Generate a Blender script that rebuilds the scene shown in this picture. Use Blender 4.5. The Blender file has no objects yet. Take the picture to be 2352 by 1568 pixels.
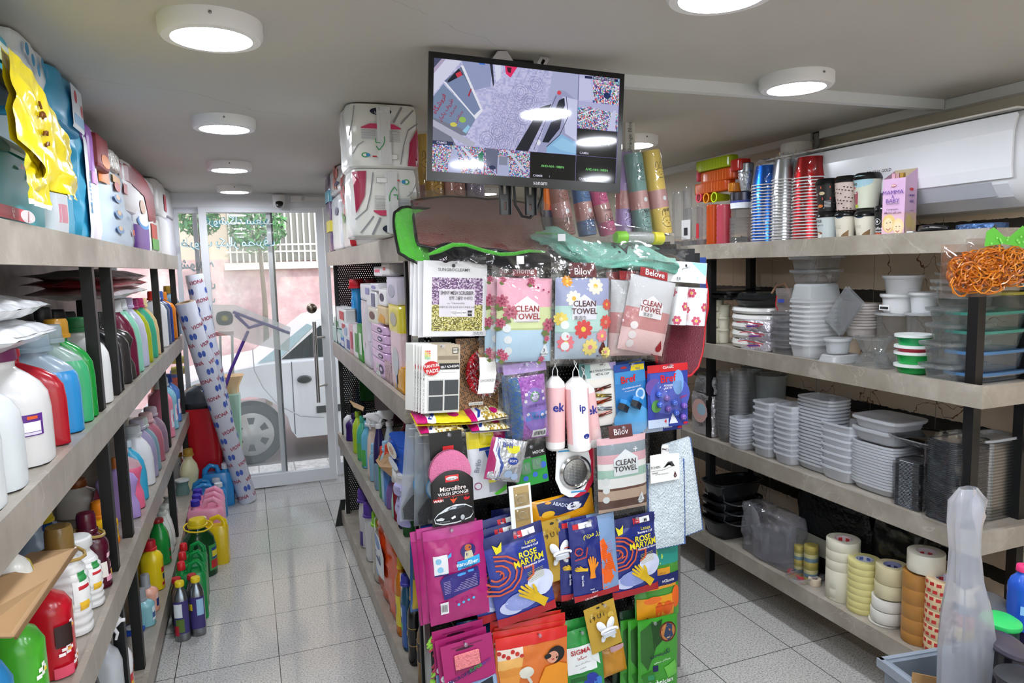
import bpy,math,random
from mathutils import Vector,Matrix,noise
R=math.radians
sc=bpy.context.scene
COL=sc.collection
rnd=random.Random(7)
# ---------------------------------------------------------------- camera frame (measured from the vanishing points)
F=1616.7;YAW,PIT,ROL=.35718,.10890,.026015;CX,CY=1176,784
O=Vector((0,0,1.6))
_f=Vector((math.sin(YAW)*math.cos(PIT),math.cos(YAW)*math.cos(PIT),-math.sin(PIT)))
_r=Vector((math.cos(YAW),-math.sin(YAW),0));_d=_f.cross(_r)
_r2=_r*math.cos(ROL) + _d*math.sin(ROL);_d2=-_r*math.sin(ROL) + _d*math.cos(ROL)
def on(px,py,ax,val):
    v=_r2*((px-CX)/F) + _d2*((py-CY)/F) + _f
    i='XYZ'.index(ax)
    return O + v*((val-O[i])/v[i])
def proj(P):
    q=Vector(P)-O;z=q.dot(_f);return (CX+F*q.dot(_r2)/z,CY+F*q.dot(_d2)/z)
cam_d=bpy.data.cameras.new('camera');cam=bpy.data.objects.new('camera',cam_d);COL.objects.link(cam)
cam_d.sensor_width=36;cam_d.lens=F/2352*36;cam_d.clip_start=.05
m=Matrix((_r2,-_d2,-_f)).transposed().to_4x4();m.translation=O;cam.matrix_world=m
sc.camera=cam
# ---------------------------------------------------------------- colour
def hx(c):
    if not isinstance(c,str):return tuple(c)+(1,)*(4-len(c))
    if len(c) == 3:c=''.join(a*2 for a in c)
    o=[]
    for i in (0,2,4):
        v=int(c[i:i+2],16)/255
        o.append(v/12.92 if v <= .04045 else ((v+.055)/1.055)**2.4)
    return (*o,1)
# ---------------------------------------------------------------- materials (colour comes from the mesh's own colour attribute)
MATS={}
def newmat(n):
    m=bpy.data.materials.new(n);m.use_nodes=True;t=m.node_tree;t.nodes.clear()
    return m,t.nodes,t.links
def nd(ns,typ,**k):
    n=ns.new(typ)
    for a,b in k.items():
        if a.startswith('i_'):
            n.inputs[a[2:].replace('_',' ')].default_value=b
        else:setattr(n,a,b)
    return n
def bump(ns,ls,scale,strength,dist=.002,detail=2,space='Object',kind='ShaderNodeTexNoise'):
    tc=nd(ns,'ShaderNodeTexCoord');t=nd(ns,kind);t.inputs['Scale'].default_value=scale
    if 'Detail' in t.inputs:t.inputs['Detail'].default_value=detail
    ls.new(tc.outputs[space],t.inputs['Vector'])
    b=nd(ns,'ShaderNodeBump');b.inputs['Strength'].default_value=strength;b.inputs['Distance'].default_value=dist
    ls.new(t.outputs[0],b.inputs['Height']);return b
def M(kind):
    if kind in MATS:return MATS[kind]
    m,ns,ls=newmat(kind)
    out=nd(ns,'ShaderNodeOutputMaterial')
    at=nd(ns,'ShaderNodeAttribute',attribute_name='Col')
    def pb(rough,spec=.5,metal=0,**k):
        p=nd(ns,'ShaderNodeBsdfPrincipled');p.inputs['Roughness'].default_value=rough
        p.inputs['Specular IOR Level'].default_value=spec;p.inputs['Metallic'].default_value=metal
        for a,b in k.items():p.inputs[a.replace('_',' ')].default_value=b
        ls.new(at.outputs['Color'],p.inputs['Base Color']);return p
    if kind in ('gloss','paper','cloth','satin','metal','foil','bag','fuzz','mirror','knit'):
        p={'gloss':lambda:pb(.22),'satin':lambda:pb(.42),'paper':lambda:pb(.6,.35),'cloth':lambda:pb(.92,.1,Sheen_Weight=.3),
             'fuzz':lambda:pb(.95,.05,Sheen_Weight=.5),'knit':lambda:pb(.9,.1),'metal':lambda:pb(.3,.5,1),'mirror':lambda:pb(.12,.5,1),'foil':lambda:pb(.25,.5,.55),'bag':lambda:pb(.2,.6)}[kind]()
        b={'cloth':(260,.35,.002),'fuzz':(330,.9,.006),'knit':(90,.8,.006),'foil':(55,.8,.01),'bag':(22,.33,.01),'satin':(600,.05,.001)}.get(kind)
        if b:
            bn=bump(ns,ls,*b,kind='ShaderNodeTexVoronoi' if kind == 'knit' else 'ShaderNodeTexNoise');ls.new(bn.outputs[0],p.inputs['Normal'])
        ls.new(p.outputs[0],out.inputs[0])
    elif kind in ('film','clear','milky','haze','jug','glass'):
        # thin plastic: part of the light passes straight through, the rest is reflected or scattered
        tr=nd(ns,'ShaderNodeBsdfTransparent');gl=nd(ns,'ShaderNodeBsdfGlossy')
        gl.inputs['Roughness'].default_value={'film':.1,'clear':.08,'milky':.25,'haze':.22,'jug':.2,'glass':.02}[kind]
        df=nd(ns,'ShaderNodeBsdfDiffuse');tl=nd(ns,'ShaderNodeBsdfTranslucent')
        ls.new(at.outputs['Color'],df.inputs['Color']);ls.new(at.outputs['Color'],tl.inputs['Color'])
        a=nd(ns,'ShaderNodeMixShader');a.inputs[0].default_value=.5;ls.new(df.outputs[0],a.inputs[1]);ls.new(tl.outputs[0],a.inputs[2])
        b=nd(ns,'ShaderNodeMixShader');b.inputs[0].default_value={'film':.012,'clear':.18,'milky':.84,'haze':.4,'jug':.88,'glass':.05}[kind]
        ls.new(tr.outputs[0],b.inputs[1]);ls.new(a.outputs[0],b.inputs[2])
        fr=nd(ns,'ShaderNodeFresnel');fr.inputs['IOR'].default_value={'film':1.5,'haze':1.5,'glass':1.35}.get(kind,1.45)
        mn=nd(ns,'ShaderNodeMath',operation='MINIMUM');mn.inputs[1].default_value=.34 if kind == 'film' else .5;ls.new(fr.outputs[0],mn.inputs[0])
        c=nd(ns,'ShaderNodeMixShader');ls.new(mn.outputs[0],c.inputs[0]);ls.new(b.outputs[0],c.inputs[1]);ls.new(gl.outputs[0],c.inputs[2])
        bb={'film':(11,1.0,.016,2.5),'haze':(16,.8,.015,3),'clear':(40,.15,.004),'milky':(40,.1,.003)}.get(kind)
        if bb:
            bn=bump(ns,ls,*bb);ls.new(bn.outputs[0],gl.inputs['Normal'])
        ls.new(c.outputs[0],out.inputs[0])
    elif kind.startswith('emit'):
        e=nd(ns,'ShaderNodeEmission');e.inputs['Strength'].default_value=float(kind[4:] or 1)
        ls.new(at.outputs['Color'],e.inputs['Color']);ls.new(e.outputs[0],out.inputs[0])
    elif kind == 'screen':
        p=pb(.06,.5);ls.new(at.outputs['Color'],p.inputs['Emission Color']);p.inputs['Emission Strength'].default_value=SCREEN
        p.inputs['Base Color'].default_value=(0,0,0,1)
        for l in list(p.inputs['Base Color'].links):t_=m.node_tree.links.remove(l)
        p.inputs['Base Color'].default_value=(.004,.004,.004,1)
        ls.new(p.outputs[0],out.inputs[0])
    MATS[kind]=m;return m
SCREEN=.42
# ---------------------------------------------------------------- mesh builder
class MB:
    def __init__(s,mat='satin',col='ccc'):
        s.v=[];s.f=[];s.c=[];s.m=[];s.sm=[];s.mats=[mat];s.cur=0;s.col=hx(col);s.T=Matrix();s.smooth=False
    def C(s,col,smooth=None):
        s.col=hx(col)
        if smooth is not None:s.smooth=smooth
        return s
    def mat(s,k):
        if k not in s.mats:s.mats.append(k)
        s.cur=s.mats.index(k);return s
    def add(s,vs,fs):
        b=len(s.v);T=s.T
        s.v+=[T @ Vector(p) for p in vs]
        for f in fs:s.f.append([b+i for i in f]);s.c.append(s.col);s.m.append(s.cur);s.sm.append(s.smooth)
        return s
    def box(s,x0,x1,y0,y1,z0,z1,bev=0):
        if bev:
            return s.loft([(z0,(x1-x0)/2-bev,(y1-y0)/2-bev),(z0+bev,(x1-x0)/2,(y1-y0)/2),(z1-bev,(x1-x0)/2,(y1-y0)/2),(z1,(x1-x0)/2-bev,(y1-y0)/2-bev)],16,9,c=((x0+x1)/2,(y0+y1)/2))
        v=[(x,y,z) for z in (z0,z1) for x,y in ((x0,y0),(x1,y0),(x1,y1),(x0,y1))]
        return s.add(v,[(3,2,1,0),(4,5,6,7),(0,1,5,4),(1,2,6,5),(2,3,7,6),(3,0,4,7)])
    def loft(s,secs,n=20,p=2,c=(0,0),cap0=True,cap1=True):
        """stack of superellipse sections (z, rx, ry[, power[, dx, dy]])"""
        vs=[];fs=[]
        for q in secs:
            z,rx,ry=q[:3];pw=q[3] if len(q) > 3 and q[3] else p;dx,dy=(q[4],q[5]) if len(q) > 5 else (0,0)
            for i in range(n):
                a=2*math.pi*(i+.5)/n;ca,sa=math.cos(a),math.sin(a)
                k=(abs(ca)**pw+abs(sa)**pw)**(-1/pw)
                vs.append((c[0]+dx+rx*ca*k,c[1]+dy+ry*sa*k,z))
        for j in range(len(secs)-1):
            for i in range(n):
                a,b=j*n+i,j*n+(i+1) % n;fs.append((a,b,b+n,a+n))
        if cap0:fs.append(tuple(range(n-1,-1,-1)))
        if cap1:fs.append(tuple(range((len(secs)-1)*n,len(secs)*n)))
        return s.add(vs,fs)
    def lathe(s,prof,n=20,c=(0,0),cap0=True,cap1=True):
        return s.loft([(z,r,r) for r,z in prof],n,2,c,cap0,cap1)
    def tube(s,pts,r,n=8,close=False,caps=True):
        pts=[Vector(p) for p in pts];N=len(pts);vs=[];fs=[]
        rr=r if isinstance(r,(list,tuple)) else [r]*N
        up=Vector((0.13,.21,.97)).normalized();prev=None
        for i,p in enumerate(pts):
            a=pts[(i-1) % N] if close else pts[max(i-1,0)];b=pts[(i+1) % N] if close else pts[min(i+1,N-1)]
            t=(b-a);t=t.normalized() if t.length > 1e-9 else Vector((0,0,1))
            if prev is None:u=t.cross(up);u=u if u.length > .05 else t.cross(Vector((1,0,0)))
            else:u=prev - t*prev.dot(t)
            u.normalize();prev=u;w=t.cross(u)
            for k in range(n):
                an=2*math.pi*k/n;vs.append(p+u*math.cos(an)*rr[i]+w*math.sin(an)*rr[i])
        for i in range(N if close else N-1):
            for k in range(n):
                a,b=i*n+k,i*n+(k+1) % n;c2,d=((i+1) % N)*n+(k+1) % n,((i+1) % N)*n+k;fs.append((a,d,c2,b))
        if caps and not close:fs.append(tuple(range(n)));fs.append(tuple(range(N*n-1,(N-1)*n-1,-1)))
        return s.add(vs,fs)
    def grid(s,fn,nu,nv,colfn=None):
        vs=[fn(i/nu,j/nv) for j in range(nv+1) for i in range(nu+1)]
        b=len(s.v);s.v+=[s.T @ Vector(p) for p in vs]
        for j in range(nv):
            for i in range(nu):
                a=b+j*(nu+1)+i;s.f.append([a,a+1,a+nu+2,a+nu+1]);s.c.append(hx(colfn((i+.5)/nu,(j+.5)/nv)) if colfn else s.col);s.m.append(s.cur);s.sm.append(s.smooth)
        return s
    def prism(s,pts,y0,y1):
        """outline in x,z extruded along y"""
        n=len(pts);vs=[(x,y0,z) for x,z in pts]+[(x,y1,z) for x,z in pts]
        return s.add(vs,[tuple(range(n)),tuple(range(2*n-1,n-1,-1))]+[(i,(i+1) % n,(i+1) % n+n,i+n)[::-1] for i in range(n)])
    def build(s,name,parent=None,loc=None,rot=None,label=None):
        me=bpy.data.meshes.new(name);me.from_pydata([tuple(p) for p in s.v],[],s.f)
        for k in s.mats:me.materials.append(M(k) if isinstance(k,str) else k)
        if len(me.polygons) == len(s.f):
            me.polygons.foreach_set('material_index',s.m);me.polygons.foreach_set('use_smooth',s.sm)
            ca=me.color_attributes.new('Col','FLOAT_COLOR','CORNER');buf=[]
            for f,c in zip(s.f,s.c):buf.extend(c*len(f))
            ca.data.foreach_set('color',buf)
        me.update()
        if any(s.sm):me.set_sharp_from_angle(angle=R(38))
        o=bpy.data.objects.new(name,me);COL.objects.link(o)
        if parent:o.parent=parent
        if loc is not None:o.location=loc
        if rot is not None:o.rotation_euler=rot
        if label:o['label']=label
        return o
def tag(o,label,cat=None,group=None,kind=None):
    if label:o['label']=label
    if cat:o['category']=cat
    if group:o['group']=group
    if kind:o['kind']=kind
    return o
def thing(name,label,cat,loc=(0,0,0),rot=(0,0,0),group=None):
    o=bpy.data.objects.new(name,None);COL.objects.link(o);o.empty_display_size=.02
    o.location=loc;o.rotation_euler=rot;return tag(o,label,cat,group)
def struct(o):o['kind']='structure';return o
def att(o,t):
    """hang an object already standing in the world under its thing"""
    o.parent=t;o.matrix_parent_inverse=Matrix.LocRotScale(t.location,t.rotation_euler,None).inverted()
    for k in ('category','group'):
        if k in o:del o[k]
    return o
def dup(o,loc=None,rot=None,label=None,group=None,scale=None):
    c=o.copy();COL.objects.link(c)
    for ch in o.children:
        d=ch.copy();COL.objects.link(d);d.parent=c
        for g in ch.children:e=g.copy();COL.objects.link(e);e.parent=d
    if loc is not None:c.location=loc
    if rot is not None:c.rotation_euler=rot
    if scale is not None:c.scale=scale
    if label:c['label']=label
    if group:c['group']=group
    return c
# ---------------------------------------------------------------- lettering
_tc={}
def glyphs(txt,bold=0.0,sp=1.0):
    """triangulated outline of a string, height ~1, centred"""
    k=(txt,bold,sp)
    if k in _tc:return _tc[k]
    cu=bpy.data.curves.new('t','FONT');cu.body=txt;cu.resolution_u=2;cu.size=1;cu.offset=bold;cu.space_character=sp
    o=bpy.data.objects.new('t',cu);COL.objects.link(o)
    dg=bpy.context.evaluated_depsgraph_get();me=o.evaluated_get(dg).to_mesh()
    vs=[v.co.copy() for v in me.vertices];fs=[tuple(p.vertices) for p in me.polygons]
    o.evaluated_get(dg).to_mesh_clear();bpy.data.objects.remove(o);bpy.data.curves.remove(cu)
    if vs:
        x0=min(v.x for v in vs);x1=max(v.x for v in vs);y0=min(v.y for v in vs);y1=max(v.y for v in vs)
        w,h=x1-x0,y1-y0;vs=[((v.x-(x0+x1)/2),(v.y-(y0+y1)/2)) for v in vs]
    else:w=h=1
    _tc[k]=(vs,fs,w,h);return _tc[k]
# ================================================================ SETTING
CEIL=2.145;XL=-.86;XR=2.42;YD=5.44;YB=-1.6
def proc(n,build):
    m,ns,ls=newmat(n);out=nd(ns,'ShaderNodeOutputMaterial');p=nd(ns,'ShaderNodeBsdfPrincipled');build(ns,ls,p);ls.new(p.outputs[0],out.inputs[0]);return m
def ramp(ns,ls,src,stops):
    r=nd(ns,'ShaderNodeValToRGB');e=r.color_ramp.elements
    while len(e) < len(stops):e.new(.5)
    for i,(p,c) in enumerate(stops):e[i].position=p;e[i].color=hx(c)
    ls.new(src,r.inputs[0]);return r.outputs[0]
def mixc(ns,ls,fac,a,b,mode='MIX'):
    x=nd(ns,'ShaderNodeMix',data_type='RGBA',blend_type=mode)
    for i,s in ((0,fac),(6,a),(7,b)):
        if isinstance(s,(int,float)):x.inputs[i].default_value=s
        elif isinstance(s,(tuple,str)):x.inputs[i].default_value=hx(s)
        else:ls.new(s,x.inputs[i])
    return x.outputs[2]
def tex(ns,ls,typ,scale,vec=None,**k):
    tc=nd(ns,'ShaderNodeTexCoord');t=nd(ns,typ);t.inputs['Scale'].default_value=scale
    for a,b in k.items():
        if a in t.inputs:t.inputs[a].default_value=b
        else:setattr(t,a,b)
    ls.new(vec or tc.outputs['Object'],t.inputs['Vector']);return t
def mth(ns,ls,op,a,b=None):
    n=nd(ns,'ShaderNodeMath',operation=op)
    for i,s in ((0,a),(1,b)):
        if s is None:continue
        if isinstance(s,(int,float)):n.inputs[i].default_value=s
        else:ls.new(s,n.inputs[i])
    return n.outputs[0]
def xyz(ns,ls):
    tc=nd(ns,'ShaderNodeTexCoord');s=nd(ns,'ShaderNodeSeparateXYZ');ls.new(tc.outputs['Object'],s.inputs[0]);return s.outputs
def joint(ns,ls,c,off,pitch,w):
    a=mth(ns,ls,'DIVIDE',mth(ns,ls,'SUBTRACT',c,off),pitch);f=mth(ns,ls,'FRACT',a)
    d=mth(ns,ls,'MINIMUM',f,mth(ns,ls,'SUBTRACT',1.0,f));return mth(ns,ls,'LESS_THAN',d,w/pitch/2)
def floor_m(ns,ls,p):
    n=tex(ns,ls,'ShaderNodeTexNoise',150,Detail=2.0);n2=tex(ns,ls,'ShaderNodeTexNoise',3,Detail=2.0)
    v=tex(ns,ls,'ShaderNodeTexVoronoi',150)
    c=ramp(ns,ls,n.outputs[0],[(.30,'84837d'),(.42,'aeaca8'),(.52,'c6c4bf'),(.68,'d6d3cd')])
    c=mixc(ns,ls,mth(ns,ls,'LESS_THAN',v.outputs['Distance'],.13),c,'76746f')
    c=mixc(ns,ls,.12,c,ramp(ns,ls,n2.outputs[0],[(.3,'8a8a88'),(.7,'c8c8c8')]))
    x,y,z=xyz(ns,ls)
    j=mth(ns,ls,'MAXIMUM',joint(ns,ls,x,.03,.395,.0035),joint(ns,ls,y,3.735,.388,.0035))
    c=mixc(ns,ls,j,c,'3a3a3a');ls.new(c,p.inputs['Base Color'])
    p.inputs['Roughness'].default_value=.09;p.inputs['Specular IOR Level'].default_value=.5
def marble_m(ns,ls,p):
    n=tex(ns,ls,'ShaderNodeTexNoise',7,Detail=6.0,Roughness=.62);n2=tex(ns,ls,'ShaderNodeTexNoise',2.4,Detail=5.0,Distortion=1.2)
    v=mth(ns,ls,'ABSOLUTE',mth(ns,ls,'SUBTRACT',n2.outputs[0],.5))
    c=ramp(ns,ls,n.outputs[0],[(.3,'8b8377'),(.5,'9b9387'),(.7,'aea79b')])
    c=mixc(ns,ls,mth(ns,ls,'MULTIPLY',mth(ns,ls,'LESS_THAN',v,.004),.3),c,'c6c0b6');ls.new(c,p.inputs['Base Color']);p.inputs['Roughness'].default_value=.35
def wallR_m(ns,ls,p):
    n=tex(ns,ls,'ShaderNodeTexNoise',3,Detail=4.0,Distortion=.4)
    c=ramp(ns,ls,n.outputs[0],[(.3,'ecd2b4'),(.6,'f2dec4'),(.8,'f6e8d4')])
    tc=nd(ns,'ShaderNodeTexCoord');w=tex(ns,ls,'ShaderNodeTexNoise',5,Detail=4.0)
    mp=mixc(ns,ls,.22,tc.outputs['Object'],w.outputs['Color'])
    v=tex(ns,ls,'ShaderNodeTexVoronoi',5.5,vec=mp,feature='DISTANCE_TO_EDGE')
    br=tex(ns,ls,'ShaderNodeTexNoise',2.1,Detail=2.0)
    k=mth(ns,ls,'MULTIPLY',mth(ns,ls,'LESS_THAN',v.outputs['Distance'],.006),mth(ns,ls,'GREATER_THAN',br.outputs[0],.43))
    c=mixc(ns,ls,k,c,'8d5a48')
    x,y,z=xyz(ns,ls);wob=mth(ns,ls,'MULTIPLY',mth(ns,ls,'SUBTRACT',tex(ns,ls,'ShaderNodeTexNoise',40).outputs[0],.5),.012)
    zz=mth(ns,ls,'ADD',z,wob);b=None
    for z0 in (.44,.93,1.405,1.66):
        q=mth(ns,ls,'MULTIPLY',mth(ns,ls,'GREATER_THAN',zz,z0),mth(ns,ls,'LESS_THAN',zz,z0+.052));b=q if b is None else mth(ns,ls,'MAXIMUM',b,q)
    c=mixc(ns,ls,b,c,ramp(ns,ls,n.outputs[0],[(.3,'1f1d1a'),(.7,'3c372f')]))
    c=mixc(ns,ls,joint(ns,ls,y,.1,.3,.002),c,'8f8475')
    up=mth(ns,ls,'GREATER_THAN',z,1.73);c=mixc(ns,ls,up,c,'d4cdbc');ls.new(c,p.inputs['Base Color']);p.inputs['Roughness'].default_value=.35
def wallL_m(ns,ls,p):
    n=tex(ns,ls,'ShaderNodeTexNoise',4,Detail=5.0,Distortion=1.0);c=ramp(ns,ls,n.outputs[0],[(.3,'5d5a56'),(.5,'86827b'),(.7,'a39e96')])
    x,y,z=xyz(ns,ls);c=mixc(ns,ls,joint(ns,ls,y,.2,.3,.002),c,'4c4a48');ls.new(c,p.inputs['Base Color']);p.inputs['Roughness'].default_value=.35
def ceil_m(ns,ls,p):
    n=tex(ns,ls,'ShaderNodeTexNoise',.9,Detail=2.0);c=ramp(ns,ls,n.outputs[0],[(.35,'bfbcb4'),(.65,'c6c3bb')])
    w=tex(ns,ls,'ShaderNodeTexNoise',1.5,Detail=5.0);tc=nd(ns,'ShaderNodeTexCoord');mp=mixc(ns,ls,.25,tc.outputs['Object'],w.outputs['Color'])
    v=tex(ns,ls,'ShaderNodeTexVoronoi',.55,vec=mp,feature='DISTANCE_TO_EDGE');br=tex(ns,ls,'ShaderNodeTexNoise',1.3)
    k=mth(ns,ls,'MULTIPLY',mth(ns,ls,'LESS_THAN',v.outputs['Distance'],.0007),mth(ns,ls,'GREATER_THAN',br.outputs[0],.5))
    c=mixc(ns,ls,k,c,'b4b0a8');ls.new(c,p.inputs['Base Color']);p.inputs['Roughness'].default_value=.6
MFL,MMB,MWR,MWL,MCE=[proc(a,b) for a,b in (('granite',floor_m),('marble_board',marble_m),('marble_wall',wallR_m),('tile_wall',wallL_m),('painted_ceiling',ceil_m))]
def perf_m():
    m,ns,ls=newmat('perforated');out=nd(ns,'ShaderNodeOutputMaterial');p=nd(ns,'ShaderNodeBsdfPrincipled');p.inputs['Base Color'].default_value=hx('141414');p.inputs['Roughness'].default_value=.4
    x,y,z=xyz(ns,ls);P=.0125;u=mth(ns,ls,'ADD',x,y)
    row=mth(ns,ls,'FLOOR',mth(ns,ls,'DIVIDE',z,P));sh=mth(ns,ls,'MULTIPLY',mth(ns,ls,'MODULO',row,2.0),.5)
    a=mth(ns,ls,'SUBTRACT',mth(ns,ls,'FRACT',mth(ns,ls,'ADD',mth(ns,ls,'DIVIDE',u,P),sh)),.5);b=mth(ns,ls,'SUBTRACT',mth(ns,ls,'FRACT',mth(ns,ls,'DIVIDE',z,P)),.5)
    d=mth(ns,ls,'ADD',mth(ns,ls,'MULTIPLY',a,a),mth(ns,ls,'MULTIPLY',b,b));h=mth(ns,ls,'LESS_THAN',d,.05)
    t=nd(ns,'ShaderNodeBsdfTransparent');mx=nd(ns,'ShaderNodeMixShader');ls.new(h,mx.inputs[0]);ls.new(p.outputs[0],mx.inputs[1]);ls.new(t.outputs[0],mx.inputs[2]);ls.new(mx.outputs[0],out.inputs[0]);return m
MPF=perf_m()
def sbox(name,*a,mat='satin',col='fff'):
    b=MB(mat,col);b.box(*a);return struct(b.build(name))
sbox('floor',XL-.1,XR+.1,YB-.1,YD+.12,-.1,0,mat=MFL)
sbox('ceiling',XL-.1,XR+.1,YB-.1,YD+.3,CEIL,CEIL+.1,mat=MCE)
sbox('wall_left',XL-.1,XL,YB-.1,YD,0,CEIL,mat=MWL)
sbox('wall_right',XR,XR+.1,YB-.1,YD+.3,0,CEIL,mat=MWR)
def frame_leaf(name,x0,x1,z0,z1,y,w=.05,bot=.09):
    b=MB('satin','eceff3');d=.02
    b.box(x0,x0+w,y-d,y+d,z0,z1);b.box(x1-w,x1,y-d,y+d,z0,z1);b.box(x0+w,x1-w,y-d,y+d,z0,z0+bot);b.box(x0+w,x1-w,y-d,y+d,z1-.035,z1)
    o=struct(b.build(name));g=MB('glass','dfeee9');g.box(x0+w,x1-w,y-.004,y+.004,z0+bot,z1-.035);g.build('pane',o);return o
b=MB('satin','e2ded6');b.box(XL,XR,YB-.1,YB,0,.25);b.box(XL,XR,YB-.1,YB,2.05,CEIL);b.box(XL,XL+.12,YB-.1,YB,.25,2.05);b.box(XR-.12,XR,YB-.1,YB,.25,2.05);struct(b.build('wall_back'))
frame_leaf('added_window_4',XL+.12,.78,.25,2.05,YB-.05);frame_leaf('added_window_5',.78,XR-.12,.25,2.05,YB-.05)  # invented back windows, added unseen to let fill daylight onto the goods
sbox('floor_yard',-4,6,-7,YB-.1,-.2,-.1,mat='satin',col='a8a49c')
sbox('wall_front',.95,XR,YD,YD+.15,0,CEIL,mat='satin',col='c9c2b4')
sbox('trim_1',XL,.95,YD-.06,YD+.12,2.05,CEIL,mat='satin',col='e3e6ea')
# fixed glass beside and behind the sliding leaf
d1=frame_leaf('door_1',-.285,.555,.01,2.05,YD-.03)
frame_leaf('door_2',.17-.62,.19,.01,2.05,YD+.03,w=.03)
frame_leaf('window_1',XL,-.30,.01,2.05,YD+.075,w=.03)
frame_leaf('window_2',.57,.95,.01,2.05,YD+.075,w=.03)
b=MB('satin','1c1f1e');b.box(.19,.203,YD-.006,YD+.05,.1,2.03);b.build('rubber_seal',d1)
# door furniture
p=on(778*.472+330,830*.472+440,'Y',YD-.1)
h=MB('metal','d8d8d8',);h.smooth=True;h.tube([(.445,YD-.11,.62),(.445,YD-.11,1.22)],.014,12)
for z in (.74,1.10):h.tube([(.445,YD-.11,z),(.52,YD-.05,z)],.008,8)
h.build('door_handle',d1)
k=on(716,708,'Y',YD-.08);h=MB('metal','8f8478',);h.smooth=True
h.T=Matrix.Translation(k) @ Matrix.Rotation(R(90),4,'X');h.lathe([(.03,-.01),(.038,.0),(.034,.018),(.02,.028)],20);h.build('door_knob',d1)
# ---------------------------------------------------------------- Arabic lettering: joined forms, right to left
_AF={'ا':('\ufe8d','\ufe8e',None,None),'ب':'\ufe8f\ufe90\ufe91\ufe92','پ':'\ufb56\ufb57\ufb58\ufb59','ت':'\ufe95\ufe96\ufe97\ufe98','خ':'\ufea5\ufea6\ufea7\ufea8',
 'د':('\ufea9','\ufeaa',None,None),'ر':('\ufead','\ufeae',None,None),'ز':('\ufeaf','\ufeb0',None,None),'س':'\ufeb1\ufeb2\ufeb3\ufeb4','ش':'\ufeb5\ufeb6\ufeb7\ufeb8','ص':'\ufeb9\ufeba\ufebb\ufebc',
 'ط':'\ufec1\ufec2\ufec3\ufec4','ظ':'\ufec5\ufec6\ufec7\ufec8','ع':'\ufec9\ufeca\ufecb\ufecc','ف':'\ufed1\ufed2\ufed3\ufed4','ک':'\ufb8e\ufb8f\ufb90\ufb91','گ':'\ufb92\ufb93\ufb94\ufb95','ل':'\ufedd\ufede\ufedf\ufee0',
 'م':'\ufee1\ufee2\ufee3\ufee4','ن':'\ufee5\ufee6\ufee7\ufee8','ه':'\ufee9\ufeea\ufeeb\ufeec','و':('\ufeed','\ufeee',None,None),'ی':'\ufbfc\ufbfd\ufbfe\ufbff','ج':'\ufe9d\ufe9e\ufe9f\ufea0','ق':'\ufed5\ufed6\ufed7\ufed8','ح':'\ufea1\ufea2\ufea3\ufea4'}
def fa(s):
    o=[]
    for i,ch in enumerate(s):
        t=_AF.get(ch)
        if not t:o.append(ch);continue
        pv=i > 0 and s[i-1] in _AF and _AF[s[i-1]][2] is not None
        nx=i < len(s)-1 and s[i+1] in _AF and t[2] is not None
        o.append(t[(3 if nx else 1) if pv else (2 if nx else 0)])
    return ''.join(reversed(o))
def text_mesh(b,txt,M4,h,bold=0,sx=1.0,mirror=False,wmax=None):
    vs,fs,w,hh=glyphs(txt,bold);s=h/hh
    if wmax and w*s*sx > wmax:sx *= wmax/(w*s*sx)
    keep=b.T;b.T=b.T @ M4;b.add([((-x if mirror else x)*s*sx,0,y*s) for x,y in vs],fs if not mirror else [f[::-1] for f in fs]);b.T=keep
gl=MB('satin','7fb4bd')
for i,(t,x,z,w) in enumerate([('فروشگاه سعید',-.03,1.955,.52),('ظروف یکبار مصرف',-.10,1.80,.62),('شوینده',-.32,1.65,.22),('سلولزی',-.30,1.52,.18),('پلاستیک',-.30,1.40,.16)]):
    for k,(c,y,bo) in enumerate((('4f8f9c',YD-.045,.035),('dff0f0',YD-.047,.0))):
        gl.C(c);text_mesh(gl,fa(t),Matrix.Translation((x,y if x > -.28 else y+.1,z)),.085,bold=bo,mirror=True,wmax=w)
tag(gl.build('window_lettering'),'teal and white adhesive lettering seen reversed on the glass entrance','lettering')
# ---------------------------------------------------------------- ceiling lamps, camera, conduits
def lamp(loc,label,r=.108,group='round ceiling lamps'):
    t=thing('ceiling_lamp',label,'lamp',(loc[0],loc[1],CEIL),group=group)
    b=MB('satin','eeeeee');b.smooth=True
    b.lathe([(r,0),(r,-.028),(r-.006,-.037),(r-.024,-.038),(r-.024,-.034)][::-1],48,cap1=True,cap0=False);o=b.build('housing',t)
    b=MB('emit%g' % LAMP,'f1f6ff');b.lathe([(r-.0241,-.0345),(r-.0241,-.0335)],48);b.build('diffuser',t)
    s=MB('metal','888');s.smooth=True;s.T=Matrix.Rotation(math.atan2(-loc[1],-loc[0]),4,'Z') @ Matrix.Translation((r,0,-.014)) @ Matrix.Rotation(R(90),4,'Y');s.lathe([(.0035,-.001),(.0035,.002),(.002,.003)],10);s.build('screw',o)
    return t
LAMP=52
L0=lamp((-.038,1.735),'largest round ceiling lamp, nearest of the row above the left aisle')
def lampd(x,y,l):
    c=dup(L0,(x,y,CEIL),label=l);return c
lampd(-.04,2.79,'second round ceiling lamp of the row above the left aisle');lampd(-.045,3.90,'third round ceiling lamp of the left aisle row, above the bottles')
lampd(-.036,4.95,'smallest round ceiling lamp, last before the glass door')
lampd(1.6,1.76,'round ceiling lamp above the right aisle beside the white trunking');lampd(1.645,2.80,'small round ceiling lamp glimpsed between the rolls and the yellow cup stack')
lampd(.905,1.20,'round ceiling lamp cut off by the top edge of the photo')
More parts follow.
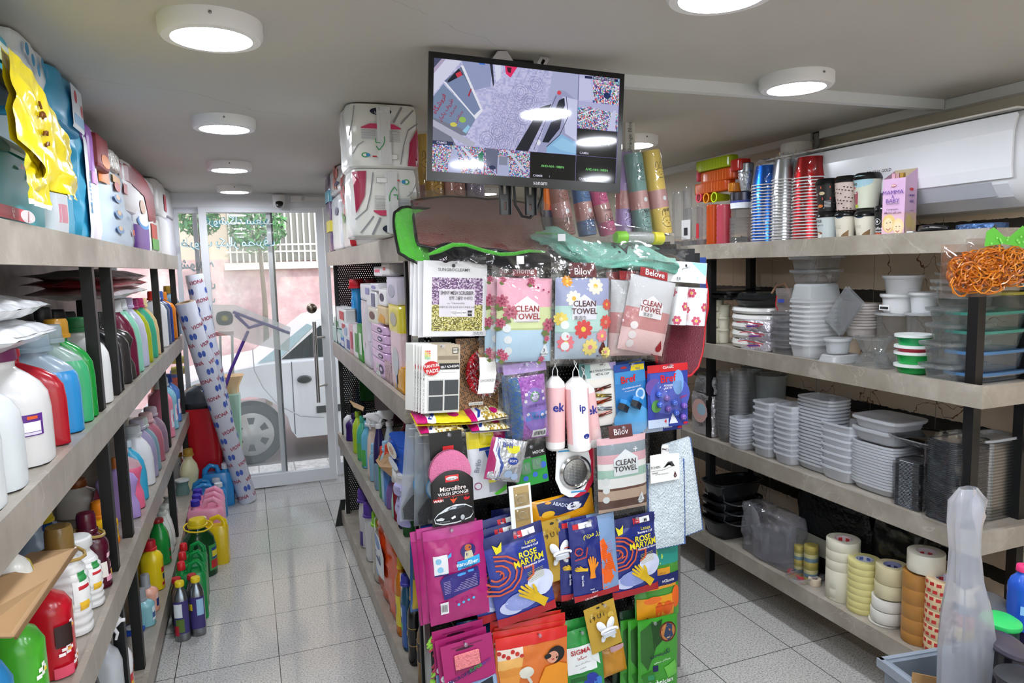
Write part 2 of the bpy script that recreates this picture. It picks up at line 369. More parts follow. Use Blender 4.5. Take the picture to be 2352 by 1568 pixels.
for x,y in ((.38,.72),(1.25,.72),(-.04,.62),(-.04,-.45),(.8,.1),(1.65,.65),(1.65,-.45),(.8,-1.0),(1.65,3.9),(1.65,4.9)):lampd(x,y,'unseen round ceiling lamp added for fill light outside the framed part of the shop')  # unseen extra lamps, added so more lamplight reaches the shelves
t=thing('security_camera','white dome camera with dark lens on the header above the door','camera',on(640,452,'Y',YD-.1));t.location.z=2.10
b=MB('satin','f0f0f0');b.smooth=True;b.lathe([(.045,.03),(.045,0),(.04,-.012)][::-1],24);b.build('base',t)
b=MB('satin','f0f0f0');b.smooth=True;b.lathe([(.012,-.062),(.03,-.05),(.042,-.028),(.042,-.012),(.03,0)],24);q=b.build('ball',t)
b=MB('gloss','111');b.smooth=True;b.T=Matrix.Translation((0,-.018,-.034)) @ Matrix.Rotation(R(70),4,'X');b.lathe([(.026,0),(.026,.022),(.012,.03)],20);b.build('lens',q)
tag(MB('satin','eee').box(.33,.41,YD-.09,YD-.062,2.085,2.13).build('junction_box'),'small white junction box beside the dome camera','junction box')
tag(MB('satin','eee').box(.43,1.6,YD-.075,YD-.062,2.10,2.125).build('wall_conduit'),'thin white conduit running right from the junction box','conduit')
# trunking on ceiling and wall
tag(MB('satin','dddfdf').box(.9,2.37,1.875,1.905,CEIL-.035,CEIL).build('ceiling_trunking'),'white trunking crossing the ceiling behind the monitor','trunking')
tag(MB('satin','dddfdf').box(2.375,XR,2.52,YD,CEIL-.035,CEIL-.001).build('wall_trunking'),'white wall trunking beyond the pipe, above the cups','trunking')
tag(MB('satin','e2e4e4').box(2.375,XR,.3,2.47,CEIL-.035,CEIL-.001).build('wall_trunking'),'white trunking along the wall top above the air conditioner','trunking')
b=MB('satin','8c8c8a');b.smooth=True;b.tube([(2.39,2.495,CEIL-.01),(2.385,2.49,2.09),(2.36,2.56,2.03)],.016,10)
tag(b.build('insulated_pipe'),'short grey taped pipe beside the trunking gap above the air conditioner','pipe')
tag(MB('satin','1a1a1a').box(2.385,XR,2.476,2.516,CEIL-.03,CEIL-.001).build('cable_gap'),'dark cable opening between the two lengths of wall trunking','opening')
# ---------------------------------------------------------------- racks
def rack(name,label,x0,x1,y0,y1,levels,lip,front,posts,backx=None,h=.085,ends=()):
    """boards with an apron on the aisle side; front=+1 aisle at x1, -1 aisle at x0"""
    t=thing(name,label,'shelving',((x0+x1)/2,(y0+y1)/2,0));ox,oy=(x0+x1)/2,(y0+y1)/2
    for z in levels:
        b=MB(MMB,'fff');b.T=Matrix.Translation((-ox,-oy,0));b.box(x0,x1,y0,y1,z-.03,z-.008)
        o=b.build('shelf_board',t)
        b=MB(MMB,'fff');b.T=Matrix.Translation((-ox,-oy,0))
        if front > 0:b.box(x1,x1+.018,y0,y1,z-h,z)
        else:b.box(x0-.018,x0,y0,y1,z-h,z)
        b.box(x0-(.018 if front < 0 else 0),x1+(.018 if front > 0 else 0),y0-.018,y0,z-h,z)
        b.build('apron',o)
    for x,y,z0,z1 in posts:
        b=MB('satin','0b0b0b');b.T=Matrix.Translation((x-ox,y-oy,0));b.box(-.017,.017,-.017,.017,z0,z1);b.build('post',t)
    return t
LZ=[.16,.665,1.185,1.71];IZ=[.10,.60,1.16,1.70];RZ=[.235,.72,1.192,1.672]
ly=[1.2,2.49,2.80,4.19,5.17]
rack('wall_shelving','long shelving of grey marbled boards on black posts along the left wall',XL+.02,-.438,1.0,5.2,LZ,.01,1,
     [(-.457,y,0,1.63) for y in ly]+[(XL+.05,y,0,1.63) for y in ly])
rack('wall_shelving','shelving of grey marbled boards along the right wall under the air conditioner',2.10,XR-.02,1.50,YD-.3,RZ,.01,-1,
     [(2.135,1.55,.02,1.6),(XR-.05,1.55,.02,1.6),(2.135,2.9,.02,1.6),(XR-.05,2.9,.02,1.6),(2.135,4.2,.02,1.6)],h=.07)
# island: two sides of boards round a perforated spine, perforated end panels
IX0,IX1,IY0,IY1=.485,1.5,2.29,4.38
t=thing('island_shelving','central island shelving with grey marbled boards and black perforated metal','shelving',((IX0+IX1)/2,(IY0+IY1)/2,0));ox,oy=(IX0+IX1)/2,(IY0+IY1)/2
for k,z in enumerate(IZ):
    for sx in (0,1):
        a0,a1=(IX0,ox-.01) if sx == 0 else (ox+.01,IX1)
        b=MB(MMB,'fff');b.T=Matrix.Translation((-ox,-oy,0));b.box(a0,a1,IY0,IY1,z-.03,z-.008);o=b.build('shelf_board',t)
        b=MB(MMB,'fff');b.T=Matrix.Translation((-ox,-oy,0))
        if sx == 0:b.box(IX0-.018,IX0,IY0,IY1+(.06 if k == 3 else 0),z-.08,z);b.box(IX0,IX0+.03,IY0-.018,IY0,z-.08,z)
        else:b.box(IX1,IX1+.018,IY0,IY1,z-.08,z)
        b.build('apron',o)
b=MB(MPF);b.T=Matrix.Translation((-ox,-oy,0));b.box(ox-.001,ox+.001,IY0+.01,IY1-.01,.1,1.69);b.build('spine_panel',t)
for nm,y in (('end_panel',IY1-.012),('end_panel',IY0-.03)):
    b=MB(MPF);b.T=Matrix.Translation((-ox,-oy,0));x0,x1=(IX0+.02,IX1-.02) if y > 3 else (.50,1.51);b.box(x0,x1,y-.001,y+.001,.02,1.63 if y > 3 else 1.66);b.build(nm,t)
    for xx in (x0-.006,x1-.012):b=MB('metal','9a9a98') if y < 3 else MB('satin','151515');b.T=Matrix.Translation((-ox,-oy,0));b.box(xx,xx+.018,y-.014,y+.010,.0,1.66);b.build('panel_frame',t)
for x in (IX0+.005,IX1-.03):
    for y in (IY0+.01,IY1-.06):b=MB('satin','0f0f0f');b.T=Matrix.Translation((-ox,-oy,0));b.box(x,x+.022,y,y+.022,0,1.63);b.build('corner_post',t)
b=MB('satin','1a1a1a');b.T=Matrix.Translation((-ox,-oy,0));b.add([(IX0-.06,IY1+.0,0),(IX0-.01,IY1,0),(IX0+.01,IY1,.16),(IX0-.02,IY1,.16),(IX0-.06,IY1+.02,0),(IX0-.01,IY1+.02,0),(IX0+.01,IY1+.02,.16),(IX0-.02,IY1+.02,.16)],[(0,1,2,3),(7,6,5,4),(0,3,7,4),(1,5,6,2)]);b.build('foot',t)
# small clear button caps on the island's frames
for x,y,z in ((IX0-.022,IY1-.04,1.46),(IX0-.022,IY1-.04,.34),):pass
# ---------------------------------------------------------------- street
GZ=-.14
def pave_m(ns,ls,p):
    n=tex(ns,ls,'ShaderNodeTexNoise',9,Detail=4.0);c=ramp(ns,ls,n.outputs[0],[(.3,'a9a39a'),(.7,'cfc9bf')])
    x,y,z=xyz(ns,ls);j=mth(ns,ls,'MAXIMUM',joint(ns,ls,x,.0,.3,.012),joint(ns,ls,y,.0,.3,.012))
    v=tex(ns,ls,'ShaderNodeTexVoronoi',14,feature='DISTANCE_TO_EDGE');j=mth(ns,ls,'MAXIMUM',j,mth(ns,ls,'LESS_THAN',v.outputs['Distance'],.02))
    c=mixc(ns,ls,j,c,'8b857c');ls.new(c,p.inputs['Base Color']);p.inputs['Roughness'].default_value=.8
MPV=proc('paving',pave_m)
sbox('floor_pavement',-9,12,YD+.12,6.6,GZ-.1,GZ,mat=MPV)
sbox('floor_street',-14,18,6.6,10.9,GZ-.25,GZ-.13,mat='satin',col='6c6a68')
def pink_m(ns,ls,p):
    n=tex(ns,ls,'ShaderNodeTexNoise',2.2,Detail=7.0,Roughness=.7);c=ramp(ns,ls,n.outputs[0],[(.36,'b98f8f'),(.5,'cfa9a6'),(.6,'d9bcb6'),(.72,'efe4df')])
    x,y,z=xyz(ns,ls);up=mth(ns,ls,'GREATER_THAN',z,1.78);c=mixc(ns,ls,up,c,'d8c6ae');ls.new(c,p.inputs['Base Color']);p.inputs['Roughness'].default_value=.8
sbox('wall_street',-14,18,11,11.3,GZ-.2,5,mat=proc('pink_plaster',pink_m))
# ================================================================ PRODUCT BUILDERS
def ycol(px,X0,Z0):
    """Y of the point on the line X=X0, Z=Z0 that stands in image column px"""
    lo,hi=.35,9.0
    a=proj((X0,lo,Z0))[0] > px
    for _ in range(40):
        m_=(lo+hi)/2
        if (proj((X0,m_,Z0))[0] > px) == a:lo=m_
        else:hi=m_
    return lo
def zrow(py,X0,Y0):
    lo,hi=-.5,3.
    for _ in range(40):
        m_=(lo+hi)/2
        if proj((X0,Y0,m_))[1] > py:lo=m_
        else:hi=m_
    return lo
def sellip(a,rx,ry,pw):
    ca,sa=math.cos(a),math.sin(a);k=(abs(ca)**pw+abs(sa)**pw)**(-1/pw);return rx*ca*k,ry*sa*k
# body profiles: (height fraction of the shoulder-to-base body, scale, blend towards the neck)
PROF={
 'jug':[(0,.9,0),(.015,1,0),(.12,1,0),(.5,1,0),(.66,.96,0),(.76,.86,.06),(.84,.74,.3),(.90,.6,.75),(.92,1,1),(1,1,1)],
 'soft':[(0,.9,0),(.02,1,0),(.2,.97,0),(.45,.93,0),(.62,.98,0),(.74,.96,0),(.84,.84,.15),(.91,.7,.6),(.94,1,1),(1,1,1)],
 'arch':[(0,.93,0),(.02,1,0),(.5,.98,0),(.7,.88,.02),(.82,.72,.12),(.9,.55,.45),(.95,1,1),(1,1,1)],
 'round':[(0,.92,0),(.02,1,0),(.6,1,0),(.75,.93,.03),(.85,.75,.25),(.93,.55,.8),(.95,1,1),(1,1,1)],
 'slim':[(0,.92,0),(.015,1,0),(.75,1,0),(.86,.85,.1),(.93,.6,.7),(.95,1,1),(1,1,1)],
 'waist':[(0,.9,0),(.02,1,0),(.25,.97,0),(.42,.8,0),(.55,.86,0),(.7,.98,0),(.82,.88,.1),(.9,.65,.6),(.93,1,1),(1,1,1)],
 'tri':[(0,.95,0),(.02,1,0),(.35,.95,0),(.65,.75,.02),(.85,.5,.2),(.93,.4,.7),(.95,1,1),(1,1,1)],
 'ribs':None,
}
def prof_at(kind,t):
    P=PROF[kind]
    for a,b in zip(P,P[1:]):
        if t <= b[0]:f=(t-a[0])/max(b[0]-a[0],1e-6);return a[1]+(b[1]-a[1])*f,a[2]+(b[2]-a[2])*f
    return P[-1][1:]
def bottle(name,label,cat,loc,w,d,h,col,cap='fff',kind='jug',lab=None,rz=0,group=None,mat='gloss',nr=None,caph=None,capr=None,handle=None,fill=None,pw=2.8,trig=None,capmat='satin',hcol=None,side=None):
    """lab: list of (angle0, angle1, t0, t1, colour) patches; angles in degrees round the body, 0 = front"""
    t=thing(name,label,cat,loc,(0,0,rz),group)
    nr=nr or min(w,d)*.22;caph=caph if caph is not None else .1*h;capr=capr or nr*1.25;hb=h-caph*.85
    ribs=kind == 'ribs';k0='jug' if ribs else kind;n=24
    P=PROF[k0];ts=[]
    for a,b in zip(P,P[1:]):
        m_=max(1,int((b[0]-a[0])/.07));ts+=[a[0]+(b[0]-a[0])*i/m_ for i in range(m_)]
    ts.append(1.)
    if ribs:ts=[i/60 for i in range(61)]
    secs=[]
    def sec(tt,off=0):
        s,q=prof_at(k0,tt)
        if ribs and .08 < tt < .72:s *= 1-.05*(.5+.5*math.cos(tt*62))
        rx=(1-q)*w/2*s+q*nr;ry=(1-q)*d/2*s+q*nr;return (tt*hb,rx+off,ry+off,pw*(1-q)+2*q)
    b=MB(mat,col);b.smooth=True
    if fill:# translucent body seen above the liquid line
        cut=[q for q in ts if q <= fill[0]];b.loft([sec(q) for q in cut]+[sec(fill[0])],n);o=b.build('body',t,label='liquid filled part of the bottle')
        b=MB('milky',fill[1]);b.smooth=True;b.loft([sec(fill[0])]+[sec(q) for q in ts if q > fill[0]],n,cap0=False);b.build('empty_top',t)
    else:b.loft([sec(q) for q in ts],n);o=b.build('body',t)
    # cap
    b=MB(capmat,cap);b.smooth=True;z0=hb-caph*.15
    if trig:
        b.lathe([(nr*1.15,z0),(nr*1.15,z0+.018),(nr*.5,z0+.022),(nr*.5,z0+.035)],14);b.C(trig)
        b.T=Matrix.Translation((0,0,z0+.03));b.loft([(0,.011,.016),(.012,.013,.03,4,0,-.012),(.03,.012,.042,4,0,-.018),(.042,.009,.036,4,0,-.016)],14)
        b.tube([(0,-.05,.03),(0,-.066,.03)],.006,8);b.tube([(0,-.03,.014),(0,-.042,-.01),(0,-.036,-.03)],[.006,.005,.004],8);b.build('trigger_head',t)
    else:
        b.lathe([(capr*.97,z0),(capr,z0+.002),(capr*.97,z0+caph*.8),(capr*.86,z0+caph*.97),(0.001,z0+caph)],18,cap1=False)
        if caph > .03:b.lathe([(capr*1.12,z0-.002),(capr*1.12,z0+.008),(capr,z0+.01)],18,cap0=False,cap1=False)
        b.build('cap',t)
    if handle:
        sx=-1 if handle == 'back' else 1;b=MB('satin' if mat == 'jug' else mat,hcol or col);b.smooth=True
        if handle in ('side','back'):
            z1=hb*.9;pts=[];ext=w/2 if handle == 'side' else d/2
            for i in range(9):
                a=math.pi*(i/8);q=(nr*.6+(ext*.98-nr*.6)*math.sin(a*.5)+.012*math.sin(a));pts.append((sx*q if handle == 'side' else 0,0 if handle == 'side' else q,z1-hb*.38*(i/8)))
            b.tube(pts,.011,10);b.build('handle',t)
        if handle == 'top':
            r_=capr*1.6;b.C(hcol or cap);b.tube([(r_*math.cos(a/12*2*math.pi),-.006+r_*.9*math.sin(a/12*2*math.pi),hb-caph*.2+.012*math.sin(a/12*2*math.pi)) for a in range(12)],.0045,8,close=True);b.build('handle',t)
    if lab:
        b=MB('satin','fff');b.smooth=True
        for li,(a0,a1,t0,t1,c) in enumerate(lab):
            b.C(c);base=len(b.v);na,nt=8,6;off=.0007+.0003*li
            def pt(i,j):
                z,rx,ry,p_=sec(t0+(t1-t0)*j/nt,off);x,y=sellip(R(-90+a0+(a1-a0)*i/na),rx,ry,p_);return (x,y,z)
            b.grid(lambda u,v:pt(u*na,v*nt),na,nt)
        b.build('label',t)
    return t
def LB(c1,c2=None,c3=None):
    """a usual wrap label: ground colour, a motif and a band"""
    o=[(-75,75,.14,.62,c1)]
    if c2:o.append((-42,30,.34,.56,c2))
    if c3:o.append((-60,60,.17,.24,c3))
    return o
# ---- flat packs that hang, lie or stand
def _ds(d,u0,u1,v0,v1):pass
class Surf:
    def __init__(s,w,h,t,wr=0,seed=0,cyl=0):s.w,s.h,s.t,s.wr,s.seed,s.cyl=w,h,t,wr,seed,cyl
    def y(s,u,v):
        a=1-abs(2*u-1)**3.2;b=1-abs(2*v-1)**3.2;q=max(0,a)**.75*max(0,b)**.75
        r=s.t*q
        if s.wr:r+=s.wr*noise.noise(Vector((u*s.w*28+s.seed*7.3,v*s.h*28,s.seed*3.1)))*(.35+q) + s.wr*.5*noise.noise(Vector((u*s.w*70+s.seed,v*s.h*22,5)))
        return -r
    def P(s,u,v,lift=0):return Vector(((u-.5)*s.w,s.y(min(max(u,0),1),min(max(v,0),1))-lift,(.5-v)*s.h))
def fan(b,S,cu,cv,Q,L,ext):
    n=len(Q);k=max(1,min(5,int(ext/.009)));vs=[S.P(cu,cv,L)]
    for j in range(1,k+1):vs+=[S.P(cu+(u-cu)*j/k,cv+(v-cv)*j/k,L) for u,v in Q]
    b.add(vs,[(0,1+i,1+(i+1) % n) for i in range(n)]+[(1+j*n+i,1+(j+1)*n+i,1+(j+1)*n+(i+1) % n,1+j*n+(i+1) % n) for j in range(k-1) for i in range(n)])
def decals(b,S,items,lift0=None,step=.00025):
    lift0=(.0006+S.wr*.3) if lift0 is None else lift0
    for k,it in enumerate(items):
        L=lift0+step*k;ty=it[0]
        if ty == 'r':
            _,u0,v0,u1,v1,c=it[:6];b.C(c);nu=max(1,int((u1-u0)*S.w/.008)) if S.t else 1;nv=max(1,int((v1-v0)*S.h/.008)) if S.t else 1
            b.grid(lambda i,j:S.P(u0+(u1-u0)*i,v1+(v0-v1)*j,L),nu,nv)
        elif ty == 'g':# colour function grid
            _,u0,v0,u1,v1,nu,nv,fn=it
            b.grid(lambda i,j:S.P(u0+(u1-u0)*i,v1+(v0-v1)*j,L),nu,nv,lambda i,j:fn(i,1-j))
        elif ty == 'e':
            _,cu,cv,ru,c=it[:5];rv=it[5] if len(it) > 5 else ru*S.w/S.h;b.C(c);n=18 if ru*S.w > .008 else 10
            fan(b,S,cu,cv,[(cu+ru*math.cos(2*math.pi*i/n),cv-rv*math.sin(2*math.pi*i/n)) for i in range(n)],L,ru*S.w)
        elif ty == 'p':
            pts,c=it[1],it[2];b.C(c);cu=sum(p[0] for p in pts)/len(pts);cv=sum(p[1] for p in pts)/len(pts);Q=[]
            for a,q in zip(pts,pts[1:]+pts[:1]):
                for i in range(3):Q.append((a[0]+(q[0]-a[0])*i/3,a[1]+(q[1]-a[1])*i/3))
            area=sum(a[0]*q[1]-q[0]*a[1] for a,q in zip(Q,Q[1:]+Q[:1]));Q=Q if area < 0 else Q[::-1];n=len(Q)
            fan(b,S,cu,cv,Q,L,max(abs(u-cu) for u,v in Q)*S.w)
        elif ty == 'f':# flower: centre, radius (in u), petal colour, heart colour, petals
            _,cu,cv,r,c,c2=it[:6];n=it[6] if len(it) > 6 else 6;k_=S.w/S.h;b.C(c)
            for i in range(n):
                a=2*math.pi*i/n+cu*9;pu,pv=cu+r*.62*math.cos(a),cv-r*.62*math.sin(a)*k_;e=[]
                for j in range(8):
                    q=2*math.pi*j/8;x,y=r*.40*math.cos(q),r*.27*math.sin(q);e.append((pu+x*math.cos(a)-y*math.sin(a),pv-(x*math.sin(a)+y*math.cos(a))*k_))
                b.add([S.P(pu,pv,L)]+[S.P(u,v,L) for u,v in e],[(0,1+j,1+(j+1) % 8) for j in range(8)])
            b.C(c2);vs=[S.P(cu,cv,L+.0002)]+[S.P(cu+r*.28*math.cos(2*math.pi*j/8),cv-r*.28*math.sin(2*math.pi*j/8)*k_,L+.0002) for j in range(8)];b.add(vs,[(0,1+j,1+(j+1) % 8) for j in range(8)])
        elif ty == 'l':# line through points, width in metres
            pts,wd,c=it[1],it[2],it[3];b.C(c);pp=[S.P(u,v,L) for u,v in pts]
            for a,q in zip(pp,pp[1:]):
                dv=Vector((q.x-a.x,0,q.z-a.z));
                if dv.length < 1e-6:continue
                nn=Vector((-dv.z,0,dv.x)).normalized()*wd/2;b.add([a-nn,q-nn,q+nn,a+nn],[(0,1,2,3)])
    return b
def texts(b,S,items,lift=.0028):
    """('t', string, u, v, height m, colour[, bold, rotation deg, max width m])"""
    for it in items:
        s_,u,v,hh,c=it[1:6];hh *= .84;bo=(it[6] if len(it) > 6 else .01)*.38;ro=R(it[7]) if len(it) > 7 else 0;wm=it[8] if len(it) > 8 else None
        vs,fs,w,h=glyphs(s_,bo);k=hh/h;sx=1
        if wm and w*k > wm:sx=wm/(w*k)
        b.C(c);ca,sa=math.cos(ro),math.sin(ro);o=[]
        for x,y in vs:
            x *= k*sx;y *= k;X,Z=x*ca-y*sa,x*sa+y*ca;o.append(S.P(u+X/S.w,v-Z/S.h,lift))
        b.add(o,fs)
def pbox(px,Y):
    x0,y0,x1,y1=px;my=(y0+y1)/2;mx=(x0+x1)/2
    a,b_=on(x0,my,'Y',Y),on(x1,my,'Y',Y);w=b_.x-a.x;c=on(mx,my,'Y',Y)
    h=on(mx,y0,'Y',Y).z-on(mx,y1,'Y',Y).z
    return c,w,h
HOOKY=2.262
def hook(x,y,z,lab=None,tip=True):
    t=thing('display_peg',lab or 'thin metal display peg of the island end panel','peg',(x,HOOKY,z),group=None if lab else 'display pegs of the end panel')
    L=HOOKY-y+.012
    b=MB('metal','aaa');b.smooth=True;b.tube([(0,0,0),(0,-L*.8,.0),(0,-L,.006)],.0022,8);b.build('rod',t)
    b=MB('metal','999');b.box(-.012,.012,-.003,0,-.012,.03);b.build('plate',t)
    b=MB('clear','eef');b.smooth=True;b.T=Matrix.Translation((0,-L,.006)) @ Matrix.Rotation(R(90),4,'X');b.lathe([(.002,-.002),(.0065,0),(.0065,.004),(.002,.006)],12);b.build('tip',t);return t
def short(l):
    w=l.split(',')[0].replace('front ','').split()[:9]
    while w[-1] in ('of','a','an','and','with','the','under','on','in','green','red','dark','yellow','from','by','its','size'):w.pop()
    return ' '.join(w)
def pack(name,label,cat,px,Y,t=.008,base='eee',mat='bag',D=(),T=(),content=None,film=True,roll=0,yaw=0,pitch=0,hk=.5,group=None,wr=.0012,copies=(),outline=None,filmcol='f4f8ff',back=True,grid=(22,30),loc=None,size=None,rz0=0,hv=.035,edge=None,baselabel=None):
    if loc is None:c,w,h=pbox(px,Y)
    else:c,(w,h)=Vector(loc),size
    seed=(sum(map(ord,label)) % 97)*.37
    o=thing(name,label,cat,c,(R(pitch),R(roll),R(yaw)+rz0),group)
    S=Surf(w,h,t,wr,seed)
    b=MB(mat,base);b.smooth=True
    if edge:cf=lambda u,v:edge if (u < .045 or u > .955 or v < .03) else base
    else:cf=None
    b.grid(lambda u,v:S.P(u,1-v),*grid,colfn=cf)
    if back:b.grid(lambda u,v:Vector(((.5-u)*w,S.t*.4*max(0,1-abs(2*u-1)**3)*max(0,1-abs(2*v-1)**3)+.0008,(v-.5)*h)),6,8)
    b.build('wrapper' if content else 'pouch',o)
    SS=S
    if content:
        u0,v0,u1,v1=content['box'];cw,ch=(u1-u0)*w,(v1-v0)*h
        S2=Surf(cw,ch,content.get('t',t*1.3),content.get('wr',.0012),seed+2);n2=content.get('n',(16,20))
        off=Vector((((u0+u1)/2-.5)*w,-t*.35-.001,(.5-(v0+v1)/2)*h))
        b=MB(content.get('mat','cloth'),content.get('col','eee'));b.smooth=True;b.T=Matrix.Translation(off)
        b.grid(lambda u,v:S2.P(u,1-v),*n2,colfn=content.get('fn'))
        b.grid(lambda u,v:Vector(((.5-u)*cw,.0006,(v-.5)*ch)),2,2)
        q=b.build(content.get('name','folded_cloth'),o)
        if content.get('D'):b=MB(content.get('dmat',content.get('mat','cloth')),'fff');b.T=Matrix.Translation(off);b.smooth=True;decals(b,S2,content['D']);b.build('pattern',q)
        # the print on the wrapper has to clear the contents
        class SX(Surf):
            def y(s,u,v):
                a=S.y(u,v);uu,vv=(u-u0)/(u1-u0),(v-v0)/(v1-v0)
                if -.02 < uu < 1.02 and -.02 < vv < 1.02:a=min(a,S2.y(min(max(uu,0),1),min(max(vv,0),1))+off.y-.0012)
                return a
        SS=SX(w,h,t,wr,seed)
    if D:b=MB('satin','fff');b.smooth=True;decals(b,SS,D);b.build('print',o)
    if T:b=MB('satin','fff');texts(b,SS,T,lift=.0008+S.wr*.4+.00025*(len(D)+1));b.build('lettering',o)
    if film and (content or mat in ('foil',)):
        b=MB('film',filmcol);b.smooth=True;e=.004+t*.1
        b.grid(lambda u,v:SS.P(u*1.03-.015,1.02-v*1.04,.004+.00025*len(D)+.0015*noise.noise(Vector((u*w*60,v*h*60,seed)))),*grid);b.build('clear_film',o)
    if hk is not None and loc is None:
        m4=Matrix.Rotation(R(roll),4,'Y');p=c+m4 @ Vector(((hk-.5)*w,0,(.5-hv)*h))
        hook(p.x,c.y-.01,p.z)
    for k,(dx,dy,dz,*dr) in enumerate(copies):
        q=dup(o,(c.x+dx,c.y+dy,c.z+dz),(o.rotation_euler.x,o.rotation_euler.y+(R(dr[0]) if dr else 0),o.rotation_euler.z),label=short(label)+' hanging behind the front one',group='copies behind the front '+cat+' '+label.split()[0])
    return o

def softbox(name,label,cat,loc,size,col,rz=0,front=(),frontT=(),side=(),sideT=(),tilt=(0,0),mat='bag',pw=7,wr=.004,group=None,colfn=None,lside=-1,body='wrapper',top=.86):
    w,d,h=size;t=thing(name,label,cat,loc,(R(tilt[0]),R(tilt[1]),rz),group);b=MB(mat,col);b.smooth=True;n=36;sd=(sum(map(ord,label)) % 89)*.41
    secs=[(0,.90),(.03,.97),(.12,1),(.3,1),(.5,1.0),(.7,1),(.88,1),(.96,.97),(1,top)]
    zs=[];fin=[]
    for (a,sa),(c,sc2) in zip(secs,secs[1:]):
        for k in range(3):fin.append((a+(c-a)*k/3,sa+(sc2-sa)*k/3))
    fin.append(secs[-1])
    def pt(i,j):
        z,s_=fin[j];a=2*math.pi*(i+.5)/n;x,y=sellip(a,w/2*s_,d/2*s_,pw);q=wr*noise.noise(Vector((x*22+sd,y*22,z*h*22)));nrm=Vector((x/w,y/d,0));nrm.normalize();return Vector((x,y,z*h))+nrm*(q-wr*.5)
    vs=[pt(i,j) for j in range(len(fin)) for i in range(n)];base=len(b.v)
    b.v+=vs
    for j in range(len(fin)-1):
        for i in range(n):
            b.f.append([j*n+i,j*n+(i+1) % n,(j+1)*n+(i+1) % n,(j+1)*n+i]);b.c.append(hx(colfn((i+.5)/n,fin[j][0])) if colfn else b.col);b.m.append(0);b.sm.append(True)
    b.add([(0,0,h*1.005)],[]);k=len(b.v)-1
    for i in range(n):b.f.append([(len(fin)-1)*n+i,(len(fin)-1)*n+(i+1) % n,k]);b.c.append(hx(colfn(.5,1)) if colfn else b.col);b.m.append(0);b.sm.append(True)
    b.f.append(list(range(n))[::-1]);b.c.append(b.col);b.m.append(0);b.sm.append(False)
    o=b.build(body,t)
    for DD,TT,(W,M4),nm in ((front,frontT,(w,Matrix.Translation((0,-d/2-.0012,h/2))),'front_print'),(side,sideT,(d,Matrix.Translation((lside*(w/2+.0012),0,h/2)) @ Matrix.Rotation(R(90*lside),4,'Z')),'side_print')):
        if not DD and not TT:continue
        sw=nm[0] == 's';A,B_=(d,w) if sw else (w,d)
        class SS(Surf):
            def P(s,u,v,lift=0):
                zf=.015+.97*(1-v);x=(u-.5)*A*.97;sc_=next((a[1]+(c[1]-a[1])*(zf-a[0])/(c[0]-a[0]) for a,c in zip(secs,secs[1:]) if zf <= c[0]),1);q=min(abs(2*x/(A*sc_)),.985);return Vector((x,-B_/2*sc_*(1-q**pw)**(1/pw)-wr*.3-.0008-lift,zf*h))
        S=SS(A*.97,h*.97,1 if wr else 0);b=MB('satin','fff');b.T=Matrix.Rotation(R(90*lside),4,'Z') if sw else Matrix();decals(b,S,DD,lift0=.0004);texts(b,S,TT,lift=.001+.00025*len(DD));b.build(nm,t)
    return t
# ================================================================ THE HANGING STOCK ON THE ISLAND'S END PANEL
def stripes(lst):
    def fn(u,vb):
        v=1-vb
        for e,c in lst:
            if v <= e:return c
        return lst[-1][1]
    return fn
def house(u,v,s,k,c):# house shaped label, s half width, k aspect w/h
    return ('p',[(u-s,v+s*k),(u-s,v-s*k*.35),(u,v-s*k*1.15),(u+s,v-s*k*.35),(u+s,v+s*k)],c)
def drop(u,v,r,k,c):return ('p',[(u,v-r*2*k),(u+r*.55,v-r*.7*k),(u+r*.95,v+.25*r*k),(u+r*.6,v+r*k),(u,v+1.25*r*k),(u-r*.6,v+r*k),(u-r*.95,v+.25*r*k),(u-r*.55,v-r*.7*k)],c)
def rings(lst,c='f2f2f0'):return [('e',u,v,.055,c) for u,v in lst]
def glove(cu,cv,s,k,ang,c,flip=1):
    """open hand outline: palm, cuff, four fingers and thumb as polygons"""
    out=[];ca,sa=math.cos(R(ang)),math.sin(R(ang))
    def q(x,y):x *= flip;return (cu+s*(x*ca+y*sa),cv-s*k*(y*ca-x*sa))
    out.append(('p',[q(-.42,-1.7),q(.42,-1.7),q(.36,-.8),q(.5,-.2),q(.48,.42),(q(0,.5)),q(-.48,.42),q(-.45,-.2),q(-.36,-.8)],c))
    for x,l,a in ((-.37,.95,8),(-.13,1.2,3),(.13,1.15,-3),(.37,.85,-9)):
        dx,dy=math.sin(R(-a)),math.cos(R(-a));bx,by=x,.3;ex,ey=x+dx*l,by+dy*l;n=.125
        out.append(('p',[q(bx-n,by),q(ex-n*.9,ey-.05),q(ex-n*.4,ey+.08),q(ex+n*.4,ey+.08),q(ex+n*.9,ey-.05),q(bx+n,by)],c))
    out.append(('p',[q(.34,-.45),q(.78,.05),q(.95,.5),q(.86,.62),q(.72,.55),(q(.52,.2)),q(.34,.15)],c))
    return out
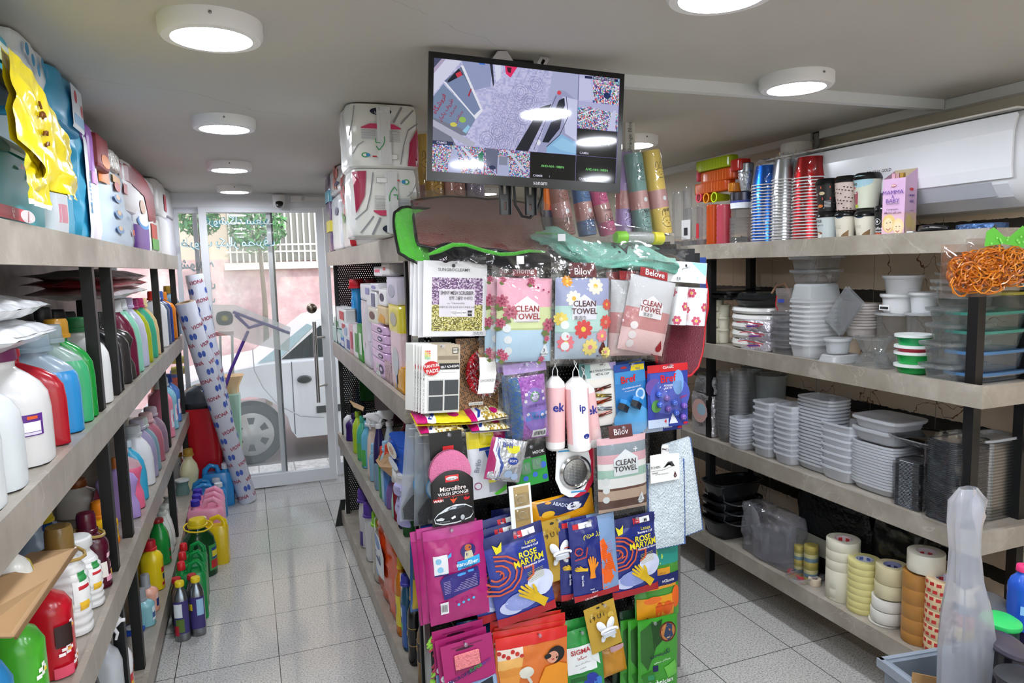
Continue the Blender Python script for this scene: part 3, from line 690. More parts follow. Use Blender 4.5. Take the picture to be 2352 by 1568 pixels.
# --- row A
def mesh_fn(u,vb):
    r=rnd.random();top=vb > .5
    return rnd.choice(['6d4a78','8b6a94','b9a2bd','503656','d8cbdb'] if top else ['7c7730','a8a25c','5a5526','d5cf9a','c2b85f'])
pack('mesh_scrubber_pack','white pouch of purple and gold mesh scrubbers, shiny mesh scrubber label','scrubber pack',(973,600,1119,772),2.10,t=.004,wr=0,base='e6e6ea',roll=3,film=True,
     D=[('g',.13,.22,.93,.58,46,26,lambda u,v:mesh_fn(u,.9)),('g',.13,.58,.93,.93,46,26,lambda u,v:mesh_fn(u,.1)),('r',.24,.37,.80,.74,'d9d3dc'),('r',.43,.655,.5,.72,'f1eef2'),('r',.515,.655,.585,.72,'f1eef2'),('r',.6,.655,.67,.72,'f1eef2'),('r',.69,.655,.76,.73,'17161a'),('e',.46,.06,.028,'26262a')],
     T=[('t','SUNGBOCLEAMY',.47,.115,.011,'35353a',.005),('t','SHINY MESH SCRUBBER',.52,.42,.014,'17161a',.012,0,.105),('t','반짝 그물망 수세미2',.58,.49,.014,'2c2a30',.012,0,.075),('t','size : 약 28x30cm(2매입)',.5,.56,.007,'4a4a4a'),('t','음식물이 잘 끼지 않으며 강도가 탁월한 수세미',.52,.61,.007,'4a4a4a'),
        ('t','HARD',.465,.675,.005,'444'),('t','TYPE',.465,.70,.005,'444'),('t','알뜰한',.55,.685,.006,'444'),('t','빠른',.635,.685,.007,'444'),('t','국내',.725,.692,.008,'eee'),('t','크리미',.86,.965,.014,'3a3a3a')],
     copies=[(-.012,.02,-.003,-1),(-.024,.035,-.002,1),(-.03,.05,.002,0)])
tag(MB('bag','cf9a5a').box(0,.05,-.003,.003,-.09,.09).build('cloth_pouch',loc=on(952,690,'Y',2.19)),'thin orange cloth pouch edge behind the mesh scrubber packs','pouch')
fl=[('f',.78,.40,.10,'b4566a','7d2c44',7),('f',.1,.10,.13,'c2667a','8a3350',8)]
def roses(S=0):
    D=[]
    for u,v,r in ((.08,.27,.11),(.10,.02,.06),(.60,.03,.07),(.20,.40,.13),(.05,.53,.09),(.92,.56,.13),(.06,.88,.07),(.88,.72,.06),(.12,.93,.08),(.80,.97,.06)):
        D.append(('p',[(u-r*1.2,v+r*.7),(u-r*.3,v+.1*r),(u+r*.2,v+r*.9),(u-r*.6,v+r*1.1)],'6f7d46'))
        D+=[('f',u,v,r,'c4637b','e59bab',7),('f',u,v,r*.55,'9c3553','d77d92',5)]
    for u in (.52,.62,.7,.8,.9):D.append(('e',u,.06+.25*(u-.5),.018,'9c3553'))
    return D
pack('towel_pack','clear pouch of pink, green and blue rose print clean towels under a dark red tag','towel pack',(1130,606,1276,842),2.08,t=.013,base='d7d7da',mat='film',roll=2.5,filmcol='eeeeee',
     content=dict(box=(.07,.14,.93,.95),n=(20,44),t=.02,fn=stripes([(.33,'f3b3c6'),(.345,'d88aa2'),(.60,'dfeab0'),(.615,'c3cf92'),(1,'bfdcf0')]),D=roses()),
     D=[('r',.30,0,.68,.12,'7c1a22'),('p',[(.30,.56),(.30,.40),(.50,.31),(.70,.40),(.70,.56)],'f3eef0'),('e',.2,.62,.06,'e9eef0'),('e',.22,.73,.06,'e9eef0'),('e',.23,.84,.06,'e9eef0'),drop(.80,.85,.07,.62,'eef4f8')],
     T=[('t','home',.50,.068,.022,'e7cfd0',.005),('t','CLEAN',.50,.430,.023,'a11a22',.035),('t','TOWEL',.50,.505,.023,'a11a22',.035),('t','Ideal for line washing and kitchen cleaning',.5,.552,.005,'888'),('t','3',.79,.84,.014,'555',.02),('t','Microfiber',.8,.875,.006,'777')],
     copies=[(-.03,.03,.004,-1)])
def daisies():
    D=[]
    for u,v,r,c,c2 in ((.20,.04,.10,'f0a53c','f7d24a'),(.72,.10,.15,'f6f0da','efc04a'),(.30,.25,.14,'f8f2e2','efc04a'),(.95,.33,.1,'e2604e','f3c04a'),(.48,.63,.17,'dd4f50','f5d24c'),(.08,.5,.12,'f4dd6a','fff2b0'),(.93,.55,.13,'e0584e','e0a080'),(.17,.80,.15,'f2808a','f7e06a'),(.62,.86,.15,'f3e083','e98fa0'),(.85,.72,.12,'ef8b92','f6e06a'),(.95,.93,.10,'f3e083','e98fa0')):
        D.append(('f',u,v,r,c,c2,9))
    return D
pack('towel_pack','clear pouch of daisy print clean towels in blue and mint under a dark red tag','towel pack',(1266,604,1402,834),2.07,t=.013,base='d7d7da',mat='film',roll=2,filmcol='eeeeee',
     content=dict(box=(.06,.15,.95,.95),n=(20,44),t=.02,fn=stripes([(.33,'a7aed0'),(.345,'8f97bd'),(.66,'bfe2da'),(.675,'a6c7c4'),(1,'b9c7d6')]),D=daisies()),
     D=[('r',.28,0,.72,.14,'641a20'),('p',[(.30,.56),(.30,.40),(.50,.31),(.70,.40),(.70,.56)],'e9e9f3'),('e',.19,.61,.065,'eef2f2'),('e',.2,.72,.065,'eef2f2'),('e',.2,.82,.065,'eef2f2'),drop(.84,.86,.075,.6,'5a1517')],
     T=[('t','Bilov',.5,.085,.026,'f6eeee',.03),('t','CLEAN',.50,.400,.023,'4b1518',.035),('t','TOWEL',.50,.475,.023,'4b1518',.035),('t','清洁巾',.42,.54,.016,'555',.01),('t','Microfiber',.84,.93,.008,'4b1518')],
     copies=[(.012,.02,-.006,1)])
for k,(dx,dy,ro,lb) in enumerate([(-58,.055,0,'back one of the three red and pink towel pouches'),(-34,.03,-4,'middle one of the three red and pink towel pouches'),(0,0,-13,'front tilted pouch of grey, red and pink clean towels')]):
    pack('towel_pack',lb,'towel pack',(1424+dx,618+(6 if dx else 0),1545+dx,820+(6 if dx else 0)),2.06+dy,t=.014,base='d7d7da',mat='film',roll=-ro,filmcol='eeeeee',
     content=dict(box=(.07,.10,.93,.95),n=(16,40),t=.024,fn=stripes([(.42,'cfd0d2'),(.43,'b0696c'),(.70,'c98a8a'),(.71,'d09a98'),(1,'e9c6c4')])),
     D=[('r',.22,0,.75,.10,'a31b24'),('p',[(.28,.55),(.28,.39),(.48,.30),(.70,.39),(.70,.55)],'f0ecee'),('e',.24,.66,.065,'e8dede'),('e',.24,.77,.065,'e8dede'),('e',.24,.87,.065,'e8dede'),drop(.80,.86,.07,.6,'a51520')] if not k < 2 else [('r',.22,0,.75,.1,'a31b24'),('e',.78,.66,.06,'8f8688')],
     T=[('t','Belove',.5,.045,.024,'fff',.03),('t','CLEAN',.48,.39,.021,'8d1a20',.035),('t','TOWEL',.48,.46,.021,'8d1a20',.035),('t','清洁巾',.43,.52,.014,'555',.01),('t','Microfiber',.8,.95,.008,'8d1a20')] if k == 2 else [])
# maroon mitt and cards at the panel's right edge
b=MB('fuzz','7c1430');b.smooth=True
def mitt(b,w,h,t,c,ce,S):
    o=[]
    for i in range(24):
        a=i/24*2*math.pi;x,z=math.cos(a),math.sin(a);k=(abs(x)**3.5+abs(z)**3.5)**(-1/3.5);o.append((x*k*w/2*(1 if z > 0 else .93),z*k*h/2))
    n=len(o);b.C(c)
    for s_ in (-1,1):
        vs=[(0,s_*t,0)]+[(x*.6,s_*t*.95,z*.6) for x,z in o]+[(x*.93,s_*t*.6,z*.93) for x,z in o];f=[(0,1+i,1+(i+1) % n) for i in range(n)]+[(1+i,1+n+i,1+n+(i+1) % n,1+(i+1) % n) for i in range(n)]
        b.add(vs,f if s_ < 0 else [q[::-1] for q in f])
    return o
c,w,h=pbox((1500,606,1626,872),2.20);t=thing('drying_mat','dark red drying mat with bright red border at the right edge of the panel','mat',c,(0,R(4),0))
o=mitt(b,w,h,.009,'7c1430',0,0);b.build('pile',t)
b=MB('satin','c8202c');b.smooth=True;b.tube([(x*.96,0,z*.96) for x,z in o],.0065,8,close=True);b.build('piping',t);hook(c.x-.03,c.y-.01,c.z+h*.46)
for k,(cc,dx) in enumerate([('1d3f86',0),('15181c',-14),('24262a',-26)]):
    pack('header_card',['blue','black','dark grey'][k]+' carded pack peeking out behind the white flower roll pack','card',(1530+dx,572+10*(2-k),1622+dx,692),2.165-.004*k,t=.001,base=cc,mat='satin',film=False,wr=0,D=[('e',.38,.12,.06,'0a0a0a')],T=[('t','BEST',.8,.1,.006,'999')],hk=None)
t=pack('roll_pack','clear pack of two white rolls printed with red flowers under a white and mint card','roll pack',(1520,602,1617,745),2.13,t=.003,base='e8ecee',mat='film',roll=5,film=False,grid=(6,8),hk=None)
c,w,h=pbox((1520,602,1617,745),2.13)
b=MB('paper','f4f6f6');b.T=Matrix.Translation((0,-.006,h*.335));b.box(-w*.5,w*.5,-.001,.001,-h*.16,h*.17);b.C('9fdcd0');b.add([(w*.12,-.0016,h*.165),(w*.49,-.0016,h*.165),(w*.49,-.0016,-h*.05)],[(0,2,1)]);b.C('333');b.box(-.004,.004,-.0016,-.0012,h*.09,h*.13)
q=b.build('header_card',t);b=MB('satin','9fd4cc');S=Surf(w,h,0);b.T=Matrix.Translation((0,-.007,0));texts(b,S,[('t','3',.78,.26,.018,'9fd4cc',.01),('t','ER',.35,.27,.013,'5a6a68',.01)]);b.build('lettering',q)
for sx in (-1,1):
    b=MB('gloss','f3f3f5');b.smooth=True;b.T=Matrix.Translation((sx*w*.225,-.024,-h*.2));r=w*.215;H2=h*.3
    b.lathe([(r,-H2),(r,H2)],24);q=b.build('sticker_roll',t)
    T_=b.T;b=MB('satin','fff');b.T=T_
    for (a0,zz,rr) in ((-60,.7,.011),(55,.65,.010),(20,-.02,.011),(-25,-.75,.011),(-80,-.2,.008),(70,-.6,.008)):
        for pi in range(6):
            a=pi*math.pi/3;A=-math.pi/2+R(a0)+math.cos(a)*rr/r;Z=zz*H2+math.sin(a)*rr;n=8;b.C('c9546f')
            b.add([(r*1.012*math.cos(A),r*1.012*math.sin(A),Z)]+[((r+.0006)*math.cos(A+.55*rr/r*math.cos(2*math.pi*i/n)),(r+.0006)*math.sin(A+.55*rr/r*math.cos(2*math.pi*i/n)),Z+.55*rr*math.sin(2*math.pi*i/n)) for i in range(n)],[(0,1+i,1+(i+1) % n) for i in range(n)])
        A=-math.pi/2+R(a0);Z=zz*H2;b.C('e8c84a');b.add([((r+.0012)*math.cos(A+.4*rr/r*math.cos(2*math.pi*i/8)),(r+.0012)*math.sin(A+.4*rr/r*math.cos(2*math.pi*i/8)),Z+.4*rr*math.sin(2*math.pi*i/8)) for i in range(8)],[tuple(range(8))])
    b.build('flower_print',q)
hook(on(1568,618,'Y',2.12).x,2.10,on(1568,618,'Y',2.12).z)
# --- row B
def pads_fn():pass
pack('furniture_pad_card','front white card of four dark felt furniture pads with a red oval label','felt pad card',(968,792,1056,948),2.09,t=.0015,base='e9e9e6',mat='satin',roll=3,film=False,wr=0,
     D=[('r',.40,.0,.99,.27,'b9ab94'),('r',.42,.16,.95,.22,'8d806b'),('r',.40,.27,.99,.36,'17171a'),('r',.80,.04,.95,.13,'2a2a2a'),('r',.82,.05,.93,.12,'d9d3c8'),('r',.16,.50,.98,.985,'d0d0cc'),('r',.19,.52,.555,.735,'3d4043'),('r',.60,.515,.965,.73,'3d4043'),('r',.19,.755,.555,.965,'3d4043'),('r',.60,.75,.965,.96,'3d4043')]
       + [('e',.10+.05*i,.09+.032*j,.024,c) for j,row in enumerate((('e2a05a','dd6a5a','d65a5a'),('ecd45a','eab05a','e27a5a'),('c6dc6a','d8da6a','eac26a'),('9ccf7a','8ccf9a','a8d4b0'))) for i,c in enumerate(row)] + [('e',.25,.335,.215,'c4161f',.105)],
     T=[('t','FURNITURE',.25,.30,.0105,'fff',.02,8,.047),('t','PADS',.27,.375,.014,'fff',.03,8),('t','SELF ADHESIVE',.72,.315,.0085,'fff',.02,3,.058),('t','THE PRODUCTS CAN BE CUSTOMIZED',.05,.72,.0065,'444',.01,90),('t','NEW',.875,.075,.008,'333',.01),('t','the products can be customized',.7,.40,.004,'555')],
     copies=[(-.006,.012,.001),(-.012,.022,.003),(-.018,.032,.004,-1),(-.021,.040,.004),(-.024,.048,.004),(-.027,.056,.004),(-.030,.064,.003),(-.033,.072,.003)])
# brown patterned card with the red and white tinsel brush
def chain_fn(u,v):
    a=math.sin(u*60+math.sin(v*70)*1.2);return '1f1a17' if abs(a) < .38 else '9a7048'
t=pack('brush_card','brown chain patterned card holding a red and white tinsel wreath brush','brush card',(1048,776,1146,938),2.16,t=.001,base='9a7048',mat='paper',film=False,wr=0,roll=1,D=[('g',0,0,1,1,44,60,chain_fn),('r',.28,.905,.62,.95,'f4f4f0')],T=[('t','www.shorrer.com',.45,.928,.005,'444')])
c,w,h=pbox((1050,776,1160,938),2.16)
b=MB('satin','c01c28');b.smooth=True
cz=on(1112,855,'Y',2.13);L0c=Vector(t.location)
b.T=Matrix.Translation(cz-L0c);b.tube([(.052*math.cos(a/28*6.283),0,.066*math.sin(a/28*6.283)) for a in range(28)],.010,8,close=True);b.build('ring',t)
b=MB('foil','eee');b.T=Matrix.Translation(cz-L0c)
for i in range(1500):
    a=rnd.uniform(0,6.283);rr=rnd.uniform(.6,1.0);x,z=.050*rr*math.cos(a),.064*rr*math.sin(a);l=rnd.uniform(.012,.024);d=Vector((rnd.gauss(0,1),-abs(rnd.gauss(0,.7)),rnd.gauss(0,1)))*.6+Vector((math.cos(a),-.3,math.sin(a)))*.5;d.normalize();s_=d.cross(Vector((.1,1,.2))).normalized()*.0026;p=Vector((x,-.006,z))
    b.C('c8202c' if (a > 2.2 and a < 4.1 and rnd.random() < .75) or rnd.random() < .12 else rnd.choice(['f2f2f4','d9dade','c4c6cc']));b.add([p-s_,p+s_,p+d*l],[(0,1,2)])
b.build('bristle_tinsel',t)
b=MB('paper','f1f0ec');b.T=Matrix.Translation(cz-L0c);b.add([(-.026,-.032,.052),(.026,-.032,.052),(.030,-.035,.0),(.018,-.034,-.062),(-.034,-.034,-.062),(-.026,-.035,0)],[(0,5,4,3,2,1)]);b.add([(-.026,-.032,.052),(.026,-.032,.052),(.024,-.004,.066),(-.026,-.004,.066)],[(0,1,2,3)])
q=b.build('paper_band',t);b=MB('satin','999');S=Surf(.1,.1,0);b.T=Matrix.Translation(cz-L0c+Vector((0,-.0352,-.01)));texts(b,S,[('t','SHORREN',.5,.6,.010,'8f8f8c')]);b.build('lettering',q)
b=MB('paper','b8884c');b.T=Matrix.Translation(cz-L0c);b.grid(lambda u,v:Vector((-.025+.05*u,-.030+.022*v,.052+.03*v)),20,12,lambda u,v:chain_fn(u*.4,v*.3));b.build('patterned_tab',t)
# purple and blue sponge mitts
pack('sponge_mitt_pack','clear pack of a purple chenille sponge mitt with an oval violet label','sponge pack',(1160,832,1262,1022),2.08,t=.01,base='c8c4d0',mat='film',roll=-3,
     content=dict(box=(.10,.16,.92,.93),n=(20,34),t=.03,wr=.006,mat='fuzz',col='a45ab4',fn=lambda u,vb:rnd.choice(['a85cba','9a50ac','b86cc8']) if u > .25 else rnd.choice(['3a6ab4','5a7a8c','4a72a8'])),
     D=[('r',.02,0,.98,.12,'a98ac8'),('e',.60,.56,.30,'8566b8',.27),('r',.36,.58,.84,.68,'4a7ac4'),('e',.60,.40,.11,'5a9a5a'),('e',.60,.40,.085,'d8d4ea'),('r',.50,.80,.82,.90,'f4f4f4')]+[('f',u,v,.04,'f2eef8','e0d060',6) for u,v in ((.40,.36),(.78,.35),(.38,.44),(.80,.44),(.42,.60),(.72,.62),(.83,.61))]+[('r',.54+.03*i,.82,.54+.03*i+.012+.006*(i % 2),.875,'222') for i in range(9)],
     T=[('t','CLEAR',.60,.375,.0075,'5a2a7a',.03),('t','&',.60,.40,.006,'5a2a7a',.03),('t','CLEAR',.60,.425,.0075,'5a2a7a',.03),('t','크리스탈 수세미',.60,.50,.013,'3a2260',.015,0,.075),('t','Crystal scrubber',.6,.54,.005,'3a2260'),('t','향균 스펀지',.66,.635,.010,'1a2a60',.015)],
     copies=[(-.012,.03,.004,1)])
def ctube(px,Y,ro,lab,txt,front):
    c,w,h=pbox(px,Y);t=thing('cotton_pad_bag',lab,'cotton pad bag',c,(0,R(ro),0));r=w/2
    b=MB('gloss','f3f0ee');b.smooth=True;b.lathe([(r*.75,-h/2),(r*.97,-h/2+.008),(r,-h/2+.03)],24,cap1=False);b.C('eebfc0');b.lathe([(r,-h/2+.03),(r*1.01,0),(r,h*.36)],24,cap0=False,cap1=False);b.C('f6f2f0');b.lathe([(r,h*.36),(r*.93,h/2-.02),(r*.4,h/2)],24,cap0=False);b.build('bag',t)
    if front:
        b=MB('gloss','f8f6f6');b.smooth=True;b.grid(lambda u,v:Vector((1.012*r*math.cos(-math.pi/2-.95+1.5*u),1.012*r*math.sin(-math.pi/2-.95+1.5*u),-h*.42+h*.82*v)),10,2);b.build('white_panel',t)
    b=MB('satin','2b2f8a');vs,fs,tw,th=glyphs(txt,.03);k=.030/th;b.add([((r+.0014)*math.cos(-math.pi/2+x*k/r),(r+.0014)*math.sin(-math.pi/2+x*k/r),y*k+h*.1) for x,y in vs],fs);b.C('2a3a8c')
    if front:b.lathe([(.0001,0)],3,cap0=False,cap1=False) if False else None;b.add([((r+.0016)*math.cos(-math.pi/2+.25+.3*math.cos(i/12*6.283)),(r+.0016)*math.sin(-math.pi/2+.25+.3*math.cos(i/12*6.283)),-h*.27+.0085*math.sin(i/12*6.283)) for i in range(12)],[tuple(range(12))])
    b.build('lettering',t)
    b=MB('satin','f4f4f4');b.smooth=True
    for s_ in (-1,1):b.tube([(s_*r*.3,0,h/2-.004),(s_*r*.25,0,h/2+.02),(-s_*.004,-.002,h/2+.045),(0,.01,h/2+.055)],.0015,6)
    b.build('drawstring',t)
ctube((1254,864,1296,1032),2.09,1,'left pink and white cotton pad bag beside the purple sponge mitt','ek',0)
ctube((1302,866,1352,1036),2.07,-2,'front pink and white cotton pad bag with blue lettering and a white panel','ip',1)
ctube((1336,878,1372,1026),2.11,-8,'right pink and white cotton pad bag half hidden behind the front one','ek',0)
# metal clip card
t=pack('clip_card','white and teal card of five metallic peg clips marked multifunctional metal clip','clip card',(1346,834,1417,978),2.12,t=.001,base='e9ebe8',mat='paper',film=False,wr=0,roll=-2,
     D=[('r',0,0,1,.22,'e4e8e4'),('r',0,0,.18,.22,'7fb6b4'),('p',[(.75,0),(1,0),(1,.2),(.86,.12)],'b9a8d6'),('r',.12,.25,.98,.99,'efeae2')],T=[('t','MULTIFUNCTIONAL',.52,.115,.0085,'3a4a50',.02,0,.088),('t','METAL CLIP',.55,.17,.0085,'3a4a50',.02)],copies=[(-.012,.02,.002)])
for k,cc in enumerate(['a8665a','b8a25a','a24a2e','9aa2aa','8d5a52']):
    b=MB('metal',cc);z=.022-k*.0225;sgn=1 if k % 2 else -1
    for a in (-1,1):b.smooth=True;b.tube([(-.036,-.004,z+a*.006+sgn*.004),(-.01,-.009,z+a*.002),(.036,-.004,z+a*.004-sgn*.006)],[.003,.0035,.002],6)
    b.tube([(.012*math.cos(i)-.008,-.01+.002*math.sin(i*2),z+.005*math.sin(i)) for i in range(7)],.0016,6);b.build('peg_clip',t)
# toilet block packs
BREF=pack('toilet_block_pack','blue carded pack of cistern cubes with two cubes and big red lettering','toilet block pack',(1414,834,1484,980),2.11,t=.002,base='2f7fc4',mat='gloss',film=True,wr=0,roll=-3,
     D=[('r',0,0,1,.12,'1c4a9c'),('p',[(.55,.03),(.97,.03),(.97,.15),(.5,.17)],'f0d81e'),('r',0,.12,1,.30,'3c8fd0'),('e',.5,.9,.6,'5aa8e0',.25),('e',.80,.50,.16,'cfe4f4',.10),('e',.80,.49,.10,'4a94d4',.06),('e',.30,.055,.10,'b01820',.02)]+[('e',.2+.06*i,.62+.02*(i % 3),.02,'bfe0f4') for i in range(9)],
     T=[('t','YENİ',.74,.085,.0095,'1c3a8c',.03,-4),('t','Bref',.42,.235,.030,'d8141e',.05,4,.075),('t','5 KLU REZERVUAR KÜPLERİ',.5,.37,.007,'fff',.02,3,.085),('t','BİR ARADA FORMÜL',.45,.42,.005,'fff',.01,3)],copies=[(.006,.02,.006,-2)])
p0=on(1450,930,'Y',2.09)
for k,dx in enumerate((-.028,.022)):
    b=MB('gloss','191b20');b.box(-.017,.017,-.012,.012,-.018,.004);b.C('2c8fd8');b.box(-.017,.017,-.012,.012,.004,.018);att(b.build('cistern_cube',loc=p0+Vector((dx,0,.006*k)),rot=(R(10),R(28),R(35))),BREF)
t=pack('toilet_block_pack','violet blue blister pack of toilet balls under a red classic banner','toilet block pack',(1488,836,1580,980),2.10,t=.002,base='2c3f9e',mat='gloss',film=False,wr=0,roll=-.5,
     D=[('r',0,0,1,.12,'cf1f2a'),('r',.05,.13,.8,.36,'3c54b4'),('e',.15,.35,.2,'6a4a9c',.14),('e',.55,.5,.5,'4a5ab8',.3),('e',.75,.3,.14,'7aa8e0',.2),('r',0,.86,.5,.995,'c4d4ec'),('p',[(.52,.95),(.60,.78),(.74,.95)],'eef2fa'),('e',.93,.965,.06,'d02030',.02),('e',.2,.65,.12,'5a9a4a',.1)],
     T=[('t','CLASSIC',.5,.045,.0105,'fff',.04),('t','Bref',.5,.22,.033,'d8141e',.05,3,.08),('t','POWER',.5,.335,.009,'fff',.03),('t','AKTIV',.5,.375,.009,'fff',.03),('t','EFFECT',.88,.54,.008,'d8141e',.03,12),('t','4',.42,.90,.018,'d8141e',.04)],copies=[(-.004,.03,-.022,0)])
for k,(u,v,cc) in enumerate([(.24,.46,'3f62c8'),(.43,.53,'7452b0'),(.26,.62,'3f62c8'),(.46,.70,'7452b0'),(.62,.62,'3f6ad0'),(.66,.78,'3f62c8'),(.86,.68,'7452b0'),(.84,.86,'7452b0')]):
    c,w,h=pbox((1488,836,1580,980),2.10);b=MB('gloss',cc);b.smooth=True;b.T=Matrix.Translation(((u-.5)*w,-.011,(.5-v)*h));b.lathe([(.0115*math.sin(a*math.pi/10),-.0115*math.cos(a*math.pi/10)) for a in range(11)],14,cap0=False,cap1=False)
    b.C('eef');
    for i in range(5):b.T=Matrix.Translation(((u-.5)*w+.006*math.cos(i*1.257),-.0207,(.5-v)*h+.006*math.sin(i*1.257))) ;b.box(-.0008,.0008,-.0003,.0003,-.0008,.0008)
    b.build('toilet_ball',t)
b=MB('film','eef');b.smooth=True;S=Surf(.11,.13,.024,.001,3);b.T=Matrix.Translation((0,-.003,-.015));b.grid(lambda u,v:S.P(u,1-v),14,16);b.build('blister',t)
# --- row C
for k,(px,cc,lb) in enumerate([((950,944,1076,968),'e9d32a','yellow and magenta scrubber pack lying under the felt pad cards'),((958,962,1058,992),'c8bfa0','gold glitter scrubber pack lying lowest under the felt pad cards'),((1070,934,1156,962),'d8cfc0','upper glitter scrubber pack under the tinsel brush'),((1074,958,1160,986),'c9c2cc','lower glitter scrubber pack under the tinsel brush')]):
    c,w,h=pbox(px,2.12);o=thing('scrubber_pack',lb,'scrubber pack',c,(0,R([4,2,-3,2][k]),0));S=Surf(w,.10,.011,.004,k)
    b=MB('bag',cc);b.smooth=True;M4=Matrix.Rotation(R(-78),4,'X');b.T=M4;fn=lambda u,v:(rnd.choice(['c9a94a','e5dcae','8d7430','f4f0dc']) if k != 0 else 'e9d32a') if u > .35 else ('c2166e' if u < .2 else 'f0ece8')
    b.grid(lambda u,v:S.P(u,1-v),26,14,fn);b.grid(lambda u,v:Vector(((.5-u)*w,.008,(v-.5)*.10)),8,4);b.build('pouch',o)
    b=MB('satin','2540a0');b.T=M4;decals(b,S,[('p',[(.2,.9),(.3,.6),(.27,.3),(.33,.3),(.36,.6),(.27,.9)],'1f3f9c'),('e',.7,.6,.10,'c2166e',.18)]);b.build('print',o)
for k,(px,dy,dx) in enumerate([((975,972,1060,1150),2.17,0),((925,975,1000,1196),2.155,0),((952,990,1030,1205),2.14,0)]):
    c,w,h=pbox(px,dy);o=pack('brush_pack','hazy pouch with a blue round print and dark brush head, '+['hindmost','leftmost','front'][k]+' of three','brush pack',px,dy,t=.006,base='c3ccd4',mat='haze',film=False,roll=[4,6,3][k],hk=None if k else .5,
       D=[('e',.62,.60,.30,'3f8fc4',.13),('e',.62,.60,.26,'b9d4e4',.115),('r',.1,.12,.95,.125,'aab4bc'),('r',.1,.04,.95,.045,'e8eef2')],T=[('t','全国',.62,.58,.016,'3f8fc4',.02),('t','专用',.62,.63,.016,'3f8fc4',.02)])
    b=MB('fuzz','3b3d40');b.smooth=True;b.T=Matrix.Translation((-.002,.006,-h*.3));b.loft([(-.055,.045,.014),(-.02,.05,.018),(.03,.03,.012),(.075,.012,.008)],14);b.build('brush_head',o)
t=pack('car_sponge_pack','pink microfibre wash sponge in a black card printed with a black car','sponge pack',(978,990,1082,1196),2.07,t=.001,base='d0d0d4',mat='film',film=False,roll=-1,D=[('r',.12,0,.84,.30,'141212')],wr=0,hk=.52,hv=.045)
c,w,h=pbox((978,990,1082,1196),2.07)
b=MB('fuzz','e07aa4');b.smooth=True;r0=w*.46
o_=[(math.cos(i/24*6.283)*r0*(1 if math.sin(i/24*6.283) > -.2 else .86),(math.sin(i/24*6.283) if math.sin(i/24*6.283) > 0 else math.sin(i/24*6.283)*2.1)*r0*1.12+h*.05) for i in range(24)]
for s_,yy in ((-1,-.034),(1,-.004)):
    vs=[(0,yy,-h*.05)]+[(x*.8,yy+.002*s_*-1,(z+h*.05)*.86-h*.05) for x,z in o_]+[(x,yy*.5-.01,z) for x,z in o_];n=24;f=[(0,1+i,1+(i+1) % n) for i in range(n)]+[(1+i,1+n+i,1+n+(i+1) % n,1+(i+1) % n) for i in range(n)]
    b.add(vs,f if s_ < 0 else [q[::-1] for q in f])
b.build('sponge',t)
b=MB('satin','151213');b.smooth=False;S=Surf(w*.93,h*.60,.006,0,0);off=Matrix.Translation((0,-.036,-h*.2));b.T=off
def arch(u,v):
    top=.20*(abs(2*u-1)**2.4);return S.P(u,top+(1-top)*v)
b.grid(lambda u,v:arch(u,1-v),20,16);q=b.build('card_sleeve',t)
b=MB('gloss','fff');b.T=off
decals(b,S,[('r',.34,.08,.66,.20,'c41c24'),('e',.5,.14,.14,'f2ecec',.035),('r',.04,.485,.26,.54,'c41c24'),('p',[(.5,.60),(.42,.50),(.49,.57),(.5,.42),(.51,.57),(.6,.5)],'e8532a'),('p',[(.74,.52),(.80,.50),(.84,.53),(.90,.51),(.88,.56),(.78,.57)],'c41c24'),
  ('p',[(.04,.84),(.12,.76),(.34,.66),(.56,.62),(.78,.64),(.94,.72),(.97,.84),(.90,.92),(.55,.98),(.25,.98),(.06,.93)],'d9dde0'),
  ('p',[(.05,.84),(.14,.77),(.36,.72),(.60,.66),(.80,.67),(.95,.74),(.96,.84),(.88,.90),(.55,.955),(.22,.955),(.07,.91)],'14161a'),('p',[(.34,.71),(.44,.655),(.74,.655),(.78,.69),(.58,.71)],'3b4147'),('p',[(.38,.70),(.46,.665),(.58,.665),(.54,.705)],'aeb8c0'),('e',.70,.88,.075,'0b0b0c',.075),('e',.70,.88,.05,'b8bcc0',.052),('p',[(.08,.85),(.2,.83),(.28,.86),(.24,.89),(.1,.88)],'d4d8dc'),('p',[(.42,.86),(.52,.82),(.54,.86),(.46,.89)],'eef0f2'),('r',.16,.90,.40,.93,'5a5e62')])
b.build('print',q)
b=MB('satin','fff');b.T=off;texts(b,S,[('t','NANCE',.5,.14,.0075,'333',.02),('t','Microfibre',.5,.31,.017,'f2e2dc',.035),('t','WASH SPONGE',.5,.40,.012,'f2eeee',.035),('t','THE ULTIMATE CLEANING SOLUTION',.5,.455,.005,'c8504a',.02),('t','WASH',.15,.512,.009,'fff',.04,3)],lift=.0058);b.build('lettering',q)
b=MB('satin','fff');S=Surf(w,h,0);b.T=Matrix.Translation((0,-.003,0));decals(b,S,[('r',.40,.16,.64,.26,'c41c24')]);texts(b,S,[('t','NANCE',.52,.215,.007,'fff',.02)]);b.build('header_print',t)
def swirl(D0,c1='c2166e',c2='1f3f9c'):return D0
def yw(u):return 0
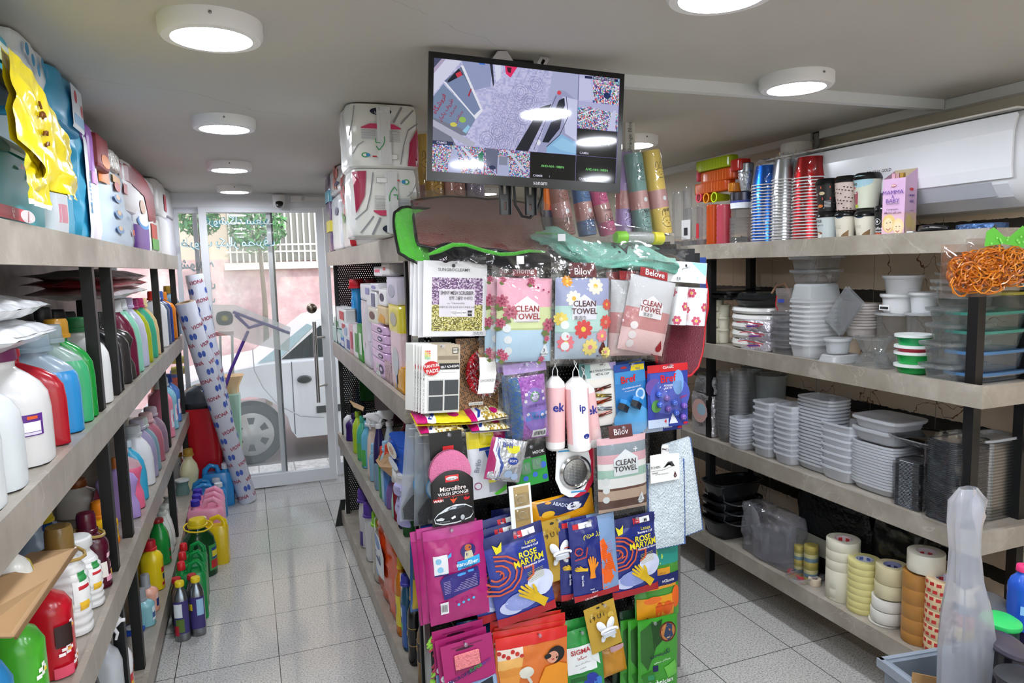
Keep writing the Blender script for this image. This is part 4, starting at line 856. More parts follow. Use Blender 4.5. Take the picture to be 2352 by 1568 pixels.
pack('scrubber_pack','white, blue and magenta scrubber pouch under a yellow header','scrubber pack',(1076,985,1160,1142),2.12,t=.009,base='e4e6ec',mat='bag',roll=-3,wr=.003,hk=.7,
     D=[('r',0,0,1,.25,'ecd91e'),('r',.3,.25,.98,.29,'1a3a9a'),('p',[(.45,.3),(.98,.3),(.98,.86),(.75,.93),(.55,.75),(.8,.6),(.55,.5)],'1d3f9e'),('p',[(.62,.3),(.98,.3),(.98,.7),(.72,.8),(.9,.6),(.65,.48)],'b81562'),('p',[(.5,.72),(.98,.68),(.98,.74),(.5,.80)],'e6d826'),('r',.5,.78,.98,.92,'9c9ca4'),('e',.2,.8,.10,'a01560'),('e',.2,.8,.08,'e8e8ee'),('p',[(.62,.95),(.98,.85),(.98,.93),(.7,.99)],'5ccf3a')],T=[('t','Brilo',.22,.5,.02,'8a8ea0',.02,75)])
SILV=pack('scrubber_pack','tilted silver glitter scrubber pouch with a magenta and blue wave','scrubber pack',(1120,1008,1203,1104),2.06,t=.014,base='c9cbd0',mat='foil',roll=14,wr=.003,hk=None,
     D=[('p',[(0,.0),(.22,0),(.12,.3),(.3,.6),(.22,1),(0,1)],'b4166a'),('p',[(.10,0),(.16,0),(.14,.3),(.36,.6),(.30,1),(.22,1),(.26,.6),(.07,.3)],'f4f4f8'),('p',[(.17,0),(.24,0),(.2,.3),(.42,.6),(.38,1),(.32,1),(.36,.6),(.14,.3)],'1f4aa4'),('p',[(.38,.16),(.78,.12),(.80,.22),(.7,.3),(.5,.3)],'e2dc1e'),('e',.66,.48,.15,'2042a8',.09),('e',.60,.80,.12,'aac4e6',.10),('e',.80,.85,.10,'b4cae8',.09)],
     T=[('t','Brill',.44,.13,.018,'1a3a9a',.03),('t','SOFT',.66,.48,.010,'fff',.03),('t','৪',.3,.5,.001,'fff')])
b=MB('bag','c0186c');S=Surf(.09,.05,.006,.003,2);b.smooth=True;b.grid(lambda u,v:S.P(u,1-v),12,8,lambda u,v:'ecd91e' if u < .5 else 'c0186c');att(b.build('pouch_header',loc=on(1132,1003,'Y',2.11)),SILV)
t=pack('hook_card','black and green card of clear plastic hooks in small boxes','hook card',(1182,1022,1256,1114),2.10,t=.001,base='2a9a3c',mat='satin',film=False,roll=-6,wr=0,D=[('r',0,0,1,.32,'141416'),('e',.6,.75,.08,'3a6ac8'),('e',.88,.55,.10,'3a6ac8'),('e',.3,.8,.08,'3a6ac8'),('e',.9,.86,.08,'2c5ab8')],T=[('t','HOOK',.78,.2,.012,'f0f0f0',.04),('t','STAINLESS STEEL',.3,.29,.006,'c8c8c8',.02)])
for k,(x,z) in enumerate([(-.022,-.004),(.018,.004)]):
    b=MB('clear','dfe6ea');b.box(x-.016,x+.016,-.016,-.002,z-.018,z+.018,.002);b.build('clear_box',t)
    b=MB('metal','ccc');b.smooth=True;b.tube([(x,-.008,z+.01),(x,-.012,z-.004),(x+.005,-.012,z-.009),(x+.008,-.012,z-.004)],.0014,6);b.build('hook',t)
# strainer card
t=pack('strainer_card','steel sink strainer on a white and red teardrop card','sink strainer',(1276,1028,1366,1142),2.10,t=.001,base='f2f2f2',mat='satin',film=False,back=False,wr=0,hk=.5,grid=(2,2),roll=2,copies=[(-.008,.012,-.002),(-.014,.022,-.002)])
t.children[0].data.clear_geometry()
c,w,h=pbox((1276,1028,1366,1142),2.10)
b=MB('satin','f4f4f4');out=[(-.48,.5),(.48,.5),(.5,.1),(.47,-.2),(.33,-.42),(.1,-.5),(-.15,-.48),(-.35,-.38),(-.5,-.1)];n=len(out)
b.prism([(x*w,z*h) for x,z in out],-.001,.001);b.C('c41c3c');b.prism([(x*w,z*h) for x,z in [(.30,.5),(.48,.5),(.5,.1),(.47,-.2),(.33,-.42),(.1,-.5),(-.05,-.49),(.25,-.35),(.38,-.1),(.4,.2)]],-.0018,-.0011);b.C('3a9ad0');b.box(-.45*w,-.0*w,-.002,-.0013,.44*h,.47*h);b.box(-.1*w,.28*w,-.002,-.0013,-.40*h,-.37*h)
b.T=Matrix.Identity(4);b.build('card',t)
b=MB('mirror','d0d0d0');b.smooth=True;b.T=Matrix.Translation((0,-.003,.002)) @ Matrix.Rotation(R(90),4,'X')
r=w*.40;b.lathe([(r,0),(r,.003),(r*.86,.007),(r*.80,.005),(r*.72,-.001)],40,cap0=False,cap1=False);q=b.build('steel_rim',t)
def hole_fn(u,v):
    r_,a=v,u*math.tau;x,y=r_*math.cos(a),r_*math.sin(a);return '55585a' if (int((x+2)*16)+int((y+2)*16)) % 2 else 'b4b6b6'
b=MB('metal','8e9090');b.T=Matrix.Translation((0,-.004,.002));b.grid(lambda u,v:Vector((r*.78*(2*u-1)*math.sqrt(1-(2*v-1)**2/2),.0005-.004*(1-(2*u-1)**2)*(1-(2*v-1)**2),r*.78*(2*v-1)*math.sqrt(1-(2*u-1)**2/2))),34,34,lambda u,v:'4a4d4f' if (int(u*34) % 2 and int(v*34) % 2) else 'a8aaaa');b.build('perforated_basket',t)
t=pack('hook_card','narrow white card with two amber hook blisters below the black hook card','hook card',(1172,1112,1222,1218),2.05,t=.001,base='eef0ee',mat='satin',film=False,wr=0,roll=-3,D=[('r',.2,.04,.90,.47,'b49a66'),('r',.2,.52,.90,.93,'a88a52'),('r',0,.94,1,1,'6ac8b4')],hk=None)
for z in (.030,-.022):
    b=MB('clear','e8d8b0');b.box(-.02,.026,-.012,-.001,z-.018,z+.018,.003);b.build('blister',t);b=MB('metal','d8d0c0');b.smooth=True;b.tube([(.012*math.cos(a),-.008,z+.012*math.sin(a)) for a in (0,1,2,3,4,5)],.0014,6);b.build('hook',t)
pack('cloth_pack','orange yellow and navy cleaning cloth pack lying across above the gloves','cloth pack',(1218,1136,1364,1200),2.12,t=.018,base='e8a01c',mat='bag',roll=-5,wr=.003,hk=None,D=[('p',[(.1,.1),(.8,.0),(.95,.15),(.8,.55),(.4,.62),(.12,.5)],'182456'),('e',.66,.42,.12,'e6e6ee',.14),('e',.25,.5,.10,'e8b01c',.12),('r',.30,.72,.5,.80,'4ab4e0'),('r',.0,.86,1,.96,'e8c23a')],T=[('t','ABADO',.45,.25,.014,'d8dcf0',.03,-20),('t','EX',.66,.42,.008,'222',.02)])
pack('cloth_pack','thin pink cloth pack under the orange yellow cloth pack','cloth pack',(1226,1186,1362,1206),2.13,t=.012,base='d49aa0',mat='bag',roll=-6,wr=.002,hk=None)
pack('towel_pack','clear white edged pouch of pink, grey, green and brown striped towels','towel pack',(1364,976,1490,1182),2.06,t=.013,base='f0f0f2',mat='film',roll=-1,edge='f4f4f6',filmcol='eee',
     content=dict(box=(.06,.12,.94,.94),n=(18,60),t=.02,fn=stripes([(.09,'e6b8bd'),(.21,'8e9aa2'),(.33,'e2aeb6'),(.42,'f1efec'),(.53,'a9cdbc'),(.665,'f0f0ec'),(.70,'6b4a3c'),(.83,'c4a892'),(.95,'5f4236'),(1,'c4a892')])),
     D=[('r',.28,0,.70,.13,'5a151b'),('p',[(.30,.53),(.30,.35),(.52,.25),(.74,.35),(.74,.53)],'e9eef0'),('e',.17,.58,.055,'e4e8e6'),('e',.17,.68,.055,'e4e8e6'),('e',.17,.785,.055,'e4e8e6'),drop(.80,.83,.07,.6,'eef2f4'),('f',.70,.26,.04,'f4f4f6','f4f4f6',4)],
     T=[('t','Bilov',.49,.065,.024,'f6eeee',.03),('t','CLEAN',.51,.385,.022,'2a1c1c',.035),('t','TOWEL',.51,.455,.022,'2a1c1c',.035),('t','3',.79,.815,.013,'555',.02),('t','Microfiber',.8,.85,.006,'777')])
for k,(px,Y,cc) in enumerate([((1540,1010,1602,1232),2.14,1),((1487,1060,1574,1258),2.09,0)]):
    c,w,h=pbox(px,Y);t=thing('kitchen_towel',['front white waffle kitchen towel with a blue stitched edge and a paper band','white waffle kitchen towel hanging behind at the right edge'][k == 0],'towel',c,(0,R(-1 if k else -9),0))
    S=Surf(w,h,.016,.002,k+4);b=MB('knit','dfe9ee');b.smooth=True
    b.grid(lambda u,v:S.P(u,1-v,.0022*(math.sin(u*w*520)*math.sin(v*h*520))),60,90,lambda u,v:'5f7cb8' if (u > .955 or u < .03 or v < .01) else 'dde8ee');b.grid(lambda u,v:Vector(((.5-u)*w,.012,(v-.5)*h)),2,2);b.build('towel_body',t)
TW=t;c=on(1527,1065,'Y',2.06);t=Matrix.Translation(c) @ Matrix.Rotation(R(-1),4,'Y');W=.118;H=.125
b=MB('paper','f4f3f0');b.prism([(-W/2,H*.3),(-W*.12,H*.3),(-W*.1,H*.52),(.0,H*.56),(W*.12,H*.52),(W*.14,H*.28),(W/2,H*.25),(W/2,-H/2),(-W/2,-H/2)],-.001,.001);att(b.build('paper_band',loc=c,rot=(0,R(-1),0)),TW)
S=Surf(W,H,0);b=MB('satin','333');decals(b,S,[('l',[(.02,.66),(.45,.66),(.75,.60)],.0012,'444'),('p',[(.44,.60),(.60,.45),(.74,.45),(.84,.60),(.74,.60),(.68,.50),(.58,.50),(.50,.60)],'3a3e42'),drop(.84,.86,.06,1.0,'4a1518')],lift0=.0014);texts(b,S,[('t','TCHEN',.16,.555,.010,'3a3a3a'),('t','towel',.14,.71,.0085,'3a3a3a'),('t','microfibe cleaning cloth',.38,.77,.006,'444'),('t','3',.83,.87,.008,'fff',.02)],lift=.003);att(b.build('band_print',loc=c,rot=(0,R(-1),0)),TW)
hook(c.x-.01,2.045,c.z+H*.42)
# --- row D
def mag_D():
    D=[('r',0,0,1,.10,'b0307e'),('r',.12,.26,.35,.47,'e6e6ea'),('e',.20,.32,.05,'8cc4e4'),('e',.22,.41,.05,'8cc4e4'),('r',.12,.46,.35,.475,'2a2070'),('p',[(.36,.27),(.42,.25),(.41,.29),(.35,.30)],'3aa4dc'),
      ('e',.70,.27,.13,'2a2168',.075),('e',.70,.235,.06,'b8602c',.035),('p',[(.64,.27),(.76,.27),(.78,.345),(.62,.345)],'c8bfa0'),('p',[(.50,.36),(.88,.33),(.88,.42),(.50,.45)],'36a4de'),('p',[(.20,.53),(.28,.48),(.84,.45),(.86,.53),(.84,.66),(.60,.68),(.24,.73)],'2b1f74'),('p',[(.35,.50),(.62,.475),(.62,.50),(.35,.525)],'3f9ce0'),('r',.66,.465,.76,.487,'3f9ce0'),('p',[(.17,.76),(.30,.75),(.30,.88),(.17,.885)],'eeeef0')]
    D+=[('l',[(.25,.55+.016*i),(.80,.525+.016*i)],.0012,'b6a8d0') for i in range(8)]+[('r',.185+.014*i,.775,.185+.014*i+.006,.855,'1a1a1a') for i in range(7)]+[('e',.46+.085*i,.80-.012*i,.024,'4ab0e0') for i in range(4)]
    return D
pack('cleaning_cloth_pack','glossy magenta cleaning cloth pouch hanging front left','cloth pack',(980,1206,1118,1424),2.05,t=.016,base='a9206e',mat='bag',roll=-3,wr=.004,D=mag_D(),T=[('t','nanofiber',.66,.378,.016,'fff',.03,3),('t','cleaning cloth',.67,.42,.010,'1a1640',.03,3)],
     copies=[(-.018,.015,.004,1),(-.03,.028,-.004,-1)],hk=.45)
pack('cleaning_cloth_pack','blue topped pouch edge standing up behind the magenta cloth pack','cloth pack',(975,1196,1098,1400),2.12,t=.006,base='1f3f8e',mat='bag',roll=-3,hk=None)
for k,(px,cs,lb) in enumerate([((942,1240,974,1404),('2c5ea0','3c6a3a','d8b41e'),'blue, green and yellow glove pack at the left edge of the panel'),((962,1236,990,1424),('c8387a','5a3a94','4a2e80'),'pink and purple glove pack beside the magenta cloth pouches')]):
    pack('glove_pack',lb,'glove pack',px,2.15-.03*k,t=.012,base=cs[0],mat='bag',roll=2,hk=None,content=dict(box=(.12,.1,.9,.95),col=cs[1],t=.016,fn=stripes([(.5,cs[1]),(1,cs[2])])))
def rosem(s_):
    D=[('r',0,0,1,.12,'1a2160'),('r',.50,.03,.64,.095,'c8202c'),('r',.64,.03,.86,.095,'ecebea'),('r',0,.9,1,1,'b0202a'),('e',.28,.80,.22,'c4cae8',.08),('e',.8,.64,.24,'d4daf2',.14),('e',.45,.76,.3,'8c98d0',.10)]
    for r_ in (.10,.20,.30,.38):D.append(('l',[(.05+r_*1.1*math.cos(a/12*6.283)+.06,.42+r_*.7*math.sin(a/12*6.283)*.8) for a in range(-3,6)],.006,'c8583a'))
    D+=[('l',[(.56,.42),(.72,.42),(.70,.52),(.58,.56)],.007,'c8583a')]+[('l',[(.60,.49+.017*i),(.88,.47+.017*i)],.0014,'b8b44a') for i in range(7)]
    D+=[('p',[(.12,.08),(.2,.12),(.28,.07),(.25,.17),(.16,.19)],'e6d81e')]
    D+=glove(.62,.74,.17,.72,-48,'dcb41a')
    return D
def rosT(sz):return [('t',sz,.75,.062,.014,'222',.02),('t','Size',.57,.062,.006,'fff'),('t','Latex',.74,.155,.015,'d8cf2a',.025),('t','Standard Cuff',.72,.20,.009,'fff',.025),('t','ROSE',.66,.27,.024,'e6d81e',.06),('t','MARYAM',.66,.345,.027,'e6d81e',.06,2,.105),('t','Household Glove',.74,.40,.009,'fff',.025),('t','2',.2,.42,.03,'c8583a',.02,20)]
pack('glove_pack','blue latex glove pack size L with a yellow glove, left of the two butterfly hooks','glove pack',(1126,1212,1262,1424),2.05,t=.014,base='2c3c94',mat='bag',roll=-9,wr=.004,D=rosem(0),T=rosT('L'),copies=[(-.055,.03,.006,1),(-.04,.05,.03,2)],hk=.5)
pack('glove_pack','blue latex glove pack size M with a yellow glove, right of the orange glove pack','glove pack',(1402,1184,1508,1366),2.08,t=.014,base='26327e',mat='bag',roll=-3,wr=.004,D=rosem(1),T=rosT('M'),hk=.55)
pack('glove_pack','blue pack of orange gloves size S with a hand drawing','glove pack',(1312,1186,1416,1372),2.06,t=.014,base='232c78',mat='bag',roll=-4,wr=.003,hk=.42,
     D=[('r',.08,.04,.20,.10,'c8202c'),('r',.20,.035,.48,.10,'e8e8ea'),('r',.62,0,1,.95,'7d9cc4'),('p',[(.61,.30),(.70,.27),(.84,.48),(.95,.74),(.72,.90),(.61,.90)],'f0661c'),('r',0,.92,1,1,'b4222c')]+[('l',[(.64,.36+.022*i),(.88,.34+.025*i)],.0012,'c04a10') for i in range(14)]+glove(.40,.58,.14,.6,0,'f0901c')+glove(.16,.58,.08,.6,-80,'e6b81c')+[('l',[(.14+.08*math.cos(a),.36+.05*math.sin(a)) for a in (0,1,2,3,4,5,6)],.004,'c0402c'),('l',[(.05,.46),(.28,.44),(.32,.32)],.004,'c0402c')],
     T=[('t','S',.33,.068,.013,'222',.02),('t',fa('رز مریم'),.43,.19,.026,'e6dc2a',.04),('t','Size Guide',.17,.72,.008,'fff',.02,-90),('t','Small',.36,.85,.006,'fff'),('t','Medium',.42,.89,.006,'fff'),('t','LEORAMO',.35,.965,.009,'f0e0e0',.03,3)],copies=[(-.03,.03,-.004,2)])
def bfly(px,Y,lab,ro):
    t=pack('butterfly_hook_card',lab,'hook card',px,Y,t=.001,base='c09a34',mat='satin',film=False,wr=0,roll=ro,D=[('e',.3+.08*i,.16+.03*(i % 3),.05,'ae8828') for i in range(7)]+[('e',.8,.30,.10,'d4b24c'),('e',.72,.42,.08,'d4b24c'),('e',.45,.06,.06,'222',.02)],T=[('t','i 9 U i',.36,.24,.020,'2a1c10',.02,6),('t','Z',.2,.18,.014,'e8d8a0',.01)],hk=.6)
    k=Vector((.006,-.014,-.012));b=MB('gloss','eeeff2');b.smooth=True
    for s_ in (-1,1):
        b.T=Matrix.Translation(k) @ Matrix.Rotation(R(s_*28),4,'Y') @ Matrix.Translation((s_*.006,0,.026)) @ Matrix.Rotation(R(90),4,'X');b.loft([(-.003,.010,.021),(0,.014,.026),(.003,.010,.021)],18)
        b.T=Matrix.Translation(k) @ Matrix.Rotation(R(-s_*30),4,'Y') @ Matrix.Translation((s_*.004,0,-.027)) @ Matrix.Rotation(R(90),4,'X');b.loft([(-.003,.006,.013),(0,.009,.016),(.003,.006,.013)],14)
    b.build('butterfly_wings',t)
    b=MB('satin','c9cdd2');b.T=Matrix.Translation(k);b.box(-.024,.026,-.020,.0,-.012,.006,.002);b.build('holder_box',t)
    b=MB('satin','f0f1f4');b.smooth=True;b.T=Matrix.Translation(k+Vector((0,-.02,.008)));b.tube([(.030*math.cos(a),.010*math.sin(a)-.002,.004) for a in [i*math.pi/10 for i in range(-1,12)]],.0045,8);b.build('holder_ring',t)
bfly((1238,1190,1318,1334),2.09,'mustard card with a white butterfly toothbrush hook, upper one by the size S gloves',-6)
bfly((1350,1384,1420,1492),2.06,'mustard card with a white butterfly toothbrush hook, lower one above the green bag',-11)
pack('glove_pack','green and navy pack of multi purpose gloves with orange fingers showing','glove pack',(1458,1256,1558,1420),2.14,t=.016,base='4f9a3c',mat='bag',roll=-1,wr=.003,hk=None,
     D=[('r',0,0,.45,.26,'a8c83a'),('e',.5,.12,.18,'cfe04a',.12),('r',.5,0,1,.24,'2f9a8c'),('e',.36,.2,.10,'d84a5c',.07),('r',.40,.28,.76,.40,'e8a02c'),('r',.40,.37,.98,.52,'1d2766'),('r',.2,.52,.9,.56,'e8a02c'),('r',.02,.66,.85,.97,'f0a21c'),('e',.9,.72,.10,'f06a1c',.16),('e',.35,.70,.2,'f2762a',.05),('e',.7,.85,.12,'f0661c',.1),('e',.5,.86,.08,'f0661c',.12)],T=[('t','nGloves',.70,.455,.014,'fff',.02),('t',fa('دستکش'),.56,.34,.010,'1a1a3a',.02),('t','Multi Purpose Gloves',.62,.76,.007,'b43010',.02),('t','GANTI MULTI USAGES',.62,.80,.007,'b43010',.02)])
# small mixed packs in the dark gap
pack('glove_pack','orange and white glove bag hanging below the upper butterfly hook','glove pack',(1262,1318,1312,1380),2.17,t=.008,base='d8702c',mat='bag',hk=None,D=[('r',.5,0,1,.6,'b8b4ac'),('r',.4,.6,1,1,'a03a2c')],roll=12)
# --- row E
c,w,h=pbox((986,1444,1024,1590),2.10);t=thing('chenille_mop','red and lime green chenille mop head hanging at the lower left','mop head',c);b=MB('fuzz','c8204c');b.smooth=True
for i in range(70):
    x,z=rnd.uniform(-w*.42,w*.42),rnd.uniform(-h*.48,h*.48);s_=-1 if x < 0 else 1;b.C('9ae02c' if x < -w*.12 and rnd.random() < .75 else rnd.choice(['c8204c','b81c48','d83a5a']));y=rnd.uniform(-.02,.0)
    b.tube([(x,y,z),(x+s_*.008,y-.01,z-.004),(x+s_*.016,y-.006,z-.014)],[.0045,.0052,.0035],7)
b.build('noodles',t)
t=pack('wash_mitt_box','magenta wash mitt card box with a pink cloth showing in its window','mitt box',(1022,1466,1140,1640),2.03,t=.001,base='a81e68',mat='satin',film=False,wr=0,roll=-5,
     D=[('r',.2,.06,.8,.075,'7a1248'),('e',.45,.10,.18,'3a0a24',.018),('r',.22,.20,.74,.42,'8c1854'),('r',.0,.58,1,1,'6a8ab0'),('p',[(.3,.9),(.5,.62),(.98,.56),(1,.95)],'8fa6c4'),('p',[(.55,.72),(.66,.62),(.92,.58),(.92,.68)],'1e2630'),('e',.88,.82,.1,'1a1a1c'),('e',.1,.52,.08,'f2ecee',.05),('e',.15,.62,.05,'3ca24a'),('e',.45,.85,.22,'5cc43a',.12)],
     T=[('t','MICROFIBRE',.35,.45,.015,'1f1d5a',.05,12),('t','SUPER',.62,.395,.014,'2f9a4a',.05,12),('t','MITT',.83,.36,.014,'6a2a8a',.05,12),('t','1PK',.1,.52,.007,'333',.01,8)],copies=[(-.012,.02,.012,0),(-.02,.04,.03,2)],hk=.45)
b=MB('knit','ee8a8e');b.T=Matrix.Translation((-.004,-.001,.062));b.box(-.042,.04,-.008,.0,-.026,.026,.004);b.build('cloth_in_window',t)
pack('cleaning_cloth_pack','orange pack with a woman and folded yellow cloths, under red headers','cloth pack',(1140,1452,1304,1640),2.05,t=.012,base='d8722a',mat='bag',roll=1,wr=.003,hk=.58,
     D=[('r',0,0,1,.13,'d2201c'),('r',.02,.13,.36,.26,'e8d8c8')]+[('e',.04+.06*i,.17+.03*(i % 3),.03,'c02c20') for i in range(6)]+[('p',[(.02,.26),(.36,.24),(.34,.36),(.02,.38)],'e8b060'),('p',[(.02,.37),(.33,.35),(.32,.45),(.04,.46)],'d88a34'),('p',[(.04,.46),(.32,.45),(.30,.55),(.06,.56)],'e0923a'),('e',.40,.44,.10,'d8d4c4',.07),('l',[(.42,.5),(.47,.58),(.42,.64),(.4,.7)],.010,'cfcabc'),('e',.82,.30,.13,'171416',.10),('e',.77,.32,.085,'d8987c',.07),('e',.70,.30,.05,'171416',.03),('p',[(.56,.62),(.66,.42),(.86,.40),(1,.46),(1,.98),(.60,.98)],'e8921e'),('p',[(.5,.66),(.62,.6),(.62,.66),(.5,.72)],'dca080'),('p',[(.05,.62),(.4,.6),(.5,.98),(.05,.98)],'b8441c'),('e',.77,.345,.02,'a83030',.008)],
     copies=[(-.006,.02,.012,2),(.012,.03,.026,-2),(-.004,.045,.036,1)])
pack('garbage_bag_pack','green pack with dark bags and red lettering on white','bag pack',(1300,1440,1386,1640),2.08,t=.012,base='2f8f3c',mat='bag',roll=-4,wr=.004,
     D=[('r',.04,.18,.80,.48,'e9ece8'),('r',.08,.50,.7,.54,'2f7f38'),('e',.62,.60,.20,'24389c',.09),('e',.8,.64,.12,'3f7fd0',.06),('p',[(0,.62),(.9,.68),(.9,1),(0,1)],'3a3c3c'),('r',.1,.53,.5,.58,'1f5f28'),('p',[(.6,.20),(.85,.24),(.9,.45),(.7,.36)],'eef2ee')],
     T=[('t','SIGMA',.40,.235,.022,'b02028',.05,2),('t',fa('سیگما'),.42,.31,.018,'b02028',.03,2),('t',fa('دستکش یکبار مصرف'),.42,.38,.008,'333'),('t','Vinyl gloves',.42,.43,.006,'333')],copies=[(-.02,.03,.02,3)],hk=.45)
pack('glove_pack','ochre glove pouch hanging below the lower butterfly hook','glove pack',(1382,1484,1436,1548),2.13,t=.012,base='c98a24',mat='bag',roll=-8,wr=.004,hk=None,D=[('r',.4,.0,1,.12,'c89aa0')])
pack('glove_pack','bright green industrial glove pack with a round lion badge','glove pack',(1466,1418,1556,1640),2.10,t=.014,base='3f9a2c',mat='bag',roll=0,wr=.003,hk=.35,
     D=[('p',[(.05,.1),(.35,.02),(.4,.3),(.2,.5),(.05,.4)],'2a5f20'),('p',[(.3,.05),(.6,.02),(.5,.18),(.62,.2),(.35,.3)],'1c4418'),('e',.72,.15,.22,'5a2418'),('e',.72,.15,.185,'b8783c'),('p',[(.60,.18),(.70,.06),(.84,.09),(.82,.15),(.86,.2),(.72,.24)],'2a3c5c'),('p',[(.05,.55),(.3,.5),(.4,.6),(.2,.72)],'2f7a24'),('r',.32,.46,.45,.52,'1c2050'),('r',.2,.55,.35,.60,'2f8f5a'),('p',[(.6,.5),(.9,.45),(.95,.6),(.7,.62)],'6ac04a')],
     T=[('t',fa('تکنیسین'),.50,.345,.028,'171a3c',.06,4,.125),('t',fa('دستکش صنعتی'),.55,.425,.012,'eef4e8',.02,4),('t','Technician',.5,.64,.022,'eef4ea',.05,2,.12),('t','YMEC',.72,.205,.006,'e8d0a0')],copies=[(-.02,.035,-.01,0),(-.04,.06,-.02,1)])
for k,px in enumerate([(1424,1400,1470,1600),(1406,1430,1452,1600)]):
    pack('glove_pack','dark green glove pouch seen edge on, '+['nearer the lion badge pack','left of the other edge on pouch'][k],'glove pack',px,2.17+.02*k,t=.01,base='1d3a22',mat='bag',hk=None)
for k,(x,y,cc) in enumerate([(1180,1184,'1c2256'),(1240,1196,'1a1f4c'),(1320,1440,'1a4a28'),(1100,1440,'2a62a8')]):
    pack('pouch',['navy pouch deep behind the glove packs','dark navy pouch behind the mustard card','dark green pouch behind the red lettered green pack','blue topped mop pouch behind the magenta mitt box'][k],'pouch',(x-50,y-20,x+50,y+80),2.21,t=.006,base=cc,mat='bag',hk=None,film=False,D=[('e',.5,.3,.16,'d8cf2a',.04)] if k < 2 else [('r',.1,.1,.5,.3,'1a2a6a')])
# ================================================================ LEFT WALL SHELVES AND THE FLOOR BESIDE THEM
def LB_(px,pyt,w,d,lvl,name,label,col,cap,kind='jug',back=0,cat='bottle',**k):
    z=lvl-.007;X=-.442-back;Y=ycol(px,X,z)-w/2
    if not back and any(abs(Y-q) < w/2+.017 for q in ly):X=-.478;Y=ycol(px,X,z)-w/2
    Xc=X-d/2;h=min(zrow(pyt,Xc,Y)-z,.47)
    if k.get('lab'):k['lab']=[(-q[1],-q[0],*q[2:]) for q in k['lab']]
    return bottle(name,label,cat,(Xc,Y,z),w,d,h,col,cap,kind,rz=R(90),**k)
G2=dict(caph=.032)
z2,z3,z4=1.185,.665,.16
LB_(38,838,.13,.20,z2,'detergent_jug','white detergent jug at the photo left edge under the plastic bags','d3d7d8','d8d8d8',caph=.03,handle='side')
LB_(84,832,.13,.20,z2,'detergent_jug','plain white jug, second on the upper left shelf','d0d6d8','d8d8d8',caph=.03)
LB_(146,800,.17,.22,z2,'detergent_jug','big white jug with a purple cap band and a purple and white label','d8d7d6','6a1f52',caph=.03,nr=.05,capr=.056,lab=[(28,56,.30,.50,'5a2a86'),(32,52,.34,.43,'f2f0f4'),(32,52,.31,.335,'d8d2e2'),(36,48,.455,.485,'d85a2a')])
LB_(169,800,.055,.21,z2,'detergent_jug','dark red detergent jug squeezed behind the big white jug','a81626','b01c2a',caph=.02)
LB_(203,762,.10,.21,z2,'softener_jug','translucent jug of bright blue liquid with a frosted cap','2f8fd0','b9d0dc',fill=(.72,'cfe2ee'),caph=.05,nr=.035,capmat='milky')
LB_(222,745,.07,.20,z2,'softener_jug','translucent jug of green liquid with a frosted cap','3fae74','c4d6da',fill=(.74,'d2e6e2'),caph=.05,nr=.032,capmat='milky')
LB_(231,731,.05,.18,z2,'cleaner_bottle','green opaque bottle with a golden cap','16943a','b8862a',caph=.055,nr=.026,capmat='gloss')
LB_(268,728,.12,.17,z2,'cleaner_bottle','white bottle with a green cap behind the twin black posts','e9ebea','1f6f3c',caph=.045,nr=.032)
LB_(290,712,.07,.19,z2,'detergent_jug','black jug seen between the twin posts','1d1e20','151515',caph=.05,handle='side')
LB_(308,716,.07,.19,z2,'detergent_jug','dark charcoal bottle right after the twin posts','2e2b2c','1b1b1b',caph=.05)
LB_(317,716,.06,.19,z2,'detergent_jug','dark charcoal bottle before the burgundy one','35332f','1b1b1b','waist',caph=.05)
for px,pyt,c,cap,nm in ((325,690,'6d1838','d8dadc','burgundy'),(335,686,'93dcc0','dfe4e6','pale mint'),(347,683,'cfd0e8','c3b6d6','pale lavender'),(355,687,'b4c02c','8a1f58','lime yellow'),(366,684,'3fae8c','a81e5c','teal green'),(372,684,'dcc08a','e0c894','cream'),(378,742,'e2cf1e','c9b41a','short yellow')):
    LB_(px,pyt,.055 if px > 350 else .085,.15,z2,'softener_bottle',nm+' rounded bottle in the row before the third black post',c,cap,'arch',caph=.045,nr=.022)
for px,pyt,c,cap,nm in ((391,668,'eef0f2','d8342a','white'),(397,668,'51607c','e8e8e8','slate blue'),(403,668,'24408c','3a64b8','navy'),(410,670,'f08a1c','e8861e','orange'),(419,656,'9cc8e4','b08a2a','pale blue gold capped')):
    LB_(px,pyt,.08,.14,z2,'cleaner_bottle',nm+' bottle beyond the third post by the leaning film rolls',c,cap,'slim',caph=.05,nr=.02)
# black caps of a back row and the flat bags lying over the bottles
for k,px in enumerate((112,150,178,200)):
    LB_(px,700+5*k,.09,.09,z2,'cleaner_bottle',['first','second','third','fourth'][k]+' black capped bottle of the dim back row on the upper left shelf','232325','141414','slim',back=.20,caph=.06,nr=.03)
def flatbag(px,Y,th,ln,name,label,col,mat='bag',roll=0,deep=.30,cat='bag',X=-.47,wr=.012,zoff=0,dd=()):
    x0,y0,x1,y1=px;z=zrow((y0+y1)/2,X,Y);t=thing(name,label,cat,(X-deep/2,Y,z),(0,R(roll),0));b=MB(mat,col);b.smooth=True
    sd=Y*7+z*13
    def f(u,v,s):
        e=max(0,1-abs(2*u-1)**3)**.6*max(0,1-abs(2*v-1)**3)**.6;return Vector(((u-.5)*deep,(v-.5)*ln,s*th/2*e+wr*noise.noise(Vector((u*5+sd,v*5,s)))*(.3+e)))
    b.grid(lambda u,v:f(u,v,1),20,20);b.grid(lambda u,v:f(1-u,v,-1),20,20);b.build('pouch',t);return t
